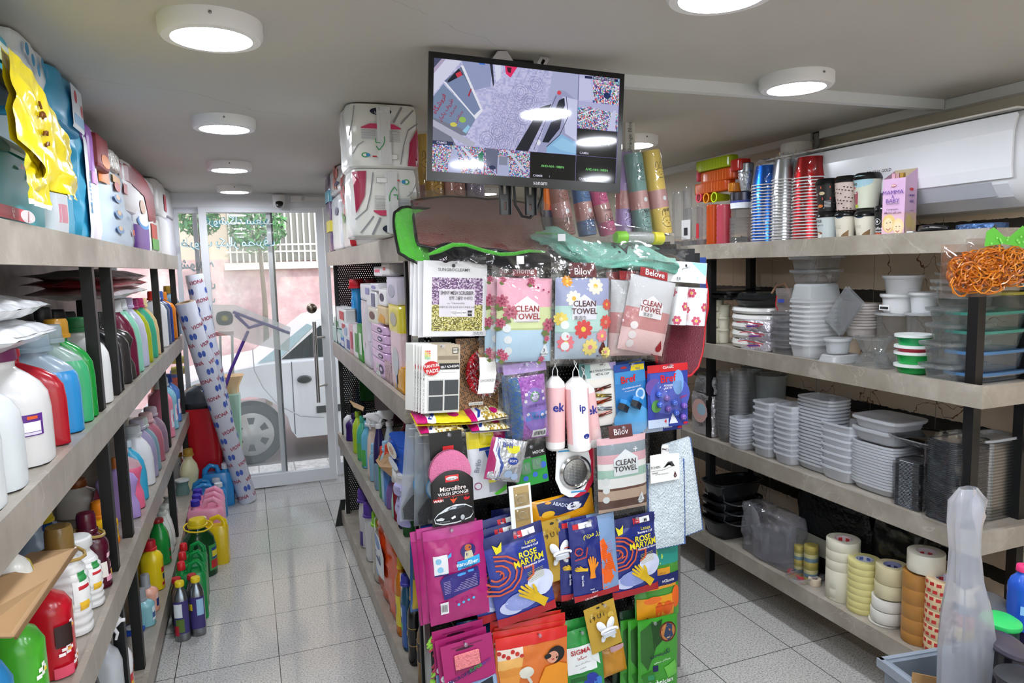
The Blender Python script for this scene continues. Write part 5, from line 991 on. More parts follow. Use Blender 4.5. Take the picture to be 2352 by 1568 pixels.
for k,(py,Y) in enumerate(((690,1.86),(718,1.80),(748,1.88),(775,1.84))):
    flatbag((0,py-12,110,py+14),Y,.05,.34,'plastic_bag_pack',['topmost','second','third','lowest'][k]+' white translucent packet of bags heaped over the near jugs','e6e8ea','bag',roll=[6,-4,5,-2][k],X=-.455+.004*k)
for k,(py,c,l) in enumerate(((632,'8a8c90','grey'),(648,'b01c2c','red'),(668,'d0d2d4','clear white'))):
    flatbag((300,py-8,360,py+8),3.45,.05,.95,'wrapped_pack',l+' film wrapped flat pack lying over the rounded bottles',c,roll=2,X=-.46)
# --- middle level
def flow(c1,c2):return [(o+a,o+a+12,t,t+.035,c1) for o,t0 in ((14,.50),(30,.26),(2,.12)) for a,t in ((0,t0),(-8,t0+.035),(8,t0+.04),(0,t0+.075),(14,t0-.01))]+[(o+2,o+10,t0+.038,t0+.07,c2) for o,t0 in ((14,.50),(30,.26),(2,.12))]
LB_(72,1462,.10,.13,z3,'softener_bottle','blue softener pouch bottle with white flowers in the cardboard box','2b86c4','b0602a','slim',lab=flow('dfe9f8','7aa4e0'),caph=.03)
LB_(134,1392,.10,.13,z3,'softener_bottle','green softener pouch bottle with white flowers in the cardboard box','48a82c','c86a24','slim',lab=flow('f2f6ec','e8d23a')+[(30,62,.2,.42,'26301e')],caph=.03)
LB_(188,1322,.10,.13,z3,'softener_bottle','red softener pouch bottle with white flowers in the cardboard box','b81424','d8702a','slim',lab=flow('f6e6e6','e8a03a')+[(26,60,.36,.60,'2a1512'),(30,66,.02,.14,'e0506a')],caph=.03)
wl=[(8,62,.30,.80,'f2f2f0'),(18,46,.62,.74,'2f8f4a'),(14,50,.50,.60,'c02430'),(20,50,.30,.42,'e6b62c')]
LB_(224,1206,.095,.12,z3,'softener_jug','white ribbed jug with a bronze cap and ring handle','dcdcdb','7d6334','ribs',caph=.075,nr=.03,capr=.034,capmat='gloss',lab=wl,handle='top',hcol='a98a4a')
LB_(247,1232,.08,.12,z3,'softener_jug','second white ribbed jug behind the bronze capped one','dcdcdb','d8d8d6','ribs',caph=.03,nr=.034,lab=wl)
LB_(264,1176,.08,.11,z3,'softener_bottle','burgundy softener bottle with pink blossoms and a golden ring handle','4a0c22','4a0c22','soft',caph=.06,nr=.024,capr=.027,capmat='gloss',handle='top',hcol='a08648',lab=[(-30,0,.3,.4,'e8a0b8'),(0,30,.5,.58,'f2c4d4'),(5,40,.12,.22,'e8a0b8'),(30,66,.2,.45,'ece4dc'),(-10,12,.18,.28,'d8a02a')])
LB_(280,1150,.08,.11,z3,'softener_bottle','yellow softener bottle with an orange cap and flower print','f0b81c','ee8a14','soft',caph=.055,nr=.024,capr=.028,lab=[(-30,4,.42,.62,'fae89a'),(-18,-6,.48,.56,'f09a1c'),(20,50,.2,.6,'f6f0dc'),(-60,60,.03,.14,'e8801c')])
LB_(238,1100,.11,.15,z3,'detergent_jug','off white jug with a brown cap in the second row','dcd8cf','8a4a1c',back=.16,caph=.03,nr=.03)
LB_(160,1170,.12,.12,z3,'detergent_jug','blue jug deep behind the ribbed white jugs','2a5a94','d8c02a',back=.2,caph=.04)
LB_(148,1185,.10,.10,z3,'cleaner_bottle','translucent pale blue bottle behind the cardboard box','a8bccb','ccd6dc',back=.12,mat='milky',caph=.03)
LB_(311,1070,.12,.14,z3,'soap_bottle','tall tapering bottle of pink liquid with an orange cap','e0587e','c86422','tri',fill=(.78,'eec4d0'),caph=.03,nr=.02)
LB_(327,1050,.05,.15,z3,'softener_bottle','lavender bottle between the two pink ones','a48cc8','b0652a','waist',caph=.04)
LB_(338,1030,.09,.14,z3,'soap_bottle','waisted bottle of pink liquid beside the twin posts','e4688c','eac6ce','waist',fill=(.74,'f0d0d8'),caph=.02)
LB_(345,1010,.06,.13,z3,'softener_bottle','sky blue bottle edge beyond the waisted pink one','3aa6cc','cfe0e8','arch',caph=.03)
for px,pyt,c,cap,nm in ((361,976,'e4e6ea','c4c8cc','white'),(368,962,'9c94b4','b9b4c4','grey lavender'),(374,958,'7a9aa8','c0c8c4','grey teal'),(383,947,'b06878','d8b0b4','rose'),(391,934,'8f7688','b8a8b4','mauve'),(397,908,'6a86d4','4a2a86','periwinkle blue purple capped')):
    LB_(px,pyt,.10,.15,z3,'softener_bottle',nm+' rounded softener bottle in the middle left row',c,cap,'arch',caph=.045,nr=.026)
for px,pyt,c,cap,nm in ((378,884,'b0282c','c8502a','dark red'),(386,880,'c4561e','d88a2c','burnt orange')):
    LB_(px,pyt,.09,.1,z3,'cleaner_bottle',nm+' bottle behind the rounded softeners',c,cap,'slim',back=.17,caph=.05)
for px,pyt,c,cap,nm in ((405,872,'e88aa4','e8e8ea','pink'),(413,866,'8ecae0','d8e8f0','light blue'),(420,858,'5a8ad8','2448a0','blue'),(427,850,'e8481c','1d3c9c','red orange')):
    LB_(px,pyt,.09,.13,z3,'cleaner_bottle',nm+' bottle at the far end of the middle left shelf',c,cap,'soft',caph=.05,nr=.02,lab=[(-30,40,.2,.55,'e8e4f0'),(-20,20,.3,.45,'d83a5a')])
for k,(px,py) in enumerate(((411,826),(411,850))):
    b=MB('gloss','c8b41c');b.smooth=True;b.T=Matrix.Rotation(R(90),4,'Y');b.lathe([(.028,-.05),(.030,0),(.028,.05)],16);tag(b.build('tape_roll',loc=on(px,py,'X',-.50)),['upper','lower'][k]+' yellow roll lying at the far end under the upper left board','roll')
# small bottle, blue packs and the cardboard box in front
c=on(22,1310,'X',-.50);bottle('dropper_bottle','small white bottle with a yellow and purple label lying on the cardboard flap','bottle',(c.x,c.y-.02,c.z-.075),.07,.09,.15,'e6e6e0','f0f0ee','round',rz=R(90),caph=.03,lab=[(12,50,.55,.8,'d8c82c'),(12,50,.42,.54,'4a3a86'),(16,46,.15,.42,'e8a83a'),(-40,4,.2,.5,'c4c8bc')])
softbox('wet_wipe_pack','dark blue plastic pack behind the small white bottle','wipes',(-.66,ycol(95,-.60,.9),.84),(.16,.1,.12),'1f3f9c',R(90))
def poly3(name,label,cat,pts,col,mat,th=.004,parent=None):
    P=[Vector(p) for p in pts];n_=(P[1]-P[0]).cross(P[2]-P[0]).normalized()*th;b=MB(mat,col);n=len(P)
    b.add(P+[p+n_ for p in P],[tuple(range(n))[::-1],tuple(range(n,2*n))]+[(i,(i+1) % n,(i+1) % n+n,i+n) for i in range(n)]);o=b.build(name,parent)
    if label:tag(o,label,cat)
    return o
bx=thing('cardboard_box','brown cardboard box with a raised torn flap holding the flowered bottles','box',(0,0,0))
poly3('flap',None,None,[on(172,1258,'X',-.43),on(150,1300,'X',-.42),on(32,1462,'X',-.40),on(-60,1462,'X',-.42),on(-60,1350,'X',-.50),on(70,1268,'X',-.56)],'b08c62','paper',parent=bx)
poly3('corrugated_edge',None,None,[on(173,1258,'X',-.425),on(31,1463,'X',-.395),on(33,1469,'X',-.395),on(175,1264,'X',-.425)],'7d6140','paper',parent=bx)
b=MB('paper','a8845a');b.box(-.63,-.625,1.15,2.02,.66,.96);b.build('back_wall',bx)
# --- lowest level
for px,pyt,w,c,cap,kd,nm,kw in ((262,1470,.10,'2a2c2e','111','slim','black spray bottle low behind the near post',dict(trig='141416')),(300,1450,.09,'b8bcc0','e8e8ea','slim','grey spray bottle with a white trigger',dict(trig='e8e8ea')),
    (318,1462,.10,'f0f0f2','e8e8ea','soft','white cleaner bottle with a red and yellow label',dict(lab=[(0,40,.2,.5,'d02028'),(8,30,.25,.38,'e8c82a')])),(312,1500,.08,'e85a1c','e8e8ea','soft','orange cleaner bottle at the bottom',{}),(337,1440,.09,'1f48a8','dadada','slim','royal blue bottle on the lowest left shelf',{}),
    (361,1351,.07,'7fb4bc','8f9498','slim','pale teal bottle with a grey cap',dict(lab=[(-30,40,.2,.7,'dce8ec'),(10,40,.3,.5,'3a5a8c')],caph=.05)),(369,1318,.07,'e0a48c','9a9ca0','slim','peach bottle with a grey cap',dict(lab=[(-30,40,.2,.7,'e8c8b8'),(10,40,.2,.5,'2c3c74')],caph=.06)),
    (358,1262,.08,'e8c81c','d03028','slim','yellow bottle half hidden by the near yellow one',dict(back=.06)),(382,1239,.085,'ecd01e','c8202c','slim','bright yellow bleach bottle with a red and white cap',dict(lab=[(5,40,.42,.54,'c8202c'),(12,34,.25,.38,'26306c'),(5,40,.1,.18,'c8202c')],caph=.045)),
    (397,1190,.10,'1f8f3c','a81c24','arch','deep green bottle with a red cap on the lowest shelf',dict(lab=[(14,34,.1,.16,'c02030'),(14,34,.3,.37,'c02030')],caph=.02)),
    (403,1172,.10,'e2e6e2','d8dcd8','tri','first white tapering bottle after the green one',{}),(407,1158,.12,'dfe4e0','d8dcd8','tri','second white tapering bottle after the green one',{}),(411,1138,.14,'dde2de','d8dcd8','tri','third white tapering bottle, largest of the three',{})):
    LB_(px,pyt,w,.095,z4,'cleaner_bottle',nm,c,cap,kd,**kw)
# --- floor beside the shelves
def FB(px,pyb,pyt,w,d,name,label,col,cap,kind='jug',rz=R(90),**k):
    p=on(px,pyb,'Z',0);h=zrow(pyt,p.x,p.y);return bottle(name,label,k.pop('cat','bottle'),(p.x,p.y,0),w,d,h,col,cap,kind,rz=rz,**k)
sl=[(-60,60,.15,.74,'3a2f6e'),(-52,10,.45,.70,'d9dde2'),(-40,20,.18,.42,'56702c'),(-60,-20,.12,.30,'b02838')]
FB(422,1466,1334,.062,.062,'polish_bottle','silver polish bottle with a yellow cap and purple label, left of the pair','8f9396','e0c41c','slim',lab=sl,caph=.022,nr=.016,rz=0,mat='metal')
FB(458,1454,1324,.062,.062,'polish_bottle','silver polish bottle with a yellow cap and purple label, right of the pair','8f9396','e0c41c','slim',lab=sl[:1]+[(0,50,.4,.7,'9cc4e0'),(-60,-30,.5,.62,'e0c41c')],caph=.022,nr=.016,rz=0,mat='metal')
FB(414,1444,1326,.06,.06,'polish_bottle','silver bottle with a red cap behind the left polish bottle','8f9396','b8202c','slim',caph=.022,nr=.016,rz=0,mat='metal')
FB(449,1436,1318,.06,.06,'polish_bottle','silver bottle with a red cap behind the right polish bottle','8f9396','b8202c','slim',caph=.022,nr=.016,rz=0,mat='metal')
def can(px,pyb,pyt,w,d,name,label,col,cap,cappos=-1,mat='gloss',hole='555',rz=0,capc=None,lab=None,group=None,htop=.06):
    """flat sided canister: neck on one side of the top, loop handle on the other"""
    p=on(px,pyb,'Z',0);h=zrow(pyt,p.x,p.y);t=thing(name,label,'canister',(p.x,p.y,0),(0,0,rz),group);b=MB(mat,col);b.smooth=True;hb=h*.78
    b.loft([(0,w/2*.95,d/2*.92),(.01,w/2,d/2),(hb*.92,w/2,d/2),(hb,w/2*.9,d/2*.8)],24,5);b.build('body',t)
    cx=cappos*w*.26;b=MB(mat,col);b.smooth=True;b.lathe([(w*.16,hb-.01),(w*.11,hb+h*.05),(w*.10,hb+h*.09)],16,c=(cx,0));b.build('neck',t)
    b=MB('satin',cap);b.smooth=True;b.lathe([(w*.13,hb+h*.07),(w*.135,hb+h*.08),(w*.125,hb+h*.18),(w*.10,hb+h*.195)],18,c=(cx,0));b.build('cap',t)
    b=MB(mat,col);b.smooth=True;q=-cappos;r=min(w*.09,d*.22);b.tube([(cx*.2,0,hb*.97),(q*w*.02,0,hb+h*.13),(q*w*.22,0,hb+h*.17),(q*w*.38,0,hb+h*.08),(q*w*.42,0,hb*.86)],[r,r*.9,r*.9,r,r*1.1],10);b.build('handle',t)
    if lab:b=MB('satin','fff');S=Surf(w*.8,hb*.8,0);b.T=Matrix.Translation((0,-d/2-.0005,hb*.5));decals(b,S,lab);b.build('label',t)
    return t
for k,(dy,py) in enumerate(((0,1283),(.09,1260),(.18,1238))):
    t=can(445,1420,1283,.135,.075,'cleaner_canister',['front','middle','hindmost'][k]+' of three green canisters with red caps','178a44','d01c28',rz=R(4));t.location.y+=dy+.03*k;t.location.x -= .004*k
t=FB(462,1318,1190,.155,.155,'dish_soap_bottle','large dark green dish soap bottle with a yellow cap and ring handle','11401f','e0c41c','round',rz=R(30),caph=.04,nr=.036,lab=[(10,62,.12,.62,'3f9c4a'),(20,56,.34,.56,'1f4a8c'),(22,54,.38,.50,'e8d82a'),(16,60,.16,.32,'c8242c')],handle='top',hcol='e0c41c')
t=can(492,1292,1182,.17,.085,'detergent_canister','yellow canister with a big loop handle beside the dark green bottle','e6c318','e8e0c0',rz=R(-8))
for k,(dy,cc,cl) in enumerate(((.0,0,'front'),(.11,0,'middle'),(.22,0,'hindmost'))):
    t=can(478,1250,1142,.20,.10,'pink_canister',cl+' of three translucent pink canisters with blue caps','f0a0bc','3a2fae',rz=R(0),mat='gloss');t.location.y+=dy
for k,(px,pyb,pyt,l) in enumerate(((487,1188,1108,'front lower'),(482,1172,1098,'rear lower'),(505,1160,1062,'front upper'),(497,1148,1054,'rear upper'))):
    can(px,pyb,pyt,.20,.10,'blue_canister',l+' blue canister with a white cap by the leaning film roll','2f8fd0','dfe3e6',cappos=1)
for k,(px,pyb,pyt,l) in enumerate(((478,1150,1080,'nearer'),(494,1128,1040,'farther'))):
    can(px,pyb,pyt,.20,.10,'amber_canister',l+' amber canister with a red cap among the blue ones','dca050','c4202c',cappos=.2)
FB(442,1172,1030,.12,.085,'softener_bottle','cream bottle with a golden cap standing on the floor by the canisters','e8e2b4','b08a34','waist',rz=R(10),caph=.045,nr=.026,lab=[(20,70,.15,.38,'b8482c'),(30,60,.2,.3,'e8c46a')])
FB(419,1160,1038,.08,.08,'cleaner_bottle','white bottle with a navy neck and golden cap left of the cream bottle','e4e6e8','b08a34','slim',caph=.03,nr=.02,lab=[(-80,80,.80,.90,'24307c')])
FB(424,1185,1100,.09,.09,'cup_pot','clear teal tumbler left of the cream bottle','9cc4be','d8e0dc','round',cat='tumbler',mat='milky',caph=.012,nr=.04,capr=.048)
# red bin and translucent bag behind the far end
p=on(473,1100,'Z',0);t=thing('red_bin','tall red plastic bin by the glass beside the leaning film rolls','bin',(-.345,5.275,0));b=MB('gloss','c0202a');b.smooth=True;b.loft([(0,.09,.09),(.02,.10,.10),(.66,.13,.12),(.68,.135,.125)],24,4,cap1=False);b.C('a01820');b.loft([(.67,.13,.12),(.3,.11,.1)],24,4,cap0=False);b.build('body',t)
b=MB('bag','3a3f44');b.smooth=True;b.T=Matrix.Translation((0,0,.72));b.loft([(-.06,.11,.10),(0,.14,.13),(.07,.11,.10),(.11,.04,.05)],18,2.5);b.build('bin_liner_bulge',t)
# leaning printed film rolls
def leanroll(base,top,r,label):
    a,c=Vector(base),Vector(top);L=(c-a).length;t=thing('film_roll',label,'roll',a,Vector((0,0,1)).rotation_difference(c-a).to_euler())
    b=MB('gloss','d5d9e6');b.smooth=True;b.lathe([(r*.98,0),(r,.004),(r,L-.004),(r*.96,L)],28,cap0=True,cap1=False);o=b.build('wound_film',t)
    b=MB('paper','b0987c');b.smooth=True;b.lathe([(r*.96,L),(r*.55,L+.001),(r*.55,L-.03)],24,cap0=False,cap1=True);b.build('cardboard_core',t)
    b=MB('satin','fff');vs,fs,tw,th=glyphs('VIONA',.02);k=.027/th;row=0;zz=.05
    while zz < L-.04:
        for q in range(3):
            A0=q*math.pi*2/3+row*.9;b.C('a8304a' if row % 2 == 0 else '4a68c0')
            if row % 2 == 0:b.add([((r+.0014)*math.cos(A0+x*k*.85/r),(r+.0014)*math.sin(A0+x*k*.85/r),zz+y*k+x*k*.12) for x,y in vs],fs)
            else:
                for s_ in (-1,1):b.add([((r+.0014)*math.cos(A0+s_*(.012+.012*math.cos(i*.785))/r),(r+.0014)*math.sin(A0+s_*(.012+.012*math.cos(i*.785))/r),zz+.022*math.sin(i*.785)) for i in range(8)],[tuple(range(8))])
        zz+=.062;row+=1
    b.build('print',t);return t
Z0=on(566,1140,'Z',0)
leanroll((-.085,5.14,.012),tuple(on(425,694,'Y',4.94)),.062,'white roll of printed film leaning in front, red lettering with blue marks')
leanroll((-.14,5.27,.012),tuple(on(446,630,'Y',5.22)),.058,'taller white roll of printed film leaning behind the front one')
# --- top shelf: nappy packs and paper rolls up to the ceiling
zt=1.703
def TB(px0,px1,pyt,d,name,label,col,X=-.455,pyb=None,**k):
    z=zt if pyb is None else None
    Y0,Y1=ycol(px0,X,zt),ycol(px1,X,zt)
    if z is None:z=zrow(pyb,X,(Y0+Y1)/2)
    h=min(zrow(pyt,X,(Y0+Y1)/2),CEIL-.004)-z
    k.setdefault('mat','satin')
    return softbox(name,label,k.pop('cat','nappy pack'),(X-d/2,(Y0+Y1)/2,z),(abs(Y1-Y0),d,h),col,R(90),**k)
TEAL='35b4c2'
TB(-60,128,318,.28,'nappy_pack','teal nappy pack marked 40 at the near end of the top left shelf',TEAL,X=-.452,front=[('r',.02,.02,.98,.16,'e8f2f4'),('e',.3,.12,.14,'1f7a5c',.08),('r',.02,.78,.62,.92,'d8485a'),('e',.58,.85,.10,'eadfe0',.075),('p',[(.9,.3),(.99,.27),(.97,.4)],'d84a4a'),('p',[(.70,.30),(.78,.36),(.68,.38)],'d84a4a'),('p',[(.78,.42),(.85,.46),(.77,.49)],'e07a6a'),('p',[(.55,.24),(.62,.30),(.52,.31)],'d84a4a')],frontT=[('t','40',.16,.85,.030,'fff',.04),('t','2-5',.38,.82,.012,'fff',.02),('t','Kg',.38,.88,.012,'fff',.02),('t','1',.58,.85,.028,'c83a4a',.04)])
TB(130,143,180,.28,'nappy_pack','white nappy pack edge with blue lettering right of the teal pack','e4eef4',X=-.45,frontT=[('t','Chuchi',.5,.6,.03,'2a8fc4',.03,90)])
TB(144,188,190,.28,'nappy_pack','tall cyan nappy pack, nearer of the two cyan ones','46b8de',wr=.012,X=-.45,front=[('r',.0,.7,.3,.98,'e8eef2'),('r',.02,.8,.25,.92,'e8a0b0')])
TB(190,222,290,.28,'nappy_pack','tall cyan nappy pack with a white lettered edge, farther of the two','3aaed8',wr=.012,X=-.45,front=[('r',.55,.05,.99,.98,'eef2f6'),('e',.9,.2,.08,'d04a6a')],frontT=[('t','Molfix',.78,.55,.045,'2a8fc4',.03,90)])
TB(223,243,285,.26,'nappy_pack','narrow white and violet nappy pack before the light blue ones','ece6ee',X=-.445,front=[('r',.0,.0,.4,.4,'9a5ab4'),('r',.1,.4,.6,.5,'c48ad0')])
TB(243,318,392,.26,'nappy_pack','pale blue nappy pack with little animal prints','c9dcec',X=-.45,wr=.008,front=[('r',.03,.12,.2,.26,'e07a2a'),('r',.3,.08,.52,.18,'e8a030'),('e',.42,.22,.09,'d04a2a',.06),('r',.62,.10,.74,.24,'c8302c')]+[('e',.40,.38+.2*i,.11,'7aa0cc',.05) for i in range(3)]+[('e',.40,.36+.2*i,.06,'e8c8a0',.03) for i in range(3)]+[('r',.8,.72,.9,.80,'e05a3a')],frontT=[('t','Pull',.8,.55,.035,'4a5a9c',.02),('t','ups',.85,.64,.02,'4a5a9c',.02)])
TB(318,350,418,.24,'nappy_pack','white nappy pack with a violet lower half and blue ribbon print','e9ecf2',X=-.44,front=[('r',.02,.64,.98,.98,'6a3f94'),('e',.5,.58,.4,'3f8fd0',.10),('e',.5,.55,.34,'eef0f4',.08),('e',.5,.35,.2,'c8a890',.10)])
TB(300,372,398,.22,'tissue_pack','dark red and white tissue pack on top of the nappy packs','ece9ea',X=-.44,pyb=505,cat='tissue pack',front=[('p',[(.0,.02),(.5,.02),(.85,.3),(.9,.98),(.6,.98),(.5,.5),(.0,.4)],'8c1226')])
TB(350,376,500,.22,'napkin_pack','green, white and red napkin pack at the shelf edge','e6e8e2',X=-.44,cat='napkin pack',front=[('r',.1,.2,.5,.6,'c83a30'),('r',.1,.6,.6,.9,'5cae4a')])
TB(376,396,500,.20,'toilet_roll_pack','lower white toilet roll pack at the far end of the top shelf','e9e9ea',X=-.44,cat='toilet paper')
TB(396,414,505,.20,'toilet_roll_pack','farthest lower white toilet roll pack with a violet edge','dcdce6',X=-.44,cat='toilet paper')
TB(372,394,402,.20,'toilet_roll_pack','upper white toilet roll pack with a red print','ecebe9',X=-.44,pyb=498,cat='toilet paper',front=[('r',.6,.3,.95,.8,'b83a4a')])
TB(395,412,396,.20,'toilet_roll_pack','farthest upper white toilet roll pack touching the ceiling','e2e2e6',X=-.44,pyb=502,cat='toilet paper')
TB(-60,80,40,.26,'sanitary_pack','turquoise and cream striped pack on top at the photo left edge','2fa0b8',X=-.43,pyb=150,cat='pack',front=[('r',.0,.28,1,.5,'cfd8cc'),('r',0,.5,1,.72,'c8d29a')])
TB(82,152,62,.26,'nappy_pack','clear edged white nappy pack with blue prints, leaning against the ceiling','e6edf2',X=-.43,pyb=214,front=[('e',.2+.15*i,.3+.12*(i % 3),.05,'3a9ad0') for i in range(5)],wr=.01)
TB(158,222,172,.26,'nappy_pack','light blue nappy pack with red dots on top of the cyan packs','3f9ec8',X=-.42,pyb=300,wr=.01,front=[('r',.45,.1,.95,.95,'dfe9f2'),('e',.6,.3,.05,'c83a4a'),('e',.8,.5,.05,'c83a4a'),('r',.5,.65,.95,.85,'6fb0dc')])
TB(244,271,314,.16,'tea_box','maroon carton on top between the cyan and pale blue nappy packs','7a1420',X=-.43,pyb=391,cat='carton',mat='satin',pw=12,wr=0,front=[('e',.55,.75,.35,'c8762a',.2)])
TB(272,295,350,.16,'wrapped_pack','crumpled clear wrapped pack right of the maroon carton','d8d4cc',X=-.43,pyb=392,cat='pack',mat='foil')
# yellow bag and the snack like pouch draped over the near packs
t=thing('plastic_bag','crumpled glossy yellow bag with brown face print draped over the near nappy packs','bag',on(88,268,'X',-.40));W,H=.36,.17
b=MB('bag','d6c20e');b.smooth=True
def yb(u,v):return Vector((.012+.015*math.sin(u*9)*v+.012*noise.noise(Vector((u*6,v*5,1))),(u-.5)*W*1.25,(.5-v)*H*(1+.25*math.sin(u*4))-.09*u+.010*noise.noise(Vector((u*4,2,v*3)))))
b.grid(lambda u,v:yb(u,1-v),36,20);b.grid(lambda u,v:yb(1-u,1-v)-Vector((.012,0,0)),20,12);b.build('pouch',t)
b=MB('satin','6a3c10');
for (u0,v0,l) in ((.30,.30,.08),(.36,.36,.07),(.42,.30,.06),(.5,.42,.05),(.55,.5,.03)):
    pts=[yb(u0+l*a/5,v0+.03*math.sin(a*1.3))+Vector((.004,0,0)) for a in range(6)];b.tube(pts,.0025,5)
b.build('print',t)
b=MB('bag','e8d414');b.smooth=True
f2=lambda u,v:Vector((.008+.012*noise.noise(Vector((u*5,v*5,4))),(u-.5)*.17,(.5-v)*.105));b.T=Matrix.Translation((.005,-.11,-.15));b.grid(lambda u,v:f2(u,1-v),14,10,lambda u,v:'f2efe2' if v < .1 else 'd6c20e');b.build('lower_fold',t)
TB(-60,100,142,.2,'snack_pouch','navy and brown glossy pouch above the yellow bag','2c2a4c',X=-.415,pyb=196,cat='pouch',pw=3,top=.6,wr=.01,front=[('r',0,.5,1,.9,'6a5240')])
TB(-60,26,78,.2,'tissue_pack','green and white pack at the top left edge of the photo','2fa04a',X=-.41,pyb=140,cat='pack',front=[('r',.6,.1,.8,.9,'e8f0e8')])
# ================================================================ MONITOR AND WHAT LIES ON TOP OF THE ISLAND
mt=thing('monitor','black wall monitor hung from the ceiling showing surveillance camera pictures','monitor',(.713,1.745,1.958),(R(-.3),R(3.2),R(-4.3)))
MW,MH=.53,.315
b=MB('gloss','040405');b.box(-MW/2,MW/2,-.004,.004,MH/2-.014,MH/2);b.box(-MW/2,MW/2,-.004,.004,-MH/2,-MH/2+.024);b.box(-MW/2,-MW/2+.013,-.004,.004,-MH/2+.024,MH/2-.014);b.box(MW/2-.013,MW/2,-.004,.004,-MH/2+.024,MH/2-.014);b.build('bezel',mt)
b=MB('satin','111');b.box(-MW/2+.004,MW/2-.004,.0045,.03,-MH/2+.004,MH/2-.004);b.box(-.13,.13,.03,.05,-.1,.1);b.build('back_shell',mt)
SW,SH=MW-.026,MH-.038;S=Surf(SW,SH,0);b=MB('screen','000');b.T=Matrix.Translation((0,-.0015,.005));D=[]
sky='c6c8ee'
D+=[('r',0,0,1,1,'050608'),('g',0,0,.765,.755,60,50,lambda u,v:rnd.choice(['bfc0ea','c8c8ee','b4b6e0','d0cff2'])),('g',.30,.25,.60,.755,60,60,lambda u,v:rnd.choice(['a9abd6','c4c4ea','b2b2dc','cfcdf0'])),('p',[(.62,0),(.765,0),(.765,.34),(.60,.30)],'b4b9dc')]
D+=[('p',[(0,0),(.10,0),(0,.12)],'4a4f6c'),('p',[(.04,0),(.09,0),(0,.17),(0,.09)],'b6a8c8'),('p',[(.06,.0),(.14,0),(.0,.32),(0,.14)],'dcdcf4'),('p',[(.055,.19),(.145,.04),(.20,.22),(.10,.30)],'6b7694'),('p',[(.07,.19),(.125,.07),(.155,.13),(.09,.26)],'1e2230'),('p',[(.11,.12),(.135,.09),(.15,.15),(.13,.18)],'d83a4a'),
  ('p',[(.14,.0),(.30,.0),(.29,.20),(.20,.25),(.15,.05)],'9aa4cc'),('p',[(.285,0),(.30,.0),(.31,.17),(.305,.20)],'2a2c40'),('p',[(.31,0),(.345,.0),(.345,.11),(.32,.16)],'dfe4fa'),('p',[(.365,0),(.43,0),(.395,.10),(.37,.07)],'ec2f6c'),('p',[(.375,.01),(.40,.01),(.395,.06),(.38,.05)],'401828'),('r',.23,.0,.26,.012,'3a74d8'),
  ('p',[(.0,.34),(.05,.22),(.22,.50),(.18,.62),(.0,.52)],'7c8fb0'),('p',[(.06,.22),(.15,.12),(.245,.40),(.21,.47)],'7f8eb4'),('p',[(.05,.20),(.062,.20),(.225,.50),(.215,.50)],'eef0fc'),('p',[(.135,.04),(.15,.04),(.25,.40),(.24,.41)],'eef0fc'),('p',[(.21,.47),(.25,.40),(.255,.42),(.215,.51)],'eef0fc'),('p',[(.175,.30),(.19,.235),(.195,.235),(.182,.31)],'b02438'),
  ('p',[(0,.52),(.18,.62),(.17,.66),(.05,.62),(.12,.755),(0,.755)],'7a7f92'),('p',[(0,.54),(.22,.72),(.21,.755),(.18,.755),(0,.60)],'b8bace'),('e',.15,.52,.018,'9cc85a',.026),('e',.105,.57,.018,'d8d060',.02),('p',[(.15,.62),(.18,.56),(.19,.58),(.17,.64)],'9ad0ee')]
for k in range(9):
    D.append(('l',[(.28+.04*k,.755-.0*k),(.45+.045*k,0)] if k < 4 else [(.20+.03*k,.50-.04*(k-4)),(.48+.02*k,.66-.10*(k-4))],.0007,'8688b4'))
for cu,cv in ((.33,.60),(.415,.53),(.37,.70),(.47,.44),(.50,.30),(.28,.68),(.53,.14),(.46,.66),(.45,.22)):
    for rr in (.018,.030,.042):D.append(('l',[(cu+rr*math.cos(a*.52),cv-rr*SW/SH*math.sin(a*.52)) for a in range(13)],.0007,'6f719c'))
D+=[('p',[(.56,.34),(.62,.30),(.50,.755),(.43,.755)],'1c1e2c'),('p',[(.55,.755),(.585,.50),(.63,.24),(.66,.165),(.69,.165),(.765,.25),(.765,.755)],'a2a6cc'),('p',[(.68,.22),(.765,.24),(.765,.62),(.70,.56)],'d2d6f6'),('p',[(.625,.42),(.66,.26),(.69,.23),(.695,.30),(.67,.40)],'14182a'),('p',[(.575,.66),(.62,.47),(.68,.42),(.67,.52),(.61,.66)],'161a30'),('p',[(.60,.70),(.68,.57),(.765,.64),(.765,.755),(.60,.755)],'8ec0ea'),('p',[(.63,.68),(.685,.60),(.76,.66),(.76,.74),(.68,.72)],'9fd0f4'),('e',.555,.665,.012,'eef0ff',.026),('e',.66,.19,.012,'e04a5a',.02),('l',[(.70,.22),(.715,.40),(.67,.58),(.60,.70)],.002,'3a3f58'),('l',[(.53,.735),(.60,.42),(.645,.22)],.0016,'4a4e68')]
def spk(u,v):return rnd.choice(['e8e4f8','b8b4d8','4c5f9c','d84a6a','5ac0d8','3a3450','f0eef8','7ac88a','c8b4e0','9a5aa8','f2f2fc','2a6ac8','e87a5a'])
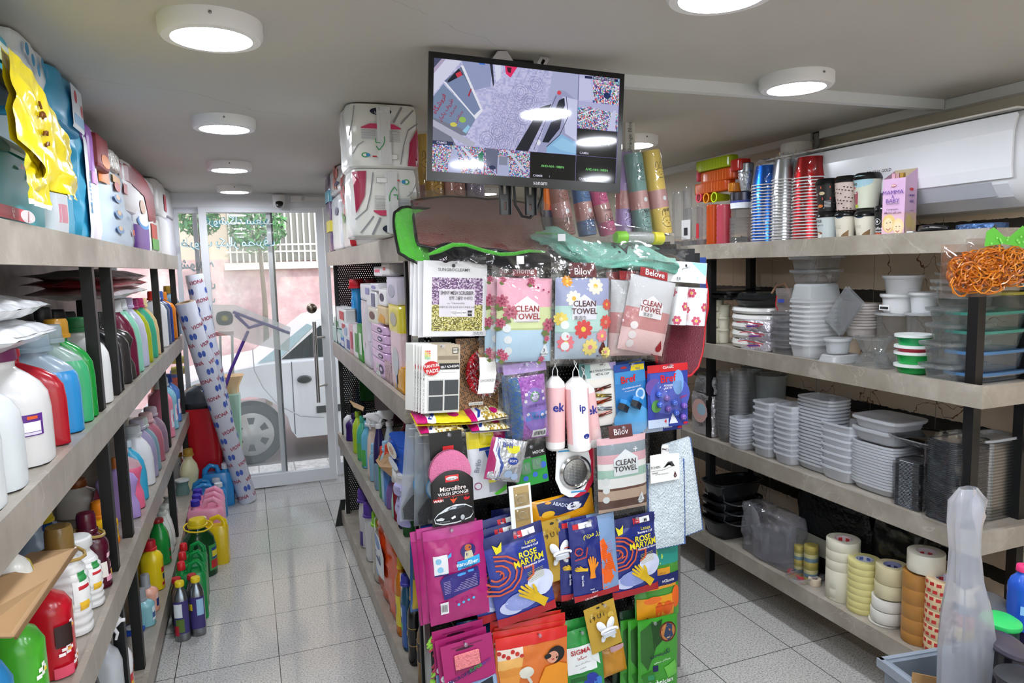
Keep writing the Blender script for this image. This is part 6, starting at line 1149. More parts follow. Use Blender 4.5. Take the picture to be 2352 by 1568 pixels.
D+=[('g',.768,0,1,.25,40,22,lambda u,v:spk(u,v) if u > .35 else 'c4c4ec'),('g',.768,.25,1,.5,44,26,lambda u,v:spk(u,v) if (v > .16+.25*abs(u-.3)) else 'b9bbe2'),('r',.80,.005,.99,.03,'1a2050'),('e',.93,.17,.02,'1c3468',.03),('p',[(.77,.03),(.83,.04),(.86,.22),(.77,.24)],'cfd0f2'),('l',[(.77,.38),(.86,.31)],.002,'f4f4fc'),('l',[(.77,.44),(.90,.34)],.002,'f4f4fc'),('l',[(.85,.48),(.97,.36)],.002,'f4f4fc'),('p',[(.95,.40),(.97,.30),(.985,.3),(.985,.5),(.94,.5)],'d0d2f4'),
  ('g',0,.758,.265,1,56,30,lambda u,v:('b6bce0' if .30 < u < .55 and v > .15 and abs(u-.42) < .03+.12*v else spk(u,v))),('p',[(.14,.758),(.155,.758),(.265,.93),(.265,.99)],'dcdff4'),('p',[(.13,.80),(.14,.79),(.23,.99),(.22,.99)],'c8cce8'),('p',[(.235,.82),(.26,.78),(.262,.90),(.238,.88)],'1f7f5c'),
  ('g',.268,.758,.51,1,50,30,lambda u,v:'b4bade' if u < .55 and v > .3 and u > .28 else spk(u,v)),('p',[(.27,.76),(.34,.76),(.335,.95),(.28,.92)],'6a708c'),('r',.345,.82,.39,.90,'8a90a8'),('e',.31,.93,.018,'26345c',.02),('p',[(.38,.76),(.395,.76),(.49,.93),(.48,.95)],'d0d4f0')]
for x0,y0,x1,y1 in ((.765,0,.7665,1),(.51,.755,.5115,1),(.765,.7545,1,.7565),(.265,.757,.266,1),(0,.755,.765,.757),(.765,.4995,1,.501),(.765,.2495,1,.251),(.998,0,1,1)):D.append(('r',x0,y0,x1,y1,'9a90d8'))
D+=[('r',0,.725,.105,.757,'30365c')]
decals(b,S,D,lift0=.0001,step=.000012)
texts(b,S,[('t','CAM03',.045,.74,.007,'e8e8ff'),('t','CAM08',.555,.975,.007,'e8e8ff'),('t','CAM07',.81,.975,.007,'e8e8ff'),('t','CAM06',.81,.73,.007,'e8e8ff'),('t','?',.62,.975,.006,'e8e8ff'),('t','?',.875,.975,.006,'e8e8ff'),('t','AHD-NH: 1080N',.635,.88,.0075,'8ef08a'),('t','AHD-NH: 1080N',.885,.88,.0075,'8ef08a'),('t','AHD-NH: 1080N',.885,.63,.0075,'8ef08a'),('t','1403-08-09 12:40:50',.905,.018,.0065,'eef'),('t',fa('فروشگاه'),.03,.40,.022,'a0203c',.03,62),('t',fa('ظروف یکبار'),.065,.45,.016,'a0203c',.02,60),('t',fa('مصرف'),.10,.45,.013,'a0203c',.02,60),('t',fa('بهداشتی'),.13,.50,.012,'a0203c',.02,60)],lift=.0022)
b.build('screen',mt)
b=MB('satin','8a8a8e');S=Surf(.1,.03,0);b.T=Matrix.Translation((.035,-.0045,-MH/2+.011));texts(b,S,[('t','sanam',.5,.5,.009,'b8b8bc',.01)],lift=.0002);b.build('maker_lettering',mt)
# ceiling bracket and lower rails
t=thing('monitor_bracket','black and silver steel ceiling bracket holding the monitor','bracket',(.69,1.84,2.0))
b=MB('satin','222426');
for x in (-.035,.06):b.box(x-.016,x+.016,-.012,-.009,-.02,.145)
b.build('upright',t);b=MB('metal','c4c4c4');b.T=Matrix.Translation((0,-.07,.135));b.prism([(-.075,-.02),(-.055,.006),(-.03,.008),(-.01,-.02)],-.02,.05);b.build('lug',t)
b=MB('metal','d8d8d8');b.T=Matrix.Translation((.075,-.06,.12)) @ Matrix.Rotation(R(30),4,'Y');b.box(-.012,.012,-.002,.002,-.02,.03);b.C('222');b.box(-.004,.004,-.0025,-.002,.006,.02);b.build('slotted_tab',t)
b=MB('satin','1a1a1c');b.box(-.05,.07,-.02,.02,.135,.1445);b.build('ceiling_plate',t)
Yb=1.80
for k,(x0,x1,y0,y1) in enumerate(((1146,1173,428,493),(1205,1231,430,494))):
    a,c=on(x0,y0,'Y',Yb),on(x1,y1,'Y',Yb);w=c.x-a.x;t2=thing('mount_rail',['left','right'][k]+' slotted black mounting rail below the monitor','rail',((a.x+c.x)/2,Yb,c.z));h=a.z-c.z+.12
    b=MB('satin','1c1e20');s1,s2=.012,.034
    b.box(-w/2,-w*.13,-.002,.002,0,h);b.box(w*.13,w/2,-.002,.002,0,h);b.box(-w*.13,w*.13,-.002,.002,0,s1);b.box(-w*.13,w*.13,-.002,.002,s2,s2+.02);b.box(-w*.13,w*.13,-.002,.002,s2+.045,h);b.box(-w/2,-w/2+.003,-.012,.0,0,h);b.box(w/2-.003,w/2,-.012,0,0,h);b.build('slotted_strip',t2)
pts=[on(x,y,'Y',Yb+.02) for x,y in ((1180,425),(1184,470),(1200,497),(1217,500),(1235,482),(1243,455),(1246,430))];b=MB('satin','101010');b.smooth=True;b.tube(pts,.0042,8);tag(b.build('monitor_cable'),'black cable looping below the monitor','cable')
# --- paper towel packs
def tp(z0,z1,flip,lb,x0=.337,x1=.572):
    D=[('p',[(.80,.98),(.84,.60),(.97,.35),(.99,.98)],'a81a48'),('l',[(.10,.02),(.07,.25),(.02,.5)],.004,'9a9ca2'),('l',[(.75,.02),(.66,.2),(.62,.28)],.007,'8e9096'),('l',[(.92,.05),(.8,.2),(.72,.3)],.005,'8e9096'),('l',[(.98,.26),(.82,.4),(.75,.65),(.70,.96)],.004,'8e9096'),('l',[(.05,.8),(.12,.66),(.2,.6)],.003,'9a9ca2'),
         ('e',.45,.11,.15,'18203a',.065),('p',[(.17,.37),(.3,.31),(.62,.31),(.72,.37),(.72,.39),(.17,.39)],'d03a66'),('r',.39,.05,.53,.97,'dfe0e2'),('r',.50,.80,.66,.88,'8a8c90'),('r',.505,.805,.655,.875,'f0f0ee'),('e',.21,.82,.05,'3f9c5a',.04),('e',.21,.82,.03,'f0f0ee',.024),('e',.25,.82,.03,'3a94c8',.03),('r',.31,.83,.37,.85,'c02838')]
    D+=[('l',[(.17,.42+.018*i),(.36,.42+.018*i)],.0012,'8e93a8') for i in range(9)]+[('l',[(.55,.42+.018*i),(.70,.42+.018*i)],.0012,'8e9094') for i in range(11)]
    D+=[('l',[(.36,.55),(.36,.62),(.42,.62)],.003,'3a9c5a'),('l',[(.36,.68),(.40,.74),(.46,.66),(.48,.6),(.48,.52)],.003,'3a9c5a')]
    if flip:D=[(d[0],)+((([(1-u,1-v) for u,v in d[1]],)+d[2:]) if d[0] in 'pl' else ((1-d[3],1-d[4],1-d[1],1-d[2])+d[5:]) if d[0] == 'r' else ((1-d[1],1-d[2])+d[3:])) for d in D]
    t=softbox('paper_towel_pack',lb,'paper towel pack',((x0+x1)/2,2.39+.13,z0),(x1-x0,.26,z1-z0),'e9e9e6',0,front=D,frontT=[('t',fa('نانسی'),.45,.11,.022,'f0f0f0',.02)] if not flip else [],wr=.005,pw=6,top=.95)
    b=MB('bag','dddddf');b.smooth=True;b.box(-.016 if not flip else -.0,.018 if not flip else .034,-.138,-.134,.01,z1-z0-.01);b.build('carry_strap',t);return t
tp(1.703,1.928,True,'lower white paper towel pack with a crimson wave at its left',.345,.575)
tp(1.932,2.138,False,'upper white paper towel pack touching the ceiling, crimson wave at its right',.337,.585)
def IT(px0,px1,pyt,pyb,name,label,cat,col,X=.478,d=.2,**k):
    Y1,Y0=ycol(px0,X,1.70),ycol(px1,X,1.70);Ym=(Y0+Y1)/2;z0=1.703 if pyb is None else zrow(pyb,X,Ym);z1=min(zrow(pyt,X,Ym),CEIL-.003)
    return softbox(name,label,cat,(X+d/2,Ym,z0),(Y1-Y0,d,z1-z0),col,R(-90),**k)
IT(786,806,395,None,'napkin_pack','tall red edged pack with red poppies behind the paper towel packs','napkin pack','e8e4e2',front=[('r',.9,0,1,1,'c81c28'),('f',.4,.2,.25,'d8402c','401010',5),('f',.7,.45,.2,'d8402c','401010',5),('p',[(.2,.5),(.6,.6),(.4,.7)],'7aa05a')])
IT(762,786,450,None,'toilet_roll_pack','lower white roll pack beside the poppy pack','toilet paper','e4e6ea',front=[('e',.7,.3,.15,'2a2a5a',.08)])
IT(762,786,350,446,'toilet_roll_pack','upper white roll pack with a red flower beside the poppy pack','toilet paper','e9e9ea',front=[('f',.7,.3,.22,'e08a7a','c84a3a',5),('e',.8,.7,.15,'1c2a5a',.08)])
IT(752,762,385,None,'napkin_pack','multicoloured pack at the far end of the island top','napkin pack','5a3a6c',X=.47,front=[('r',0,.2,1,.35,'3a9ab0'),('r',0,.6,1,.75,'d8c83a')])
# --- towel rolls standing on the island front
def troll(px,pyt,w,pxt,col,lb,Y=2.42,prints=True,band='c99a96',txt=None):
    a=on(px,552,'Y',Y);a.z=1.703;c=on(pxt,pyt,'Y',Y);c.y=Y+.02;L=(c-a).length;r=w/2*Y/1616*1.06
    t=thing('towel_roll',lb,'towel roll',a,Vector((0,0,1)).rotation_difference(c-a).to_euler());b=MB('cloth',col);b.smooth=True;b.lathe([(r*.96,0),(r,.01),(r,L-.01),(r*.93,L)],24);b.C('8a6a5a').lathe([(r*.3,L),(r*.3,L+.001)],12);b.build('rolled_cloth',t)
    b=MB('satin',band);b.smooth=True;m_=L*.42;b.lathe([(r*1.015,m_-.035),(r*1.02,m_),(r*1.015,m_+.035)],24,cap0=False,cap1=False);b.build('paper_band',t)
    b=MB('satin','333');A0=-math.pi/2+.25
    cp=lambda x,y:((r*1.02)*math.cos(A0+x/r)*1.02,(r*1.02)*math.sin(A0+x/r)*1.02,y)
    def line(pts,wd=.0016,c='3a2f2a'):
        b.C(c)
        for p,q in zip(pts,pts[1:]):
            dx,dy=q[0]-p[0],q[1]-p[1];l=math.hypot(dx,dy) or 1;nx,ny=-dy/l*wd/2,dx/l*wd/2;b.add([cp(p[0]-nx,p[1]-ny),cp(q[0]-nx,q[1]-ny),cp(q[0]+nx,q[1]+ny),cp(p[0]+nx,p[1]+ny)],[(0,1,2,3)])
    def face(x0,y0,s):
        line([(x0+s*.5*math.cos(a_*.4-.4),y0+s*.42*math.sin(a_*.4-.4)) for a_ in range(9)][::1]);line([(x0+s*.5*math.cos(a_*.35+3.2),y0+s*.42*math.sin(a_*.35+3.2)) for a_ in range(7)])
        for sx in (-.28,.12):line([(x0+s*(sx+.14*math.cos(a_*.5)),y0+s*(.62+.34*math.sin(a_*.5))) for a_ in range(-1,8)])
        for sx in (-.16,.22):b.C('201814');b.add([cp(x0+s*(sx+.045*math.cos(i)),y0+s*(.06+.045*math.sin(i))) for i in range(6)],[tuple(range(6))])
        line([(x0-s*.06,y0-s*.1),(x0+s*.03,y0-s*.15),(x0+s*.12,y0-s*.1)],.0022,'5a2a1c')
    if prints:face(0,L*.72,.045);face(.0,L*.14,.05)
    if txt:
        vs,fs,tw,th=glyphs(txt,.01);k=.011/th;k=min(k,.04/tw);b.C('2a2624');b.add([cp(x*k,y*k+m_+.006) for x,y in vs],fs)
    else:b.C('e8eef0');b.add([cp(.009*math.cos(i*.7),m_+.009*math.sin(i*.7)) for i in range(9)],[tuple(range(9))])
    if prints:vs,fs,tw,th=glyphs('SKIP',.005);k=.012/th;b.C('2a2624');b.add([cp(x*k,y*k+L*.28) for x,y in vs],fs)
    b.build('print',t)
    b=MB('film','fff');b.smooth=True;b.lathe([(r*1.05,.0),(r*1.08,L*.3),(r*1.05,L*.6),(r*1.07,L),(r*.8,L+.012)],20,cap0=False);b.build('clear_wrap',t);return t
troll(1522,346,50,1498,'ecce6c','yellow towel roll with drawn bear faces, rightmost and tallest')
troll(1478,352,46,1459,'83a7a2','sage green towel roll with a drawn rabbit next to the yellow one')
troll(1435,350,44,1440,'bba8dc','lilac towel roll beside the sage green one',Y=2.47)
troll(1398,420,42,1372,'e0709c','pink towel roll with a white cloud label',txt='TOWEL',Y=2.44)
troll(1350,410,44,1334,'6a8fc0','blue towel roll with a pale pink band',Y=2.46)
troll(1298,415,50,1280,'b98880','dusty rose towel roll left of the blue one',Y=2.44)
troll(1098,400,44,1092,'9c94a8','grey lilac towel roll below the monitor centre',Y=2.50)
troll(1052,400,46,1046,'c8948c','salmon towel roll below the monitor',Y=2.50)
troll(1006,396,44,1000,'dcae5a','amber towel roll peeping out left below the monitor',Y=2.52)
troll(985,308,30,974,'e8c26c','golden towel roll in shiny film at the monitor left edge',Y=2.56)
softbox('tea_towel_pack','orange and navy pack between the rails and the dusty rose roll','pack',(on(1266,500,'Y',2.44).x,2.47,1.703),(.052,.05,.19),'20244c',0,front=[('r',0,0,1,.5,'f07a1c'),('p',[(.3,.5),(1,.1),(1,.5)],'d8401c')])
softbox('incense_box','tall slim white box with vertical grey lettering beside the monitor','box',(on(1449,300,'Y',2.50).x,2.52,1.703),(.044,.03,zrow(206,1.22,2.50)-1.703),'d3d2cc',0,mat='satin',pw=14,wr=0,frontT=[('t','Orange Blossom',.5,.26,.026,'5f6663',.0,90)],top=1)
# --- brown and lime cloth in clear film, lying over the island top and hanging over its edge
def drape(name,label,cat,rows,col,mat='cloth',edge=None,er=.0045,nu=44,nv=18,wr=.004,parent=None,close=False,th=.006,film=False,seed=0):
    """rows: list of image space polylines with their own depth: [(px, py, Y), ...]; the surface is lofted between them in space"""
    L=[[on(px,py,'Y',Y) for px,py,Y in r] for r in rows]
    def ev(line,u):
        n=len(line)-1;x=min(max(u,0),1)*n;i=min(int(x),n-1);f=x-i;g=lambda k:line[min(max(k,0),n)]
        p0,p1,p2,p3=g(i-1),g(i),g(i+1),g(i+2);return .5*((2*p1)+(p2-p0)*f+(2*p0-5*p1+4*p2-p3)*f*f+(3*p1-p0-3*p2+p3)*f**3)
    def P(u,v):return ev([ev(r,u) for r in L],v)+Vector((0,wr*noise.noise(Vector((u*9+seed,v*5,seed))),wr*.6*noise.noise(Vector((u*8,v*6+seed,3)))))
    t=parent or thing(name,label,cat);b=MB(mat,col);b.smooth=True
    b.grid(lambda u,v:P(u,v),nu,nv);
    if not film:b.grid(lambda u,v:P(1-u,v)+Vector((0,th,-th*.3)),nu,nv)
    b.build('film_cover' if film else 'cloth',t)
    if edge:
        b=MB('satin',edge);b.smooth=True;pts=[P(i/24,0) for i in range(25)]+[P(1,i/8) for i in range(1,9)]+[P(1-i/24,1) for i in range(1,25)]+[P(0,1-i/8) for i in range(1,8)];b.tube([p+Vector((0,-.001,0)) for p in pts],er,8,close=True);b.build('edge_binding',t)
    return t,P
gt,_=drape('microfibre_cloth','lime green microfibre cloth with a black edge folded under the brown one','cloth',[[(905,490,2.22),(925,476,2.24),(960,478,2.26),(990,480,2.27)],[(904,520,2.19),(925,525,2.19),(960,545,2.18),(990,560,2.18)],[(915,580,2.15),(940,595,2.14),(970,608,2.13),(1005,612,2.12)]],'5ccf3e','fuzz','141416')
bt,PB_=drape('microfibre_cloth','brown microfibre cloth with a black edge inside crumpled clear film','cloth',[[(945,462,2.33),(1020,452,2.36),(1100,456,2.36),(1170,460,2.34),(1240,475,2.3)],[(950,500,2.22),(1030,500,2.2),(1110,505,2.19),(1180,515,2.18),(1250,525,2.18)],[(955,545,2.16),(1030,556,2.13),(1110,560,2.12),(1190,562,2.12),(1262,575,2.13)],[(960,562,2.14),(1035,574,2.11),(1110,572,2.10),(1190,580,2.10),(1268,592,2.12)]],'7e4038','fuzz','141416',wr=.008,nv=26)
tt,_=drape('microfibre_cloth','black folded cloth with a lime stripe along the front edge of the film bag','cloth',[[(985,572,2.13),(1030,556,2.10),(1090,572,2.09),(1160,584,2.08),(1250,578,2.09),(1310,596,2.12)],[(990,600,2.11),(1040,580,2.08),(1100,594,2.07),(1170,606,2.06),(1255,602,2.07),(1318,606,2.1)],[(1000,616,2.11),(1050,596,2.09),(1110,606,2.08),(1180,618,2.07),(1250,616,2.08),(1310,612,2.1)]],'1b1b1d','cloth',None)
b=MB('fuzz','5cd040');b.smooth=True;b.tube([on(x,y,'Y',Y) for x,y,Y in ((985,584,2.075),(1010,575,2.07),(1040,562,2.065),(1070,562,2.06),(1110,575,2.055),(1150,584,2.05),(1180,583,2.05),(1215,576,2.05),(1252,578,2.06))],[.004,.008,.007,.0055,.006,.006,.006,.005,.003],8);b.build('lime_stripe',tt)
b=MB('paper','f2f2f2');b.T=Matrix.Translation(on(1195,598,'Y',2.03));b.box(-.012,.012,-.001,.001,-.011,.014);b.build('paper_tag',tt)
b=MB('satin','d8d0e0');S=Surf(.05,.03,0);b.T=Matrix.Translation(on(1018,596,'Y',2.05)) @ Matrix.Rotation(R(-22),4,'Y');texts(b,S,[('t','ZAY',.5,.5,.011,'d8d0e0',.02)]);b.build('lettering',tt)
drape('film_bag','crumpled clear film over the brown and lime cloths','film',[[(940,440,2.32),(1030,436,2.34),(1110,440,2.34),(1180,446,2.32),(1260,470,2.28)],[(948,500,2.19),(1030,495,2.17),(1110,500,2.15),(1190,508,2.14),(1265,520,2.14)],[(950,545,2.12),(1030,552,2.08),(1110,556,2.06),(1190,566,2.05),(1290,580,2.07)],[(985,612,2.09),(1050,606,2.05),(1110,616,2.03),(1190,626,2.02),(1320,614,2.06)]],'eef','film',film=True,wr=.010,nu=60,nv=40,seed=3)
# --- mint cloth, feather duster and film on the right
FL,_=drape('fleece_cloth','mint green fleece cloth with black print bunched in clear film','cloth',[[(1205,535,2.2),(1270,518,2.2),(1330,548,2.2),(1400,560,2.2),(1480,558,2.2),(1548,588,2.18)],[(1225,548,2.12),(1275,540,2.12),(1330,575,2.11),(1400,590,2.10),(1480,585,2.09),(1555,602,2.10)],[(1240,555,2.11),(1290,560,2.1),(1345,600,2.08),(1410,610,2.07),(1490,606,2.07),(1560,618,2.1)],[(1250,560,2.12),(1300,590,2.1),(1360,616,2.09),(1420,614,2.08),(1490,622,2.08),(1552,628,2.1)]],'7cc4b2','fuzz',wr=.022,nv=24,seed=5)
b=MB('satin','141414');S=Surf(.10,.05,0);b.T=Matrix.Translation(on(1432,572,'Y',2.065)) @ Matrix.Rotation(R(-38),4,'X');decals(b,S,[('p',[(.3,.1),(.5,.5),(.75,.15),(.62,.6),(.55,.95),(.45,.6)],'141416'),('e',.2,.3,.06,'141416'),('e',.85,.45,.05,'141416'),('e',.3,.75,.05,'141416'),('l',[(.1,.2),(.3,.05),(.6,.1),(.9,.3)],.004,'141416')]);att(b.build('fabric_print'),FL)
t=thing('bottle_brush','clear bristle brush roll with a lime collar and a yellow end','brush',on(1465,546,'Y',2.16));b=MB('satin','8ee02c');b.smooth=True;M4=Matrix.Rotation(R(92),4,'Y');b.T=M4;b.lathe([(.018,-.088),(.022,-.08),(.022,-.05),(.018,-.045)],18);b.build('lime_collar',t);b=MB('satin','e8dc1c');b.smooth=True;b.T=M4;b.lathe([(.018,.055),(.023,.06),(.023,.095),(.016,.102)],18);b.build('yellow_end',t)
b=MB('milky','eef2f2');b.T=M4;b.smooth=True;b.lathe([(.019,-.045),(.021,0),(.019,.055)],40,cap0=False,cap1=False)
for i in range(300):
    a,z=rnd.uniform(0,6.283),rnd.uniform(-.043,.053);c_,s_=math.cos(a),math.sin(a);b.add([(.018*c_-.0006*s_,.018*s_+.0006*c_,z),(.018*c_+.0006*s_,.018*s_-.0006*c_,z),(.027*c_,.027*s_,z)],[(0,1,2)])
b.build('bristles',t);b=MB('satin','3fae3a');b.smooth=True;b.tube([on(1230,533,'Y',2.12),on(1262,537,'Y',2.13),on(1290,540,'Y',2.14)],.003,6);att(b.build('brush_stem'),t)
drape('film_bag','crumpled clear film over the mint cloth and the bristle brush','film',[[(1200,500,2.16),(1290,500,2.15),(1380,510,2.14),(1460,520,2.13),(1575,545,2.14)],[(1205,540,2.09),(1290,545,2.07),(1380,550,2.06),(1470,555,2.06),(1580,570,2.08)],[(1240,580,2.07),(1300,590,2.05),(1380,600,2.04),(1470,600,2.03),(1570,610,2.06)]],'eef','film',film=True,wr=.012,nu=60,nv=30,seed=9)
b=MB('paper','e8eaf0');b.T=Matrix.Translation(on(1290,546,'Y',2.05));b.box(-.013,.013,-.001,.001,-.01,.012);att(b.build('paper_tag'),FL)
# ================================================================ ISLAND'S LEFT SHELVES
def IB(px,pyt,w,d,lvl,name,label,col,cap,kind='slim',back=0,cat='bottle',**k):
    z=lvl-.007;X=.492+back;Y=ycol(px,X,z);Xc=X+d/2;h=min(zrow(pyt,Xc,Y)-z,.42);return bottle(name,label,cat,(Xc,Y,z),w,d,h,col,cap,kind,rz=R(-90),**k)
def IC(px0,px1,pyt,pyb,lvl,name,label,cat,col,d=.08,back=0,mat='satin',**k):
    X=.492+back;z=lvl-.007;Y1,Y0=ycol(px0,X,z),ycol(px1,X,z);Ym=(Y0+Y1)/2;z0=z if pyb is None else zrow(pyb,X,Ym);z1=zrow(pyt,X,Ym)
    k.setdefault('pw',12);k.setdefault('wr',0);k.setdefault('top',.99);return softbox(name,label,cat,(X+d/2,Ym,z0),(max(abs(Y1-Y0),.01)*.97,d,z1-z0),col,R(-90),mat=mat,**k)
e=lambda c='6a3f6c':[('e',.5,.5,.3,c,.25)]
a,b2,c2=1.16,.60,.10
for px0,px1,pt,pb,col,lb,fr in ((900,925,762,None,'e3c6cc','tall pink boxed pack in clear film near the felt pad cards',e('c8ccd0')),(898,924,700,765,'e3d43a','tall yellow boxed pack in film, middle of its stack',e('b8b0a0')),(896,922,636,700,'cfc8d8','tall lilac and white boxed pack topmost of its stack',e('a8a8b8')),
    (877,895,663,702,'ecebec','white soap box right of the grey lettered one',e('3a2a50')),(872,893,702,743,'dcc49a','honey coloured soap box in the soap stack',[('p',[(.1,.9),(.5,.4),(.9,.6),(.9,.98)],'e0a02c')]),(850,872,705,743,'e2dccb','cream soap box with a brown oval',e('6a3f3a')),(848,870,668,706,'e6e6ea','white soap box with grey lettering in the stack',[('r',.6,.1,.95,.9,'6a6c8a')]),(834,860,652,690,'e8e8ee','white soap box upper left of the stack',[('r',.55,.2,.9,.6,'8a8cc0')]),(858,877,651,668,'dfdfe4','white flat soap box on top',e('8a8cc0')),
    (868,888,612,634,'e6e2e6','small white box with pink letters at the very top',[('r',.2,.3,.8,.6,'d84a6a')]),(886,906,604,632,'d8d4d4','small grey white box at the top right of the soap shelf',[('r',.3,.3,.6,.6,'c84a4a')]),
    (834,848,690,812,'d8d4dc','clear wrapped column of small packs left of the soaps',[]),(836,852,780,None,'ccc8d4','wrapped grey white pack low by the lilac soaps',[])):
    IC(px0,px1,pt,pb,a,'soap_box',lb,'soap box',col,front=fr,mat='bag' if 'film' in lb or 'wrap' in lb else 'satin')
for k,(pt,pb) in enumerate(((744,764),(764,784),(784,803),(803,822),(822,842))):
    IC(852,888,pt,pb if k < 4 else None,a,'soap_bar_pack',['top','second','third','fourth','bottom'][k]+' lilac wrapped soap of the stack of five','soap','d6b2d8',mat='bag',front=[('e',.72,.5,.14,'3a2a4a',.28),('e',.72,.5,.09,'d8c8e0',.12)],pw=5,top=.8)
IC(862,877,832,848,a,'soap_box','green and white small box, upper of two by the lilac soaps','soap box','e6ece6',d=.06,front=[('r',.0,.5,1,1,'2c9a3c')]);IC(862,877,849,None,a,'soap_box','green and white small box, lower of two by the lilac soaps','soap box','e6ece6',d=.06,front=[('r',.0,.5,1,1,'2c9a3c')])
IC(880,903,830,None,a,'sponge_pack','rose and white boxed pack in crumpled film at the shelf corner','sponge pack','d8b8c0',mat='foil',wr=.004,pw=6)
IC(905,928,838,None,a,'sponge_pack','orange and yellow sponge pack in film at the near end','sponge pack','e8a62a',mat='bag',front=[('r',0,.3,.4,.9,'5a8ac8'),('r',0,0,1,.2,'e8e0c8')])
IB(812,640,.085,.07,a,'shampoo_bottle','sky blue conditioner bottle with a red cap standing upside among boxes','2f8fd0','c81c2c','slim',back=.05,caph=.05,nr=.034,cat='shampoo',lab=[(-50,50,.66,.78,'3fa0e0'),(-20,30,.68,.75,'24408c')])
IB(846,640,.08,.07,a,'shampoo_bottle','white bottle with a dark red cap behind the soap boxes','e0e0e4','8a1824','slim',back=.16,caph=.05,nr=.03,cat='shampoo')
for k,(px0,px1,pt,pb,col,c1) in enumerate(((773,795,706,738,'eceeee','c8202c'),(768,780,730,752,'d8ece0','2c9a5c'),(780,797,738,756,'ececf0','c82a3a'),(764,786,754,None,'bfe0dc','dfeef0'),(786,800,744,775,'e8ecf2','a8c0e0'),(790,806,770,None,'dfe6f0','2a4a9c'),(802,812,746,None,'e8c0c8','c83a5a'),(812,824,748,None,'f0f0f0','3a9c3c'),(822,834,746,None,'3f9c3c','e0f0e0'),(778,792,775,None,'2c6ac0','e8eef8'))):
    IC(px0,px1,pt,pb,a,'toothpaste_box',['white carton with a red panel, topmost at the far end','mint and green small carton at the far end','white and red carton under the topmost one','pale aqua carton at the far shelf end','upright white and pale blue carton','white carton with navy letters by the apron','slim rose carton beside the green tube','white tube carton with a green stripe','green tube carton beside the wrapped column','blue carton low at the far end'][k],'carton',col,d=.07,front=[('r',.5,.2,.95,.8,c1)])
# middle
def spr(px,pyt,*a_,**k):return IB(px,pyt,*a_,**k)
IB(790,928,.075,.09,b2,'soap_bottle','white pump bottle with a black head at the far end of the island','e6e6e8','1a1a1a','round',caph=.06,nr=.012);IB(795,948,.07,.11,b2,'detergent_bottle','deep violet bottle at the far end of the middle island shelf','3a1f6c','2a1850','soft',caph=.03)
IB(812,944,.065,.07,b2,'shampoo_bottle','lime yellow bottle with a pump','b4d43a','9cc02c','round',caph=.03);IB(822,954,.06,.07,b2,'shampoo_bottle','sea green bottle beside the lime one','4ab494','4ab494','round',caph=.03,lab=[(-60,60,.0,.45,'5ab45a')]);IB(832,966,.06,.07,b2,'shampoo_bottle','pale blue bottle beside the sea green one','6ab8d8','6ab8d8','round',caph=.03,lab=[(-60,60,.0,.45,'5ab45a')])
IB(846,955,.08,.09,b2,'cleaner_bottle','beige bottle with a wide white cap behind the sprayers','dcc8b8','d4d8da','arch',caph=.04,nr=.035);IB(861,968,.07,.06,b2,'spray_bottle','navy spray bottle with a white trigger','2c2458','e8e8ea','arch',trig='e9e9ec',caph=.03)
IB(884,962,.08,.07,b2,'spray_bottle','pale grey spray bottle with a large white trigger','b4c0c4','e8e8ea','arch',trig='eceef0',caph=.03,back=.04)
for px,c_,l in ((905,'8a1c30','dark red'),(915,'26304c','navy edged'),(926,'1f5a2c','bottle green')):IB(px,962,.03,.12,b2,'slipper_pack',l+' rounded flat pack on the middle island shelf',c_,c_,'arch',caph=.01,cat='pack')
for px,pt,c_,cp,l in ((850,1018,'8ab0c8','8cc0e0','pale blue capped'),(862,1030,'7a9ab0','6a5a94','violet capped'),(872,1024,'48a05a','d8482c','first red capped'),(884,1020,'5a8ad0','d8482c','second red capped'),(878,1012,'a8c8e0','9cc8e4','tall pale blue capped')):IB(px,pt,.045,.05,b2,'cleaner_bottle',l+' slim bottle in front of the sprayers',c_,cp,'slim',caph=.04,nr=.012)
poly3('carton_flap','brown carton flap with a dark tape on the middle island shelf','carton',[on(856,1046,'X',.52),on(898,1040,'X',.50),on(906,1074,'X',.47),on(902,1098,'X',.47),on(872,1072,'X',.47)],'b08a5e','paper')
for k,(px,pt,c_,l) in enumerate(((862,1050,'3fae5a','light green'),(874,1062,'1f8f48','deep green'),(888,1086,'7a5c9a','flat violet'),(900,1100,'9cc8b8','flat mint'))):IB(px,pt,.05,.10,b2,'cleaner_bottle',l+' container under the brown carton flap',c_,c_,'arch',caph=.015)
IC(893,930,1012,1075,b2,'detergent_pouch','bright blue detergent pouch with a white figure print','pouch','2456b8',mat='bag',back=-.05,d=.10,wr=.012,pw=4,front=[('e',.55,.3,.3,'e4e0d4',.25),('e',.6,.75,.28,'dfe8f0',.18),('e',.55,.3,.15,'c8a890',.12)])
IC(898,926,1080,1120,b2,'tissue_pouch','crumpled white pouch below the blue detergent pouch','pouch','d8d8d4',mat='bag',back=-.06,d=.09,wr=.015,pw=4)
for k,(pt,pb) in enumerate(((1118,1140),(1140,1168),(1168,1200))):IC(906,928,pt,pb,b2,'bath_puff',['upper','middle','lower'][k]+' lilac mesh bath puff beside the hazy brush pouches','bath puff','a8a4d8',mat='fuzz',back=-.07,d=.05,wr=.02,pw=2.5,top=.4)
b=MB('milky','2f8f48');b.box(-.05,.05,-.06,.06,0,.16,.004);tag(b.build('basin',loc=(.66,ycol(842,.66,.93),.79)),'translucent green plastic container hanging in under the soap shelf','container')
IC(862,904,912,955,b2,'basin','maroon ribbed container on the middle island shelf back row','container','4a1c34',back=.14,d=.12)
poly3('carton_flap','small brown carton flap at the far end of the middle island shelf','carton',[on(801,918,'X',.55),on(836,934,'X',.52),on(833,943,'X',.50),on(812,934,'X',.50)],'b89468','paper')
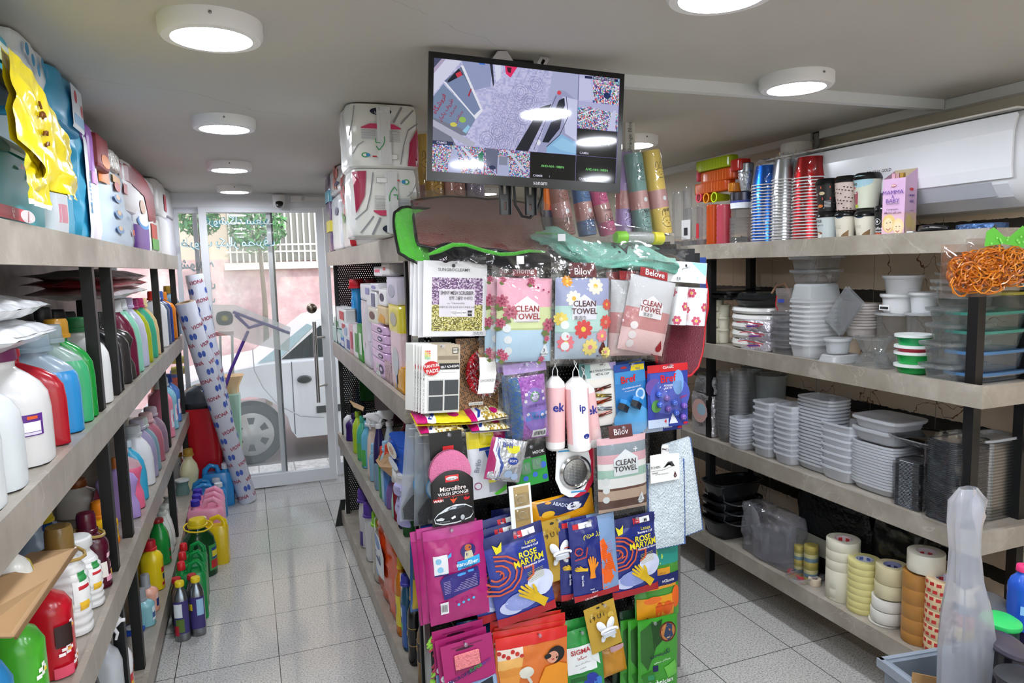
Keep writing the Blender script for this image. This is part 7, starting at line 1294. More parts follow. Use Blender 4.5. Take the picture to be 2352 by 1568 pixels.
for k,(px,pt,c_,l) in enumerate(((812,868,'d8b0c4','pink and white'),(820,872,'5aa0d0','blue and white'))):IB(px,pt,.05,.06,b2,'cleaner_bottle',l+' slim pack standing at the back of the middle island shelf',c_,'e8e8e8','slim',back=.12,lab=[(-60,60,.2,.5,'3a8c5a')])
# bottom
IB(828,1120,.085,.07,c2,'softener_bottle','white bottle with a violet cap, farther of two on the lowest island shelf','cfccd0','5a3a9c','soft',caph=.07,nr=.03,handle='side',lab=[(-50,50,.05,.35,'4a3a8c')]);IB(841,1153,.085,.07,c2,'softener_bottle','white bottle with a violet cap, nearer of two on the lowest island shelf','d2d0d2','55349a','soft',caph=.07,nr=.03,handle='side')
IB(860,1170,.13,.09,c2,'detergent_bottle','greige detergent bottle with a lime green cap and loop handle','b8b2a4','86c82c','soft',caph=.07,nr=.036,handle='side',lab=[(-50,10,.1,.35,'d8e0d0')])
t=IC(858,914,1216,None,c2,'washing_powder_bag','orange washing powder bag with a white emblem and navy lettering','powder bag','e4501a',mat='bag',d=.13,wr=.018,pw=3.2,top=.6,front=[('p',[(.0,.5),(.15,.18),(.45,.12),(.62,.3),(.60,.62),(.3,.72),(.05,.66)],'eef2f8'),('e',.3,.26,.16,'7aa0d8',.08),('e',.2,.72,.14,'6aa0d0',.04),('p',[(.1,.0),(.3,.1),(.2,.2)],'e8e8ea')],frontT=[('t',fa('تست'),.34,.44,.055,'1c3c84',.08)])
IB(912,1276,.07,.055,c2,'dish_soap_bottle','amber dish soap bottle with a yellow cap and clear handle','c8741c','d8b01c','soft',caph=.05,handle='side',hcol='d8c8b8',lab=[(-60,60,.15,.6,'e8d23a'),(-40,10,.3,.45,'2c5a9c'),(-70,-45,.2,.5,'c8202c')])
IB(926,1318,.07,.05,c2,'dish_soap_bottle','teal blue dish soap bottle with a white and blue push cap','1f4f6c','3a3aa8','slim',caph=.04,nr=.018,lab=[(-60,60,.06,.7,'2f5fa8'),(-40,20,.5,.64,'e0e8ec'),(-40,20,.3,.4,'6ac83a')])
IB(940,1345,.065,.06,c2,'shampoo_bottle','black faceted bottle with a bronze neck and gold lettering','141414','b8864a','round',caph=.05,nr=.014,cat='shampoo',lab=[(-80,80,.30,.31,'b8964a'),(-80,80,.56,.57,'b8964a'),(-20,10,.42,.50,'c8a050')])
IB(962,1405,.07,.07,c2,'shampoo_bottle','gold faceted bottle with a black label, nearest on the lowest island shelf','9a7a4c','5a4630','round',caph=.02,nr=.02,cat='shampoo',mat='metal',lab=[(-89,89,.38,.66,'1a1a1c'),(-40,10,.52,.60,'c8a050'),(-89,89,.37,.38,'c8a870'),(-89,89,.66,.67,'c8a870')])
# ================================================================ RIGHT WALL SHELVES
XF=2.115
def rspan(px0,px1,lvl,back=0):
    z=lvl-.007;Y1,Y0=ycol(px0,XF+back,z),ycol(px1,XF+back,z);return (Y0+Y1)/2,abs(Y1-Y0),z
def RC(px0,px1,pyt,pyb,lvl,name,label,cat,col,d=.1,back=0,mat='satin',**k):
    Y,w,z=rspan(px0,px1,lvl,back);X=XF+back;z0=z if pyb is None else zrow(pyb,X,Y);z1=zrow(pyt,X,Y)
    k.setdefault('pw',12);k.setdefault('wr',0);k.setdefault('top',.99);return softbox(name,label,cat,(X+d/2,Y,z0),(w*.97,d,z1-z0),col,R(-90),mat=mat,**k)
def tub(name,label,cat,loc,w,d,h,mat='milky',col='eef0f2',pw=5,rim=.004,taper=.86,lid=None,n=28,group=None,ribs=0,lidmat=None,rz=0,flip=False):
    t=thing(name,label,cat,loc,(0,0,rz),group);b=MB(mat,col);b.smooth=True;f=lambda q:taper+(1-taper)*q
    S_=[(0,w/2*taper*.93,d/2*taper*.93),(.004,w/2*taper,d/2*taper)]+[(h*q,w/2*f(q)*(1-(.012 if ribs and i % 2 else 0)),d/2*f(q)*(1-(.012 if ribs and i % 2 else 0))) for i,q in enumerate([j/8 for j in range(1,8)])]+[(h-.008,w/2*.985,d/2*.985),(h-.008,w/2+rim,d/2+rim),(h,w/2+rim,d/2+rim),(h,w/2-.001,d/2-.001)]
    if flip:S_=[(h-q[0],*q[1:]) for q in S_][::-1]
    b.loft(S_,n,pw,cap0=not flip,cap1=flip);b.build('tub',t)
    if lid:
        b=MB(lidmat or mat,lid);b.smooth=True;b.loft([(h-.004,w/2+rim+.003,d/2+rim+.003),(h+.005,w/2+rim+.003,d/2+rim+.003),(h+.006,w/2-.004,d/2-.004),(h+.003,w/2-.012,d/2-.012)],n,pw,cap0=False);b.build('lid',t)
    return t
def stack(px0,px1,pyt,lvl,n,name,lb,cat,d=None,H=.05,pyb=None,back=0,lab1=None,**k):
    """nested tubs: the column from shelf to the given image row, all rims showing"""
    Y,w,z=rspan(px0,px1,lvl,back);d=d or w;X=XF+back+d/2
    z0=z if pyb is None else zrow(pyb,XF+back,Y);top=zrow(pyt,XF+back,Y);pitch=(top-z0-H)/max(n-1,1)
    g='nested '+lb+'s';t0=tub(name,'lowest '+lb+' of its stack',cat,(X,Y,z0),w*.93,d*.93,H,group=g,**k)
    for i in range(1,n):dup(t0,(X,Y,z0+pitch*i),label=('topmost ' if i == n-1 else 'one ')+lb+(' of its stack' if i == n-1 else ' in mid stack'),group=g)
    return t0
# --- top level: paper cups, bright tubs, incense box
def cups(px0,px1,pyt,n,body,lb,H=.088,mat='metal'):
    Y,w,z=rspan(px0,px1,1.672);r=w/2*.9;X=XF+r+.01;top=zrow(pyt,XF,Y);Hh=min(H,(top-z)*.55);p=(top-z-Hh)/(n-1)
    t=thing('paper_cup','topmost '+lb+' of the upside down stack','cup',(X,Y,z+p*(n-1)),group='nested '+lb+'s')
    b=MB(mat,body);b.smooth=True;b.lathe([(r*.94,.004),(r*.70,Hh),(r*.66,Hh),(r*.66,Hh-.006)],28,cap0=False);b.build('sleeve',t)
    b=MB('satin','f4f4f4');b.smooth=True;b.tube([(r*.97*math.cos(i/24*6.283),r*.97*math.sin(i/24*6.283),.003) for i in range(24)],.0026,6,close=True);b.build('rolled_rim',t)
    for i in range(n-1):dup(t,(X,Y,z+p*i),label=lb+' inside the upside down stack')
    b=MB('film','fff');b.smooth=True;b.lathe([(r*1.06,0),(r*1.08,(top-z)*.5),(r*.85,top-z+.005),(r*.5,top-z+.03),(r*.3,top-z+.022)],24,cap0=False);tag(b.build('film_sleeve',loc=(X,Y,z)),'clear film sleeve round the '+lb+' stack','film')
cups(1702,1755,380,20,'1f6fe0','metallic blue paper cup');cups(1750,1796,366,21,'c8ccd0','metallic silver paper cup');cups(1790,1857,360,21,'c81c24','metallic red paper cup')
def coffee(px0,px1,pyt,pyb,body,lb,D=(),T=(),lidc='141414'):
    Y,w,z=rspan(px0,px1,1.672);z0=z if pyb is None else zrow(pyb,XF,Y);h=zrow(pyt,XF,Y)-z0;r=w/2*.92;t=thing('coffee_cup',lb,'coffee cup',(XF+r+.012,Y,z0),(0,0,R(-90)))
    hb=h*.84;rr=lambda q:r*(.74+.22*q);b=MB('satin',body);b.smooth=True;b.lathe([(rr(0),0),(rr(1),hb)],28);b.build('cup_wall',t)
    b=MB('gloss',lidc);b.smooth=True;b.lathe([(r*1.0,hb-.004),(r*1.04,hb),(r*1.0,hb+.006),(r*.9,h*.97),(r*.82,h),(r*.76,h*.97)],28,cap0=False);b.build('lid',t)
    if D or T:
        class CS(Surf):
            def P(s,u,v,lift=0):q=1-v;a=-math.pi/2+(u-.5)*2.3;R_=rr(q)+lift;return Vector((R_*math.cos(a),R_*math.sin(a),q*hb))
        S=CS(r*2.0,hb,0);b=MB('satin','fff');b.smooth=False;decals(b,S,D);texts(b,S,T,lift=.0014);b.build('print',t)
    return t
bean=[('e',.04+.115*i+.05*(j % 2),.08+.12*j+.02*i,.035,'3a2624',.022) for j in range(8) for i in range(9) if (j+i//3) % 3 != 1]
coffee(1850,1896,410,486,'1c1a1c','black coffee cup with a red panel and small drawings, left in the upper row',[('r',.05,.05,.42,.55,'c4202c'),('e',.22,.18,.07,'f0e8e8'),('r',.55,.1,.92,.18,'d8603a'),('r',.6,.5,.95,.58,'c4403a'),('e',.6,.35,.12,'d8c8a0',.06),('e',.5,.8,.14,'e07a3a',.06),('l',[(.3,.85),(.7,.88)],.002,'eee')]+[('l',[(.7,.64+.05*i),(.95,.64+.05*i)],.002,'d8d8d8') for i in range(5)],[('t','COFFEE',.24,.38,.008,'fff',.03)])
coffee(1892,1940,404,483,'dcc8c0','pinkish coffee cup with rows of dark coffee beans, middle of the upper row',bean)
coffee(1934,1988,397,478,'d8dcc8','pale coffee cup with a watercolour drink, right in the upper row',[('e',.5,.1,.5,'a8d0dc',.2),('p',[(.15,.45),(.48,.42),(.42,.82),(.28,.95),(.12,.75)],'a8485a'),('e',.3,.45,.17,'e8e4e0',.05),('e',.3,.3,.05,'c83a3a'),('e',.3,.92,.16,'c8d83a',.06),('l',[(.12,.5),(.15,.8)],.002,'2a1a1a')],[('t','offee',.26,.16,.017,'1c1c1c',.01)])
coffee(1854,1896,487,None,'d0dadc','pale blue coffee cup with a latte picture in the lower row',[('e',.35,.72,.26,'8a5a34',.08),('e',.35,.72,.14,'e8d8c0',.04),('p',[(.1,.76),(.6,.76),(.5,.95),(.2,.95)],'f2f2f0')],[('t','OFFEE',.38,.2,.013,'2a2a2c',.02),('t','MOMENTS',.45,.38,.007,'555')])
for px0,px1,l in ((1896,1938,'left'),(1939,1987,'right')):coffee(px0,px1,485,None,'e6e0d0',l+' cream coffee cup with a brown curve in the lower row',[('p',[(.55,.98),(.7,.8),(.98,.62),(.98,.98)],'8a6a48'),('e',.55,.02,.2,'24405a',.10)],[('t','COFFEE',.3,.5,.014,'b8b0a0',-.01),('t','TAKE',.3,.85,.014,'b8b0a0',-.01)])
coffee(1989,2024,472,None,'161616','black coffee cup with white drawings left of the incense box',[('e',.5,.42,.2,'e8e8e8',.12),('e',.5,.42,.17,'161616',.10),('e',.5,.42,.07,'e8e8e8',.05),('e',.5,.92,.28,'d8603a',.07)],[('t','Coffee',.5,.68,.012,'f0f0f0',.03),('t','House',.52,.79,.011,'f0f0f0',.03)])
# incense display box
Y,w,z=rspan(2021,2076,1.672);h=zrow(386,XF,Y)-z;t=thing('incense_box','pink incense display box with two smiling faces','incense box',(XF+.004,Y,z),(0,0,R(-78)))
b=MB('satin','d9b4d6');hw=w*.40;dd=.075
b.add([(-hw,0,0),(hw,0,0),(hw,dd,0),(-hw,dd,0),(-hw,0,h*.85),(hw,0,h*.85),(hw,dd,h),(-hw,dd,h)],[(0,1,5,4),(1,2,6,5),(2,3,7,6),(3,0,4,7),(0,3,2,1)]);b.C('c8b898');b.add([(-hw,dd-.002,h*.5),(hw,dd-.002,h*.5),(hw,dd-.002,h),(-hw,dd-.002,h),(hw-.002,0,h*.5),(hw-.002,0,h*.85)],[(0,1,2,3)]);b.build('carton',t)
FD=[('r',0,.55,1,1,'e0b8c8'),('e',.32,.74,.30,'e2c680',.16),('e',.75,.80,.24,'ecd6a0',.14),('e',.30,.76,.2,'f0d8b0',.12),('e',.74,.82,.18,'f2dcb8',.11),('e',.5,.085,.12,'c81c28',.026),('e',.24,.73,.03,'3a2a20',.008),('e',.40,.72,.03,'3a2a20',.008),('l',[(.22,.83),(.32,.86),(.42,.82)],.0022,'a83a3a'),('e',.68,.80,.025,'3a2a20',.008),('e',.82,.80,.025,'3a2a20',.008),('l',[(.66,.87),(.74,.90),(.82,.87)],.0022,'a83a3a')]
S=Surf(hw*2,h*.85,0);b=MB('satin','fff');b.T=Matrix.Translation((0,-.0008,h*.39));decals(b,S,FD);texts(b,S,[('t','HEM',.5,.085,.008,'fff',.03),('t','MAMMA',.5,.20,.0165,'5a3a9c',.0),('t','&',.5,.275,.012,'5a3a9c'),('t','BABY',.5,.345,.0165,'5a3a9c',.0),('t','INCENSE STICKS',.5,.40,.005,'333'),('t','Compassion,',.5,.50,.009,'2a1a2a',.02),('t','Affection and Love',.5,.555,.009,'2a1a2a',.02,0,.06)],lift=.005);b.build('front_print',t)
S=Surf(dd,h*.85,0);b=MB('satin','fff');b.T=Matrix.Translation((hw+.0008,dd/2,h*.425)) @ Matrix.Rotation(R(90),4,'Z');decals(b,S,[('r',0.02,.6,.98,.98,'d8b8a8'),('e',.35,.76,.25,'d8c080',.12),('e',.72,.82,.2,'dcc890',.1),('e',.5,.2,.16,'c81c28',.025)]);texts(b,S,[('t','MAMÁ',.5,.30,.012,'5a3a9c'),('t','Y',.5,.35,.008,'5a3a9c'),('t','BEBÉ',.5,.40,.012,'5a3a9c'),('t','Compassion',.5,.57,.006,'2a1a2a')],lift=.0035);b.build('side_print',t)
for k,(dx,c_) in enumerate(((-.014,'e0a8b8'),(.0,'c89a9a'),(.014,'b8903a'))):
    b=MB('satin',c_);b.box(dx-.006,dx+.006,.02,.034,h*.55,h*.93);S=Surf(.012,.08,0);
    tag(b.build('incense_packet',loc=t.location,rot=t.rotation_euler),['left pink','middle rose','right ochre'][k]+' incense packet sticking out of the display box','incense packet')
b=MB('gloss','141416');b.smooth=True;Y,w,z=rspan(2092,2160,1.672);b.tube([(XF+.04,Y+w/2,z+.012),(XF+.01,Y+w*.2,z+.017),(XF+.0,Y-w*.2,z+.017),(XF+.02,Y-w*.6,z+.014)],[.006,.013,.013,.008],10);tag(b.build('scissors_handle'),'black plastic handle lying at the edge of the top right shelf','handle')
Y,w,z=rspan(2160,2262,1.672);softbox('cutlery_pack','blue and violet clear film pack lying on the top right shelf','pack',(XF+.09,Y,z),(w,.12,.026),'4a6a9c',R(-90),mat='foil',wr=.01,pw=3)
b=MB('paper','e4eaf2');b.box(-.02,.02,-.01,.01,0,.012);tag(b.build('paper_slip',loc=(XF+.02,rspan(2076,2092,1.672)[0],1.665),rot=(0,0,.4)),'white folded slip beside the incense box','slip')
# bright tubs
NE={'lime':'c4dc1c','orange':'f0641c','red':'e03024','pink':'ee5a6c','amber':'f09a1c'}
def ring(px,py,c,lb,w=.05,Yo=0):
    Y,_,z=rspan(px-5,px+5,1.672);zz=zrow(py,XF,Y);t=thing('plastic_tub',lb,'tub',(XF+.004,Y+Yo,zz));b=MB('gloss',c);b.smooth=True;pts=[(0,w*.42*math.cos(i/20*6.283),w*.62*math.sin(i/20*6.283)*.72) for i in range(20)];b.tube(pts,.0035,6,close=True);b.build('rim',t);b=MB('jug',c);b.smooth=True;b.T=Matrix.Rotation(R(90),4,'Y');b.loft([(0,w*.42*.72*.62/.42*1.0,w*.40),(.08,w*.3,w*.32)],20,3,cap0=False);b.build('tub_wall',t)
for px0,px1,pt,pb,c,l in ((1591,1674,364,390,'lime','lime yellow nested tub bundle lying on top'),(1672,1698,366,392,'red','red tub bundle beside the lime one'),(1602,1680,391,417,'orange','orange tub bundle, second from the top'),(1598,1602,392,417,'pink','pink tub end beside the orange bundle'),(1588,1668,418,443,'orange','orange clear wrapped bundle, third from the top'),(1668,1684,420,440,'amber','amber tub edge beside the third bundle')):
    RC(px0,px1,pt,pb,1.672,'plastic_tub_bundle',l,'tub bundle',NE[c],d=.07,mat='jug',pw=4,front=[('l',[(.08*i+.05,.06),(.08*i+.05,.94)],.002,NE['lime' if c == 'lime' else 'amber']) for i in range(11)] if px1-px0 > 30 else [])
ring(1603,454,NE['pink'],'pink oval tub seen end on');ring(1620,455,NE['amber'],'amber oval tub seen end on');ring(1638,453,NE['lime'],'lime oval tub seen end on')
for px0,px1,pt,c,l,m_ in ((1612,1634,470,'f0641c','orange nested cup column standing upright','jug'),(1634,1658,470,'ec6478','pink nested cup column standing upright','jug'),(1658,1696,500,'c8ccd0','clear cup column right of the pink one','clear'),(1590,1611,470,'d8c4cc','clear cup column with a red mark','clear'),(1560,1588,478,'d4d8e0','clear cup column with a dark round mark','clear'),(1532,1556,440,'d4d8dc','tall clear cup column nearest the towel rolls','clear'),(1562,1576,430,'d4d8dc','tall clear cup column behind the marked one','clear')):
    Y,w,z=rspan(px0,px1,1.672);h=zrow(pt,XF,Y)-z;t=thing('plastic_cup_column',l,'cup stack',(XF+w/2,Y,z));b=MB(m_,c);b.smooth=True;n=16;b.lathe([(w*.44*(1 if i % 2 else .93),h*i/n) for i in range(n+1)],20);b.build('nested_cups',t)
    if 'red mark' in l:b=MB('satin','c8202c');b.box(-w*.46,-w*.44,-.01,.01,h*.2,h*.55);b.build('label',t)
    if 'dark round' in l:b=MB('satin','e8e8e8');b.box(-w*.47,-w*.45,-w*.35,w*.35,h*.2,h*.7);b.C('1c1c24');b.box(-w*.48,-w*.47,-w*.15,w*.15,h*.3,h*.5);b.build('label',t)
for px0,px1,pt,pb,cs,l in ((1679,1704,374,438,('b8bcc0','a0a4a8'),'silver goblet shaped cup bundle in film'),(1657,1697,441,500,('d8dce0','4a4a52'),'clear tumbler with a dark lid and a blue white label')):
    Y,w,z=rspan(px0,px1,1.672);z0=zrow(pb,XF,Y);h=zrow(pt,XF,Y)-z0;t=thing('tumbler',l,'tumbler',(XF+w/2+.01,Y,z0));b=MB('foil' if 'silver' in l else 'clear',cs[0]);b.smooth=True;b.lathe([(w*.25,0),(w*.3,h*.1),(w*.45,h*.6),(w*.4,h*.7)] if 'silver' in l else [(w*.36,0),(w*.46,h*.7)],20);b.build('cup_wall',t);b=MB('metal',cs[1]);b.smooth=True;b.lathe([(w*.47,h*.68),(w*.47,h*.97),(w*.4,h)],20);b.build('lid',t)
    if 'label' in l:b=MB('satin','e8ecf4');b.smooth=True;b.lathe([(w*.455,h*.36),(w*.465,h*.6)],20,cap0=False,cap1=False);b.C('2a3a8c');b.lathe([(w*.466,h*.58),(w*.468,h*.66)],20,cap0=False,cap1=False);b.build('label',t)
Y,w,z=rspan(1764,1848,1.672,.14);t=thing('paper_bucket_stack','tall stack of white paper buckets with gold script touching the wall trunking','bucket',(XF+.14+.05,Y,1.665));h=min(zrow(299,XF+.14,Y),2.10)-1.665;b=MB('satin','d6d4d0');b.smooth=True;r=.072;b.lathe([(r*1.08,0),(r*1.06,h-.13),(r*.90,h-.004),(r*.84,h)],32);b.build('buckets',t)
b=MB('metal','c09a5a');b.smooth=True
for k in range(5):a0=math.pi+.9-k*.4;b.tube([((r*.99)*math.cos(a0+.12*math.sin(i*1.1)),(r*.99)*math.sin(a0+.12*math.sin(i*1.1)),h-.10+.012*i) for i in range(6)],.0012,5)
b.build('gold_script',t)
Y,w,z=rspan(1730,1760,1.672,.25);t=thing('power_meter','small white wall box with a red digital display and a green light','meter',(XR-.03,ycol(1745,XR-.05,1.98),1.985));b=MB('satin','dcd8d4');b.box(-.03,.03,-.035,.035,-.06,.06,.004);b.build('case',t);b=MB('gloss','2a0a0c');b.box(-.032,-.0301,-.015,.015,.01,.035);b.C('a8202c');b.box(-.033,-.0321,-.009,.009,.016,.028);b.build('display',t);b=MB('emit2','2ae85a');b.box(-.032,-.0301,.002,.008,-.03,-.024);b.build('indicator',t)
# air conditioner
t=thing('air_conditioner','long white wall air conditioner above the cups on the right wall','air conditioner',(XR-.001,2.05,1.74));y0,y1=-.57,.62
prof=[(0,.295),(-.15,.292),(-.195,.27),(-.208,.22),(-.208,.12),(-.20,.07),(-.17,.03),(-.12,.0),(0,0)]
def xprof(b,P,a,c):n=len(P);vs=[(x,a,z_) for x,z_ in P]+[(x,c,z_) for x,z_ in P];b.add(vs,[tuple(range(n)),tuple(range(2*n-1,n-1,-1))]+[(i,i+n,(i+1) % n+n,(i+1) % n) for i in range(n)])
b=MB('gloss','dfe1e6');xprof(b,prof,y0+.05,y1-.05);b.build('body',t)
for s_,ya in ((-1,y0+.05),(1,y1-.05)):
    b=MB('gloss','dfe1e6');b.smooth=True
    prev=None
    rows=[(0,1.0),(.03,.97),(.045,.88),(.05,.72)]
    vs=[];n=len(prof)
    for dy,sc_ in rows:vs+=[((x+.1)*sc_-.1 if x < -.01 else x,ya+s_*dy,(z_-.145)*sc_+.145) for x,z_ in prof]
    fs=[tuple(((j*n+i),(j*n+(i+1) % n),((j+1)*n+(i+1) % n),((j+1)*n+i)))[::(1 if s_ > 0 else -1)] for j in range(3) for i in range(n)]+[tuple(range(3*n,4*n))[::(-1 if s_ > 0 else 1)]]
    b.add(vs,fs);b.build('end_cap',t)
b=MB('gloss','eceef2');P2=[(-.196,.272),(-.2095,.225),(-.2115,.12),(-.206,.088),(-.213,.085),(-.219,.12),(-.217,.228),(-.203,.28)];xprof(b,P2,y0+.03,y1-.03);q=b.build('front_panel',t)
b=MB('satin','b8bcc4');xprof(b,[(-.205,.078),(-.180,.034),(-.176,.036),(-.200,.08)],y0+.10,y1-.10);b.build('louver',t)
b=MB('satin','e8e4dc');b.smooth=False;b.box(-.19,-.02,y0+.04,y1-.04,.294,.300);b.build('top_tape',t)
b=MB('satin','222');b.T=Matrix.Translation((-.2195,ycol(2018,2.2,1.9)-2.05,.165)) @ Matrix.Rotation(R(-90),4,'Z');texts(b,Surf(.3,.1,0),[('t','GENERAL GOLD',.5,.5,.013,'1c1c1c',.03)],lift=.0002);b.build('maker_lettering',q)
# --- second level
K2=1.192
stack(1612,1638,680,K2,3,'yogurt_cup','ivory plastic cup by the maroon mat','cup',H=.075,mat='satin',col='dcd8c0',pw=2,back=.02);stack(1634,1656,700,K2,3,'yogurt_cup','ivory plastic cup beside the white plates','cup',H=.07,mat='satin',col='dcd8c4',pw=2,back=.05)
Y,w,z=rspan(1643,1750,K2)
for k,(pt,pb) in enumerate(((706,722),(722,741),(741,759),(759,779),(779,None))):
    z0=z if pb is None else zrow(pb,XF,Y);z1=zrow(pt,XF,Y);t=thing('foam_plate_bundle',['top','second','third','fourth','bottom'][k]+' wrapped bundle of white foam plates in the stack of five','plate bundle',(XF+w/2,Y,z0));h=z1-z0;b=MB('bag','e9e8e4');b.smooth=True;b.lathe([(w*.36,0),(w*.455,h*.15),(w*.475,h*.5),(w*.46,h*.9),(w*.40,h)],32);b.build('plates',t)
zt2=zrow(706,XF,Y);t=thing('takeaway_bowl','black round takeaway bowl with a clear domed lid on the plate bundles','bowl',(XF+w/2,Y-.012,zt2));b=MB('gloss','161616');b.smooth=True;b.lathe([(w*.38,0),(w*.46,.03),(w*.5,.033),(w*.5,.037),(w*.46,.036),(w*.4,.005)],32,cap1=True);b.build('bowl',t);b=MB('clear','6a6e70');b.smooth=True;b.lathe([(w*.5,.038),(w*.44,.045),(w*.40,.065),(w*.34,.068)],32,cap0=False);b.build('lid',t)
for k,(dy,zz) in enumerate(((0,0),(-.02,.022))):tub('takeaway_tray',['lower','upper'][k]+' black takeaway tray with a clear lid behind the round bowl','tray',(XF+.12,ycol(1668,XF+.1,1.4)+dy,zrow(686,XF+.1,ycol(1668,XF+.1,1.4))+zz-.003),.22,.2,.022,mat='gloss',col='1a1a1a',lid='3a3e40',lidmat='clear')
for k,(px0,px1,pt,pb) in enumerate(((1682,1760,736,760),(1690,1764,760,782),(1686,1762,780,None))):RC(px0,px1,pt,pb,K2,'cup_bag',['upper','middle','lower'][k]+' clear bag with red and blue print in front of the plates','bag','dcd8e2',d=.08,back=-.0,mat='foil',pw=2.6,wr=.02,top=.6,front=[('l',[(.05,.3),(.4,.1),(.9,.25)],.004,'c8202c'),('p',[(.4,.5),(.8,.3),(.85,.45),(.5,.65)],'b82a4a'),('p',[(.45,.52),(.78,.36),(.8,.43),(.5,.6)],'3a4aa8')])
stack(1758,1802,716,K2,6,'dessert_cup','clear crumpled dessert cup in a film bag','cup',H=.04,mat='clear',col='dde0e8',pw=3)
RC(1772,1802,662,716,K2,'cup_bag','upright clear bag of cups with red and blue marks','bag','c8bcb8',d=.06,mat='haze',pw=3,wr=.01,front=[('l',[(.4,.3),(.3,.7),(.5,.95)],.006,'b8202c'),('r',.5,.45,.9,.6,'3a4aa0')])
b=MB('satin','c89a80');b.smooth=True;Yp=ycol(1770,XF+.05,1.45);b.tube([(XF+.1,Yp+.05,1.44),(XF+.1,Yp+.02,1.475),(XF+.1,Yp-.03,1.485),(XF+.1,Yp-.06,1.45),(XF+.1,Yp-.065,1.42)],.005,8);tag(b.build('bag_handle'),'salmon loop handle above the clear cup bag','handle')
b=MB('satin','3a3c3e');b.smooth=True;Yp=ycol(1730,XR-.02,1.5);b.tube([(XR-.01,Yp,1.66),(XR-.012,Yp,1.5),(XR-.015,Yp-.02,1.40),(XR-.03,Yp-.06,1.34)],.004,8);tag(b.build('wall_cable'),'dark cable running down the marble wall behind the black trays','cable')
stack(1803,1884,690,K2,10,'food_container','translucent square food container with a toothed rim','food container',H=.065,mat='milky',col='fcfdff',d=.13)
Y,w,z=rspan(1803,1884,K2);zt3=zrow(652,XF,Y);tub('food_container','white square container upside down above the toothed rims','food container',(XF+.065,Y,zrow(690,XF,Y)),w*.93,.125,zt3-zrow(690,XF,Y),mat='jug',col='e4e8ea',flip=True,rim=.002);tub('food_container','clear container with a ridged lid rim, second from the top of the column','food container',(XF+.065,Y,zt3+.001),w*.9,.12,zrow(647,XF,Y)-zt3+.042,mat='clear',col='d8dce4',rim=.006,lid='e0e4e8');tub('food_container','clear container topmost on the column under the board','food container',(XF+.065,Y,zt3+.055),w*.93,.125,.052,mat='clear',col='d8dce0',rim=.008,lid='d8dce0')
b=MB('clear','f0f4f8');b.smooth=False
for k in range(2):b.T=Matrix.Translation((XF+.05+.014*k,ycol(1935,XF+.05,1.40)-.0,1.385)) @ Matrix.Rotation(R(38),4,'X');b.box(0,.003,-.05,.05,-.085,.085)
tag(b.build('container_lid'),'clear rectangular lids leaning against the container column','lid')
stack(1918,1980,697,K2,9,'round_container','clear round container in the back row','round container',H=.045,mat='milky',col='e4dcd8',pw=2,back=.08,pyb=775)
tub('round_cup','clear round cup in front of the square column','round cup',(XF+.035,rspan(1884,1932,K2)[0],K2+.03),rspan(1884,1932,K2)[1],.075,.055,mat='milky',col='e8ecf0',pw=2,lid='eef0f2');tub('tray_lid_stack','white ribbed tray upside down under the round cup','tray',(XF+.05,rspan(1872,1942,K2)[0],K2-.006),rspan(1872,1942,K2)[1],.1,.032,mat='jug',col='e8eaec',flip=True,ribs=1)
def RT(px0,px1,pt,pb,name,label,cat='container',back=0,d=None,lvl=K2,**k):
    Y,w,z=rspan(px0,px1,lvl,back);z0=z if pb is None else zrow(pb,XF+back,Y);h=zrow(pt,XF+back,Y)-z0;d=d or w;return tub(name,label,cat,(XF+back+d/2,Y,z0),w*.94,d*.94,h,**k)
RT(1985,2062,722,None,'round_container','clear tall round container with a white lid below the white buckets',pw=2,mat='clear',col='dde0e0',lid='e8eaec',lidmat='milky',back=.10);RT(2058,2122,722,None,'round_container','clear tall round container right of its twin with a white lid',pw=2,mat='clear',col='dde0e0',lid='e8eaec',lidmat='milky',back=.10)
BK=RT(1999,2068,679,722,'white_bucket','white bucket with a barcode label, lower of the left pair',pw=2,mat='satin',col='dcdee0',lid='e8eaec',back=.10);RT(2002,2074,636,679,'white_bucket','white bucket on top of the barcode bucket',pw=2,mat='satin',col='dcdee0',lid='e8eaec',back=.10);RT(2068,2122,675,722,'white_bucket','white bucket beside the barcode bucket',pw=2,mat='satin',col='d8dcde',lid='e6e8ea',back=.10)
b=MB('paper','eee');b.box(-.001,.001,-.022,.022,-.010,.010);b.C('333');b.box(-.0018,-.001,-.018,.018,-.006,.003);att(b.build('barcode_label',loc=(XF+.098,ycol(2032,XF+.098,1.46),zrow(706,XF+.098,ycol(2032,XF+.098,1.46)))),BK)
for k,(pt,pb,c,l) in enumerate(((840,None,'1c9c48','lowest green tub showing only its white lid'),(812,838,'1fa84c','green tub with a white lid, lower one'),(797,812,'b82840','dark red tub between the two green ones'),(772,797,'1c9c58','green tub with a white lid, upper one'))):
    RT(2037,2102,pt,pb,'ice_cream_tub',l,'tub',pw=2,mat='gloss',col=c,lid='e6ecea',lidmat='satin',rim=.005)
RT(1940,2008,775,812,'salad_bowl','clear round salad bowl, upper','bowl',pw=2,mat='clear',col='dde2e4',taper=.6,rim=.008);RT(1938,2010,812,None,'salad_bowl','clear round salad bowl upside down under the other','bowl',pw=2,mat='clear',col='dde2e4',taper=.6,flip=True);RT(1998,2036,808,None,'clamshell_box','clear ribbed clamshell behind the green tubs','box',mat='clear',col='dde2e4',ribs=1,back=.03)
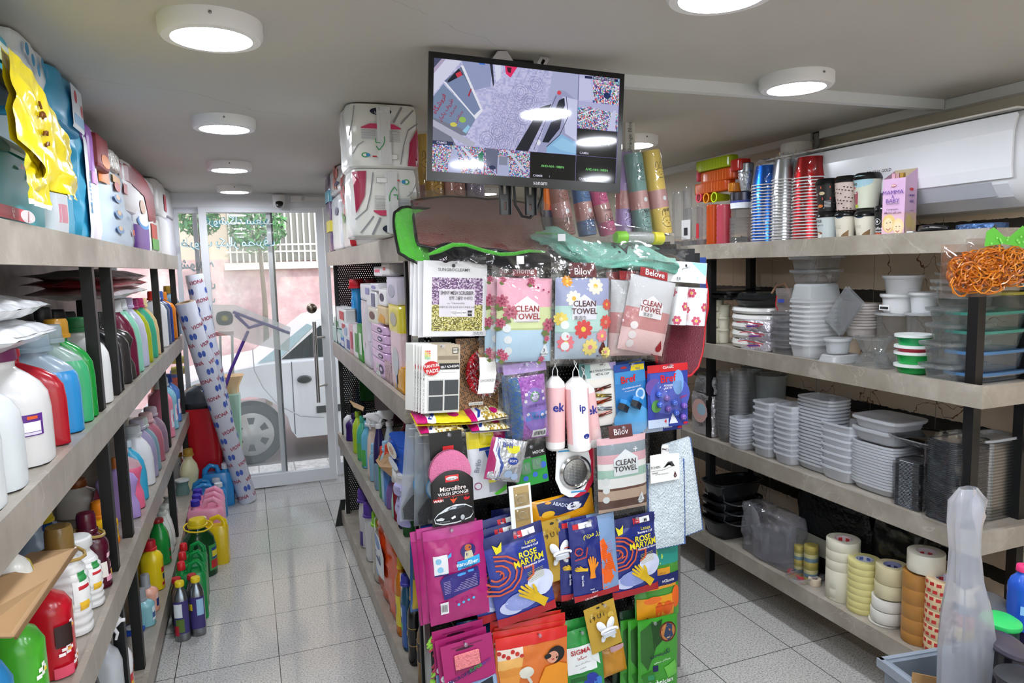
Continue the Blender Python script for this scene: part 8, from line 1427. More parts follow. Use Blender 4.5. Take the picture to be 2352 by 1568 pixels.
for k,(px0,px1,pt,pb,bk,l) in enumerate(((2146,2192,606,628,.06,'small clear cup with a clear lid topping the pyramid'),(2138,2200,628,645,.05,'clear box, second layer of the pyramid'),(2122,2222,645,661,.04,'clear box, third layer of the pyramid'),(2122,2224,661,679,.04,'clear box, fourth layer of the pyramid'),(2124,2228,679,709,.03,'clear ribbed box, fifth layer of the pyramid'),(2110,2228,709,747,.02,'wide clear box, sixth layer of the pyramid'),(2112,2228,747,784,.02,'wide clear box, seventh layer of the pyramid'))):
    RT(px0,px1,pt,pb,'clear_container',l,'box',mat='clear',col='dfe6e6',d=.13,back=bk,ribs=1,lid='e4ecec',rim=.008)
for k,(pt,pb) in enumerate(((788,834),(838,None))):
    t=RT(2100,2222,pt,pb,'clamshell_box',['upper','lower'][k]+' hinged clear clamshell box at the shelf front under the pyramid','box',mat='clear',col='dfe6e6',d=.12,ribs=1,lid='e4ecec',rim=.01)
for k,(px0,px1,pt,pb,c,lc,l) in enumerate(((2268,2345,672,714,'d8dcd0','c8b84a','clear bowl with a yellow lid'),(2180,2342,716,756,'c4dcd8','5ab8a8','clear box with a teal lid'),(2200,2325,758,800,'c4dce0','5ab8a8','smaller clear box with a teal lid'),(2180,2350,803,846,'b0c8e0','6aa4dc','pale blue box with a blue lid'),(2190,2346,850,884,'c4ccd0','6aa4dc','clear box with a blue lid, lowest'))):
    Yc=1.60;xa,xb=on(px0,pt,'Y',Yc).x,on(px1,pt,'Y',Yc).x;zb=max(zrow(pb,(xa+xb)/2,Yc),1.187);h=zrow(pt,(xa+xb)/2,Yc)-zb;xa,xb=max(xa,2.12),min(xb,2.39)
    tub('lunch_box',l+' behind the near post','lunch box',((xa+xb)/2,Yc,zb),(xb-xa)*.94,.13,h,mat='clear',col=c,lid=lc,lidmat='jug',pw=4,rim=.005)
# --- third level
K3=.72
RC(1582,1634,905,None,K3,'plate_pack','film pack with iridescent plates by the waffle towel','plate pack','c8c4c8',d=.1,mat='foil',wr=.008,pw=5,front=[('e',.5,.4,.35,'d8b0a8',.3),('e',.6,.35,.2,'a8c8d8',.15)]);RC(1584,1636,862,903,K3,'plate_pack','crumpled grey film bundle on top of the iridescent plates','plate pack','9a9a9c',d=.12,mat='foil',wr=.02,pw=4)
stack(1636,1666,852,K3,18,'clear_cup','ridged clear cup, left of the two tall columns','cup',H=.075,mat='clear',col='e8eaec',pw=2);stack(1662,1694,850,K3,18,'clear_cup','ridged clear cup, right of the two tall columns','cup',H=.075,mat='clear',col='e8eaec',pw=2,back=.02)
RT(1690,1722,845,960,'milk_white_jar','tall milky white jar behind the cups','jar',lvl=K3,back=.16,pw=2,mat='jug',col='ccd4d4');RT(1714,1764,862,975,'milk_white_jar','wide milky white jar behind the square boxes','jar',lvl=K3,back=.14,pw=2,mat='jug',col='d2d8d8')
SB=dict(mat='milky',col='f8faff',pw=5)
stack(1672,1724,958,K3,9,'square_container','small frosted square container','food container',H=.035,d=.09,**SB);stack(1722,1770,922,K3,8,'square_container','frosted container behind the open lidded one','food container',H=.05,d=.12,**SB);stack(1770,1820,930,K3,10,'square_container','frosted container with a rounded open top','food container',H=.05,d=.12,**SB)
stack(1818,1874,916,K3,20,'square_container','shallow frosted tray of the tallest stack','food container',H=.035,d=.20,**SB);stack(1873,1938,974,K3,7,'square_container','deep frosted container with a wide open top','food container',H=.055,d=.17,**SB)
stack(1940,2032,1020,K3,15,'square_container','large frosted tray near the foil stacks','food container',H=.035,d=.22,**SB)
Y,w,z=rspan(1940,2032,K3)
for k,(pt,pb) in enumerate(((992,1020),(966,992))):RT(1942,2034,pt,pb,'square_container',['lower','upper'][k]+' lidded frosted box on the large tray stack','food container',lvl=K3,d=.22,lid='eef0f4',**SB)
def foil(px0,px1,pt,lb,d=.12,n=34,back=0):
    Y,w,z=rspan(px0,px1,K3,back);h=zrow(pt,XF+back,Y)-z;t=thing('foil_tray_stack',lb,'foil tray stack',(XF+back+d/2,Y,z));b=MB('metal','d4d6d8');b.smooth=False
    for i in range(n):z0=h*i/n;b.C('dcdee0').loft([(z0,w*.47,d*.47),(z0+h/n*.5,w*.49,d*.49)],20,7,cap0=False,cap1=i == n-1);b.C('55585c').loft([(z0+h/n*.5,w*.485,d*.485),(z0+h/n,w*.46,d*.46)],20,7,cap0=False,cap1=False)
    b.build('nested_trays',t);b=MB('film','eef');b.smooth=True;sd=w*40
    b.grid(lambda u,v:(lambda x,y:Vector((x,y,h*1.05*v))+Vector((noise.noise(Vector((u*14,v*7,sd))),noise.noise(Vector((u*14,v*7,sd+5))),0))*.004)(*[q*(1.08 if v < .93 else .8) for q in sellip(u*6.2832,w*.52,d*.52,5)]),40,20);b.build('clear_film',t);return t
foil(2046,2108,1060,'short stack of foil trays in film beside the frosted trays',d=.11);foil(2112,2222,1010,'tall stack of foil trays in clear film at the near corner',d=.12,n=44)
Y,w,z=rspan(2040,2200,K3);t=thing('foil_tray','large foil tray with a dark polished lid on top of the foil stacks','foil tray',(XF+.12,ycol(2105,XF+.02,.93)+.015,zrow(1032,XF+.02,ycol(2105,XF+.02,.9))));b=MB('foil','a8aaac');b.smooth=True
b.loft([(0,.07,.07),(.024,.10,.115),(.026,.112,.128),(.029,.112,.128),(.028,.10,.115)],32,4);b.build('tray',t);b=MB('mirror','3a3c3e');b.smooth=True;b.loft([(.0285,.105,.12),(.034,.09,.105),(.033,.05,.06)],32,4,cap0=False);b.build('lid',t)
Xa,Xb=on(2240,1100,'Y',1.60).x,on(2316,1100,'Y',1.60).x;b=MB('metal','8a8c8e');secs=[]
zt4=zrow(1016,Xa,1.6)
for i in range(50):z0=(zt4-.713)*i/50;b.C("a4a6a8" if i % 2 else "808284").loft([(z0,(Xb-Xa)/2,.05),(z0+(zt4-.713)/50,(Xb-Xa)/2,.05)],16,9)
tag(b.build('tray_sheet_stack',loc=((Xa+Xb)/2,1.61,.713)),'tall stack of thin grey trays right of the near post','tray stack');tub('container_lid','flat frosted lid lying on the grey tray stack','lid',((Xa+Xb)/2-.01,1.61,zt4+.002),(Xb-Xa)*1.15,.11,.014,mat='milky',col='d8dce0')
for k in range(3):
    b=MB('gloss','1c1e22');b.box(-.009,.009,-.05,.05,0,.19-.01*k,.002);tag(b.build('black_tray',loc=(Xb+.014+.021*k if Xb+.014+.021*k < 2.385 else 2.385,1.59+.001*k,.713)),['first','second','third'][k]+' upright black tray in film at the right edge of the third shelf','tray')
# --- lowest level
K4=.235
Y,w,z=rspan(1602,1690,K4)
for k,(pt,pb) in enumerate(((1188,None),(1166,1190),(1144,1168),(1104,1146))):
    RT_=RT(1606,1690,pt,pb,'roasting_tray',['lowest','second','third','topmost'][k]+' black roasting tray with a bright rim','tray',lvl=K4,d=.18,mat='gloss',col='191a1c',pw=5,rim=.006,taper=.8)
    Yk=rspan(1606,1690,K4)[0];
    if k < 3:b=MB('metal','d4d4d4');b.smooth=True;ww=rspan(1606,1690,K4)[1]*.5;zz=zrow(pt,XF,Yk)+.001;b.tube([(XF+.09+.095*c_,Yk+(ww)*s_,zz) for c_,s_ in [(lambda q:(q[0],q[1]))(sellip(i/28*6.2832,1,1,5)) for i in range(28)]],.003,6,close=True);att(b.build('metal_rim'),RT_)
b=MB('satin','c9cacc');b.smooth=True;Yk=ycol(1716,XF+.08,.33);b.T=Matrix.Translation((XF+.10,Yk,.33)) @ Matrix.Rotation(R(78),4,'Y') @ Matrix.Rotation(R(10),4,'X');b.loft([(0,.06,.06),(.006,.085,.07),(.012,.09,.075)],28,4);o=tag(b.build('foam_tray'),'white tray standing on edge beside the black trays','tray')
t=RC(1690,1812,1172,None,K4,'storage_box_bag','clear film bag of lilac tinted plastic boxes leaning over the shelf lip','storage box','e6e6f2',d=.13,mat='clear',wr=.012,pw=5,top=.8)
for k in range(3):b=MB('clear','dcdcf0');b.smooth=True;b.T=Matrix.Translation((-.015+.03*k,-.02+.02*k,.01));b.loft([(0,.045,.05),(.12,.06,.055),(.13,.064,.06),(.135,.064,.06)],24,5,cap1=False);b.build('inner_box',t)
BL=RC(1815,1990,1150,None,K4,'bin_liner_pack','long black film wrapped pack behind the tape rolls, left','bin liner pack','1c1e1e',d=.14,back=.12,mat='foil',wr=.012,pw=5);RC(1985,2110,1195,None,K4,'bin_liner_pack','long black film wrapped pack behind the tape rolls, right','bin liner pack','1a1b1b',d=.14,back=.13,mat='bag',wr=.014,pw=5)
b=MB('paper','8e8c80');b.box(-.001,.001,-.13,.13,-.04,.04);att(b.build('printed_panel',loc=(XF+.118,ycol(1880,XF+.118,.36),.36)),BL)
def tape(px0,px1,pyt,pyb,col,lb,core='d8c8c8',cm='c83a3a',hole=.56,lvl=K4,back=0,mat='satin',spots=None,g=None):
    Y,w,z=rspan(px0,px1,lvl,back);r=w/2*.95;z0=z if pyb is None else zrow(pyb,XF+back,Y);z1=zrow(pyt,XF+back,Y);h=max(z1-z0,.008)
    t=thing('tape_roll',lb,'tape roll',(XF+back+r,Y,z0),group=g);b=MB(mat,col);b.smooth=True;b.lathe([(r*hole,h),(r*.985,h),(r,h-.0015),(r,.0015),(r*.985,0),(r*hole,0)],36,cap0=False,cap1=False);b.build('tape',t)
    b=MB('paper',core);b.smooth=True;b.lathe([(r*hole,h-.0005),(r*(hole-.06),h-.0005),(r*(hole-.06),0),(r*hole,0)],30,cap0=False,cap1=False)
    for i in range(7):a0=i*.9;b.C(cm);b.add([((r*(hole-.065))*math.cos(a0+.5*s),(r*(hole-.065))*math.sin(a0+.5*s),q) for s,q in ((0,h*.35),(1,h*.35),(1,h*.8),(0,h*.8))],[(0,1,2,3)])
    b.build('core',t)
    if spots:
        b=MB('satin','c8302c')
        for i in range(16):
            for j in range(2):a0=i*.393+j*.2;b.add([((r+.0005)*math.cos(a0+.26*s),(r+.0005)*math.sin(a0+.26*s),q+.002*s) for s,q in ((0,h*(.15+.5*j)),(1,h*(.15+.5*j)),(1,h*(.38+.5*j)),(0,h*(.38+.5*j)))],[(0,1,2,3)])
        b.build('printed_bricks',t)
    return t
def tapes(px0,px1,ys,col,lb,**k):
    n=len(ys)-1
    for i in range(n):tape(px0,px1,ys[i],ys[i+1] if i < n-1 else None,col,(['topmost','second','third','fourth','fifth','sixth','seventh','eighth','ninth','tenth','eleventh','twelfth'][i] if i < n-1 else 'lowest')+' '+lb,**k)
tapes(1877,1936,[1242,1264,1286,1308,1330],'ddd8c4','wide off white tape roll of the leftmost column');
for i,(a_,c_) in enumerate(((1331,1350),(1350,1370),(1370,None))):tape(1885,1930,a_,c_,'d6d2c0',['upper','middle','lower'][i]+' narrow off white tape roll at the foot of the leftmost column')
tapes(1927,1986,[1289,1303,1318,1333,1348,1363,1378,1393,1405],'d9d08c','pale yellow masking tape roll',core='c8ccd4',cm='5a6ab0')
tapes(1988,2050,[1300,1335,1370],'cdc39c','beige tape roll')if False else None
tape(1990,2050,1302,1340,'cdc29a','upper beige tape roll with film in its hole',core='8a8cb0',cm='3a3a5a');tape(1988,2048,1340,1372,'d0c8a4','lower beige tape roll')
tape(1984,2044,1360,1392,'e4e2da','upper white tape roll under the beige ones') if False else tape(1982,2044,1374,1400,'e4e2da','upper white tape roll under the beige ones');tape(1980,2042,1401,1428,'e4e2da','middle white tape roll under the beige ones');tape(1976,2038,1429,None,'e6e4dc','lowest white tape roll, shifted outward')
tape(2056,2128,1272,1314,'e2ddcc','wide white tape roll crowning the brown column',core='d8ccd0',back=.0)
tapes(2050,2114,[1316,1352,1386,1420,1452,1484],'b07c3c','brown packing tape roll of its column',core='a88a5a')
tapes(2098,2176,[1334,1368,1402,1436,1468,1500],'dcc49c','cream tape roll printed with red bricks',core='d8d4e4',spots=1)
for i,(a_,c_,cc) in enumerate(((1350,1388,'dcd4bc'),(1388,1410,'4a5c70'),(1410,1440,'c8502c'),(1440,1470,'d8b02c'),(1470,None,'3a3e44'))):tape(2170,2222,a_,c_,cc,['white','slate','rust red','yellow','charcoal'][i]+' tape roll of the mixed colour column behind the plastic sleeve')
tape(2150,2200,1312,1360,'a89060','clear brown tape roll behind the brick printed ones',back=.10,mat='gloss');
for k,(x_,zz,c_,l) in enumerate(((2.27,.42,'b09468','clear brown tape roll in the far corner by the second post'),(2.33,.42,'d4ccb8','white tape roll in the far corner by the second post'))):
    t=thing('tape_roll',l,'tape roll',(x_,1.66+.0*k,.228));b=MB('gloss',c_);b.smooth=True;b.lathe([(.03,.17),(.052,.17),(.052,0),(.03,0)],30,cap0=False,cap1=False);b.build('tape',t)
for k,(px0,px1) in enumerate(((1816,1834),(1835,1861))):
    Y,w,z=rspan(px0,px1,K4,.03);h=zrow(1254,XF+.03,Y)-z;t=thing('mini_tape_tube',['left','right'][k]+' slim tube of small patterned tapes in clear film','tape tube',(XF+.03+w/2,Y,z));b=MB('satin','c8b860');b.smooth=True;n=9
    for i in range(n):b.C(['c8b45a','6a8a9c','d0c890','a89a4a'][i % 4]);b.lathe([(w*.44,h*i/n),(w*.46,h*(i+.5)/n),(w*.44,h*(i+1)/n)],18)
    b.build('tapes',t);b=MB('film','fff');b.smooth=True;b.lathe([(w*.5,0),(w*.52,h*.5),(w*.5,h*1.03)],18);b.build('film',t)
tub('tape_tray','clear shallow tray of red and white tapes at the shelf lip','tray',(XF+.045,rspan(1800,1876,K4)[0],K4-.004),rspan(1800,1876,K4)[1],.08,.03,mat='clear',col='dfe2e6')
for k,(px,c_) in enumerate(((1812,'c8202c'),(1832,'b83a44'),(1860,'d8c8b0'))):tape(px-11,px+11,1330,None,c_,['left red','right red','cream'][k]+' small tape roll in the clear shallow tray',back=.02)
# ================================================================ NEAR RIGHT CORNER
t=thing('rubber_band_bag','clear bags of orange rubber bands under a green card hanging at the near post','rubber bands',on(2278,603,'Y',1.40),(0,0,R(-12)));t.scale=(1.15,)*3
def bandbag(dx,dz,sc_,sd,lb):
    b=MB('gloss','c8741c');b.smooth=True;r0=rnd
    for cy0,cz0,r_ in ((0,0,.05),(.03,-.012,.036),(-.034,-.01,.034)):
        b.T=Matrix.Translation((dx+cy0,0,dz+cz0)) @ Matrix.Scale(.5,4,(0,1,0)) @ Matrix.Scale(.8,4,(0,0,1));b.C('a8581a').lathe([(r_*math.sin(a*.314+.001),-r_*math.cos(a*.314)) for a in range(11)],16,cap0=False,cap1=False)
    b.T=Matrix()
    for i in range(110):
        a,e_=r0.uniform(0,6.28),r0.uniform(.012,.03);cx_,cz_,cy_=r0.uniform(-.055,.055),r0.uniform(-.04,.035),-.012-r0.uniform(0,.018);b.C(r0.choice(['c8741c','b8621a','d8862c','a85414']));el=r0.uniform(.5,1)
        b.tube([(dx+cx_+e_*math.cos(j*.628)*math.cos(a)-e_*el*math.sin(j*.628)*math.sin(a),cy_+.006*math.sin(j*1.2+a),dz+cz_+e_*.8*math.cos(j*.628)*math.sin(a)+e_*el*.8*math.sin(j*.628)*math.cos(a)) for j in range(10)],.0019,4,close=True)
    o=b.build('rubber_bands',t);o['kind']='stuff'
    b=MB('film','fff');b.smooth=True;S=Surf(.17,.13,.026,.004,sd);b.T=Matrix.Translation((dx,-.002,dz));b.grid(lambda u,v:S.P(u,1-v),18,14);b.T=Matrix.Translation((dx,.002,dz)) @ Matrix.Rotation(math.pi,4,'Z');b.grid(lambda u,v:S.P(u,1-v),14,10);b.build('clear_bag',t)
bandbag(.012,-.005,1,3,'');bandbag(-.055,-.018,1,8,'')
b=MB('satin','5cb83c');b.add([(-.05,-.03,.04),(-.048,-.032,.075),(-.03,-.034,.085),(.0,-.034,.062),(.012,-.034,.060),(.05,-.032,.088),(.075,-.03,.07),(.078,-.03,.03),(.0,-.032,.045)],[tuple(range(9))[::-1]]);S=Surf(.12,.05,0);b.build('green_card',t)
b=MB('satin','8ad86a');
for i in range(14):x_,z_=rnd.uniform(-.04,.07),rnd.uniform(.046,.066);b.add([(x_+.003*math.cos(j*1.05),-.0355,z_+.003*math.sin(j*1.05)) for j in range(6)],[tuple(range(6))[::-1]])
b.build('card_pattern',t)
b=MB('metal','777');b.smooth=True;b.tube([(2.11,1.50,1.66),(2.10,1.48,1.68),(2.06,1.45,1.675),(2.03,1.43,1.62),(2.0,1.38,1.60)],.0025,8);tag(b.build('wire_hook'),'bent wire hook holding the rubber band bags','hook')
# hazy plastic sleeve standing up
def sleeve():
    Yp=1.12;pl,pr=[],[]
    for py,x0,x1 in ((1120,2208,2240),(1150,2190,2258),(1200,2186,2250),(1260,2190,2246),(1330,2186,2250),(1400,2176,2262),(1480,2168,2268),(1560,2166,2270),(1640,2160,2274)):pl.append(on(x0,py,'Y',Yp));pr.append(on(x1,py,'Y',Yp))
    b=MB('haze','dfe4f0');b.smooth=True;n=22;vs=[]
    for a,c in zip(pl,pr):
        m_=(a+c)/2;rx=(c-a).length/2
        for i in range(n):q=6.2832*i/n;f=1+.16*math.sin(q*5+m_.z*9);vs.append((m_.x+rx*math.cos(q)*min(f,1.04),m_.y+rx*.6*math.sin(q)*f,m_.z))
    b.add(vs,[(j*n+(i+1) % n,j*n+i,(j+1)*n+i,(j+1)*n+(i+1) % n) for j in range(len(pl)-1) for i in range(n)]);
    b.C('c8d0f0');c1,c2,c3,c4=[on(x,y,'Y',1.10) for x,y in ((2236,1118),(2266,1185),(2246,1235),(2232,1180))];b.add([c1,c2,c3,c4],[(0,1,2,3)])
    return tag(b.build('plastic_sleeve'),'tall hazy plastic sleeve roll standing in the near right corner','sleeve')
sleeve()
def NB(px,pyt,pyb,w,d,Yp,name,lb,col,cap,kd='slim',**k):
    p=on(px,pyb,'Y',Yp);h=zrow(pyt,p.x,Yp)-p.z;return bottle(name,lb,k.pop('cat','bottle'),(p.x,Yp,p.z),w,d,h,col,cap,kd,rz=k.pop('rz',0),**k)
t=thing('storage_crate','grey plastic crate at the bottom right holding lidded jars','crate',(1.80,1.08,.0),(0,0,R(-8)));b=MB('satin','7a8490');W_,D_,Z_=.62,.44,.0
zc=on(2100,1545,'Y',1.25).z
b.box(-.30,.30,-.2,.2,.0,.012);b.box(-.30,-.288,-.2,.2,.012,zc);b.box(.288,.30,-.2,.2,.012,zc);b.box(-.288,.288,-.2,-.188,.012,zc);b.box(-.288,.288,.188,.2,.012,zc);b.build('crate_wall',t);b=MB('satin','8a94a0');b.box(-.31,.31,.2,.214,zc-.02,zc+.004);b.box(-.314,-.30,-.2,.214,zc-.02,zc+.004);b.box(.30,.314,-.2,.214,zc-.02,zc+.004);b.build('crate_rim',t)
poly3('cardboard_piece','torn brown cardboard piece in the grey crate','cardboard',[on(2098,1545,'Y',1.22),on(2180,1562,'Y',1.20),on(2200,1640,'Y',1.2),on(2090,1640,'Y',1.2)],'a07c50','paper')
def lidjar(px,py,r,Yp,cb,cl,lb,tilt=(0,0)):
    p=on(px,py,'Y',Yp);t=thing('lidded_jar',lb,'jar',(p.x,Yp,.014),(0,0,0));h=p.z-.014;b=MB('gloss',cb);b.smooth=True;b.lathe([(r*.7,0),(r*.85,.02),(r*.9,h*.8),(r*.86,h*.97)],28);b.build('jar_body',t);b=MB('satin',cl);b.smooth=True;b.T=Matrix.Translation((0,0,h*.97)) @ Matrix.Rotation(R(tilt[0]),4,'X') @ Matrix.Rotation(R(tilt[1]),4,'Y');b.lathe([(r*.98,-.004),(r*1.02,0),(r*.98,.008),(r*.7,.016),(r*.3,.018)],30);b.build('lid',t);return t
lidjar(2284,1372,.048,1.26,'26222e','4e5054','jar with a dark grey domed lid, hindmost in the crate',(18,8));lidjar(2300,1412,.046,1.17,'1c3a2c','2fbf62','jar with a bright green lid in the crate',(4,2));lidjar(2312,1465,.050,1.08,'16141a','3c3844','black jar with a dark violet lid in front of the green one',(16,10));lidjar(2352,1345,.04,1.22,'2a2440','35304c','dark violet jar cut by the right photo edge',(20,0));lidjar(2345,1540,.05,.98,'121214','2a2c30','glossy black pot at the bottom right corner')
NB(2343,1296,1440,.06,.06,1.2,'detergent_bottle','blue bottle with a pink cap cut by the right photo edge','2456c0','e83a7a','slim',lab=[(-60,60,.3,.45,'8ac0ec')])
# ================================================================ OUTSIDE THE DOOR
YC=7.15
def cx(px):return on(px,850,'Y',YC).x
gz=GZ-.13
t=thing('parked_car','silver white parked car seen side on through the glass door','car',(0,YC,gz))
wx=on(578,1000,'Y',YC).x;r=.30
def cp_(x,z):return (x,z)
side=[(wx-.95,.30),(wx-.93,.62),(wx-.80,.76),(wx-.35,.90),(wx+.15,.97),(wx+3.3,1.0),(wx+3.6,.9),(wx+3.65,.5),(wx+3.6,.28)]
bot=[(wx+2.95,.28)]+[(wx+2.6+.36*math.cos(a),.30+.36*math.sin(a)) for a in [i*math.pi/8 for i in range(9)]]+[(wx+2.2,.22),(wx+.42,.22)]+[(wx+.37*math.cos(a),.30+.37*math.sin(a)) for a in [i*math.pi/8 for i in range(9)]]+[(wx-.45,.28)]
b=MB('gloss','cdd0d2');b.prism(side+bot,0,1.55);b.build('car_body',t)
roof=[(wx+.05,.95),(wx+.62,1.36),(wx+.95,1.44),(wx+2.3,1.45),(wx+2.85,1.25),(wx+3.25,.98)]
b=MB('gloss','d4d7d9');b.prism(roof,.10,1.45);b.build('cabin',t)
b=MB('gloss','1d2326');
for P in ([(wx+.32,1.0),(wx+.70,1.31),(wx+1.12,1.38),(wx+1.12,1.0)],[(wx+1.20,1.0),(wx+1.20,1.38),(wx+2.2,1.38),(wx+2.2,1.0)]):b.prism(P,.088,.099)
b.build('side_window',t);b=MB('gloss','8fa6ac');b.prism([(wx+.10,.98),(wx+.58,1.34),(wx+.64,1.31),(wx+.30,1.0)],.089,.0995);b.build('windscreen_edge',t)
b=MB('gloss','2a2c2e');b.prism([(wx+.62,.52),(wx+2.2,.52),(wx+2.2,.45),(wx+.62,.45)],-.008,-.0005);b.build('side_moulding',t)
b=MB('gloss','1c1e20');b.smooth=True;b.T=Matrix.Translation((wx+.52,-.01,.80)) @ Matrix.Rotation(R(90),4,'X');b.loft([(0,.07,.04),(.012,.055,.03)],18);b.build('door_handle',t)
b=MB('satin','55585a');b.prism([(wx+.40,.26),(wx+.404,.98),(wx+.412,.98),(wx+.41,.26)],-.002,0);b.prism([(wx+1.155,.26),(wx+1.155,1.0),(wx+1.163,1.0),(wx+1.163,.26)],-.002,0);b.build('door_seams',t)
b=MB('satin','e89a1c');b.T=Matrix.Translation((wx+1.6,.085,1.12));texts(b,Surf(.5,.2,0),[('t','TAXI',.5,.5,.09,'e8761c',.05)]);b.build('window_lettering',t)
for x_ in (wx,wx+2.6):
    b=MB('satin','1a1a1a');b.smooth=True;b.T=Matrix.Translation((x_,.02,r)) @ Matrix.Rotation(R(90),4,'X');b.lathe([(r*.66,.01),(r*.95,.01),(r,-.01),(r,-.17)],32);o=b.build('tyre',t)
    b=MB('metal','c4c6c8');b.smooth=True;b.T=Matrix.Translation((x_,.0,r)) @ Matrix.Rotation(R(90),4,'X');b.lathe([(r*.66,-.006),(r*.70,.0),(r*.62,.004),(r*.3,.0),(r*.22,.008)],32);b.build('hubcap',o)
    b=MB('satin','2a2c30');b.T=Matrix.Translation((x_,-.0055,r))
    for i in range(6):a=i*1.047+.5;b.prism([(r*q*math.cos(a+s),r*q*math.sin(a+s)) for q,s in ((.34,-.2),(.56,-.22),(.56,.22),(.34,.2))],0,.003)
    b.build('hubcap_opening',o)
# squeegee mop wrapped in plastic, leaning inside by the glass
t=thing('floor_squeegee','purple floor squeegee with a plastic wrapped head standing upside down by the glass','squeegee',(0,0,0));Yq=5.27
b=MB('satin','5a3a94');b.smooth=True;b.tube([on(505,930,'Y',Yq),on(530,850,'Y',Yq),on(570,760,'Y',Yq)],.011,8);b.tube([on(540,722,'Y',Yq),on(572,752,'Y',Yq),on(608,742,'Y',Yq)],.012,8);b.build('handle',t)
b=MB('satin','4a3488');b.smooth=True;b.tube([on(535,716,'Y',Yq),on(665,765,'Y',Yq)],.011,8);b.build('head_bar',t)
b=MB('haze','dfe8e4');b.smooth=True;P4=[on(x,y,'Y',Yq-.02) for x,y in ((485,700),(540,700),(668,752),(664,808),(580,790),(490,758))];b.add(P4,[tuple(range(6))]);b.add([p+Vector((0,.04,0)) for p in P4],[tuple(range(6))[::-1]]);b.build('plastic_cover',t)
b=MB('gloss','2a3a34');b.smooth=True;c=on(516,730,'Y',5.30);b.T=Matrix.Translation(c) @ Matrix.Rotation(R(90),4,'X');b.loft([(0,.05,.045),(.03,.055,.05)],20,3);b.C('b8a83a');b.T=Matrix.Translation(c+Vector((0,-.032,0))) @ Matrix.Rotation(R(90),4,'X');b.loft([(0,.022,.02),(.002,.022,.02)],14);tag(b.build('round_duster'),'dark round emblem pack hanging inside the glass beside the squeegee','pack')
t=thing('bicycle_pump_stand','grey metal uprights of a cart outside the glass','cart',(0,5.95,GZ));b=MB('metal','9aa0a0');b.smooth=True
for px in (505,533):p0_,p1_=on(px-8,900,'Y',5.95),on(px,760,'Y',5.95);b.tube([(p0_.x,0,0),(p1_.x,0,p1_.z-GZ)],.012,8)
b.build('uprights',t);b=MB('satin','a82c3c');q=on(505,762,'Y',5.95);b.box(q.x-.06,q.x+.10,-.02,.02,q.z-GZ-.03,q.z-GZ+.0);b.build('red_bar',t)
q=on(520,880,'Y',5.85);b=MB('gloss','d89a2c');b.smooth=True;b.T=Matrix.Translation((q.x,5.85,GZ));h=q.z-GZ+.06;b.loft([(0,.08,.07),(h-.09,.09,.08),(h,.13,.10)],20,4);tag(b.build('outdoor_bin'),'amber plastic bin standing outside the glass','bin')
q=on(528,920,'Y',5.75);b=MB('gloss','8ac4a4');b.smooth=True;b.T=Matrix.Translation((q.x,5.75,GZ));b.loft([(0,.05,.05),(q.z-GZ+.05,.08,.07)],20,4);tag(b.build('outdoor_bucket'),'pale green bucket outside the glass beside the amber bin','bucket')
b=MB('satin','9a9c9c');b.smooth=True;b.tube([on(x,y,'Y',YC-.03) for x,y in ((580,800),(584,850),(605,890),(640,930),(690,955),(745,958))],.006,6);tag(b.build('charging_cable'),'thin grey hose hanging in a curve in front of the car','hose')
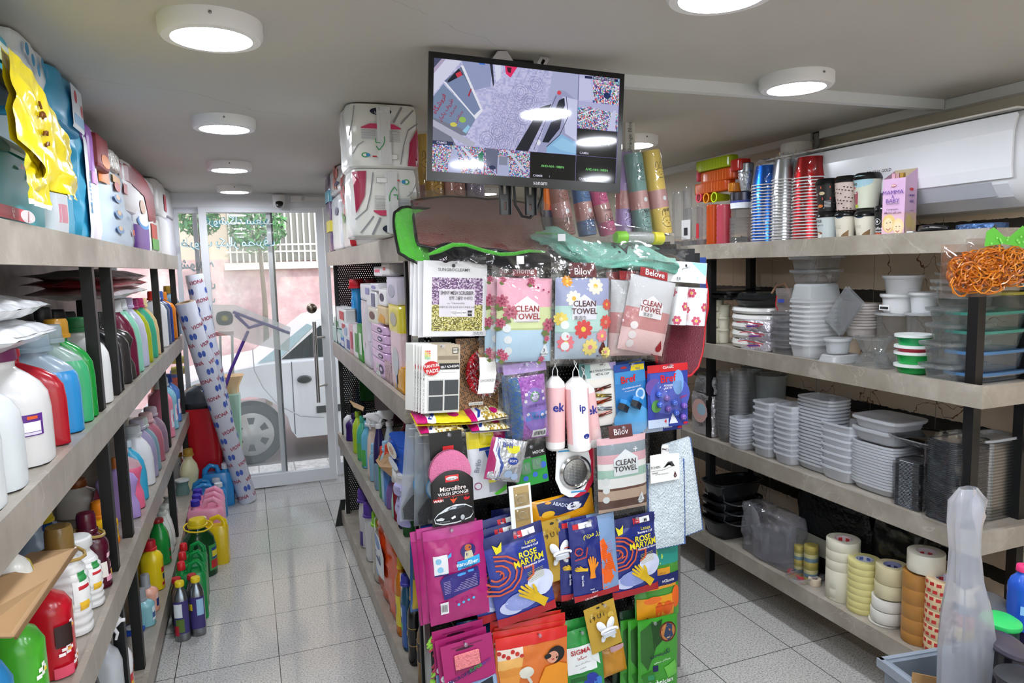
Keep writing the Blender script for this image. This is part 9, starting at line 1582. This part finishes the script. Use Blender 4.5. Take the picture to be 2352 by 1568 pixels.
# house across the street
YW=10.98
def WB(px0,py0,px1,py1):a,c=on(px0,py0,'Y',YW),on(px1,py1,'Y',YW);return a.x,c.x,c.z,a.z
x0,x1,z0,z1=WB(520,470,760,596);o=thing('window_grille','white barred grille over the cream window across the street','grille',(x0,YW-.12,z0))
b=MB('satin','ece6da');
for i in range(int((x1-x0)/.085)):b.box(i*.085,i*.085+.022,0,.02,-.02,z1-z0+.3)
for z_ in (.12,.22):b.box(-.05,x1-x0+.05,-.008,.0,z_,z_+.025)
b.build('bars',o)
b=MB('satin','8f8d84');b.box(x0,x1,YW-.02,YW,z0,z1+.4);struct(b.build('window_3'));b=MB('satin','efe9dd');b.box(x0-.08,x1+.08,YW-.10,YW,z0-.12,z0-.02);struct(b.build('trim_2'))
def leafball(name,label,px,py,Y,r,n,cs,tr=True):
    c=on(px,py,'Y',Y);t=thing(name,label,'tree',(c.x,Y,gz));b=MB('satin',cs[0]);hz=c.z-gz
    for i in range(n):
        v=Vector((rnd.gauss(0,1),rnd.gauss(0,1),rnd.gauss(0,1)));v.normalize();v *= r*rnd.uniform(.4,1)**.6;v.z *= .9;p=v+Vector((0,0,hz));a=Vector((rnd.gauss(0,1),rnd.gauss(0,1),rnd.gauss(0,1))).normalized()*rnd.uniform(.03,.06);q=a.cross(Vector((rnd.gauss(0,1),.3,rnd.gauss(0,1)))).normalized()*.022
        b.C(rnd.choice(cs));b.add([p-a,p-q,p+a,p+q],[(0,1,2,3)])
    b.build('foliage',t)
    if tr:b=MB('satin','5c4a38');b.smooth=True;b.tube([(0,0,0),(.03,0,hz*.6),(0,0,hz)],[.05,.035,.02],8);b.build('trunk',t)
leafball('street_tree','leafy tree across the street before the barred window',592,522,10.3,.40,900,['4a8a4a','5c9c58','3a7440','7ab06a'])
leafball('street_tree','second smaller leafy tree left of the barred window',455,500,10.0,.28,500,['4a8a4a','5c9c58','3a7440'])
EXPO=0.95
# ================================================================ LIGHT
w=bpy.data.worlds.new('sky');sc.world=w;w.use_nodes=True;ns=w.node_tree.nodes;ls=w.node_tree.links;ns.clear()
bg=ns.new('ShaderNodeBackground');wo=ns.new('ShaderNodeOutputWorld');sk=ns.new('ShaderNodeTexSky');sk.sky_type='HOSEK_WILKIE' if False else 'NISHITA'
sk.sun_disc=False;sk.sun_elevation=R(50);sk.sun_rotation=R(120);mixn=ns.new('ShaderNodeMix');mixn.data_type='RGBA'
mixn.inputs[0].default_value=.75;mixn.inputs[7].default_value=(1,.98,.95,1);ls.new(sk.outputs[0],mixn.inputs[6])
ls.new(mixn.outputs[2],bg.inputs[0]);bg.inputs[1].default_value=.85;ls.new(bg.outputs[0],wo.inputs[0])
sun=bpy.data.lights.new('sun','SUN');sun.energy=1.0;sun.angle=R(2);sun.color=(1,.95,.87);so=bpy.data.objects.new('sun',sun);COL.objects.link(so);so.rotation_euler=(R(38),R(25),R(-20))
sc.view_settings.view_transform='Standard';sc.view_settings.look='None';sc.view_settings.gamma=1;sc.view_settings.exposure=EXPO
sc.cycles.max_bounces=14;sc.cycles.diffuse_bounces=6;sc.cycles.glossy_bounces=4;sc.cycles.transparent_max_bounces=24;sc.cycles.transmission_bounces=6
sc.cycles.caustics_reflective=False;sc.cycles.caustics_refractive=False;sc.cycles.sample_clamp_indirect=4
try:sc.cycles.use_denoising=True
except Exception:pass
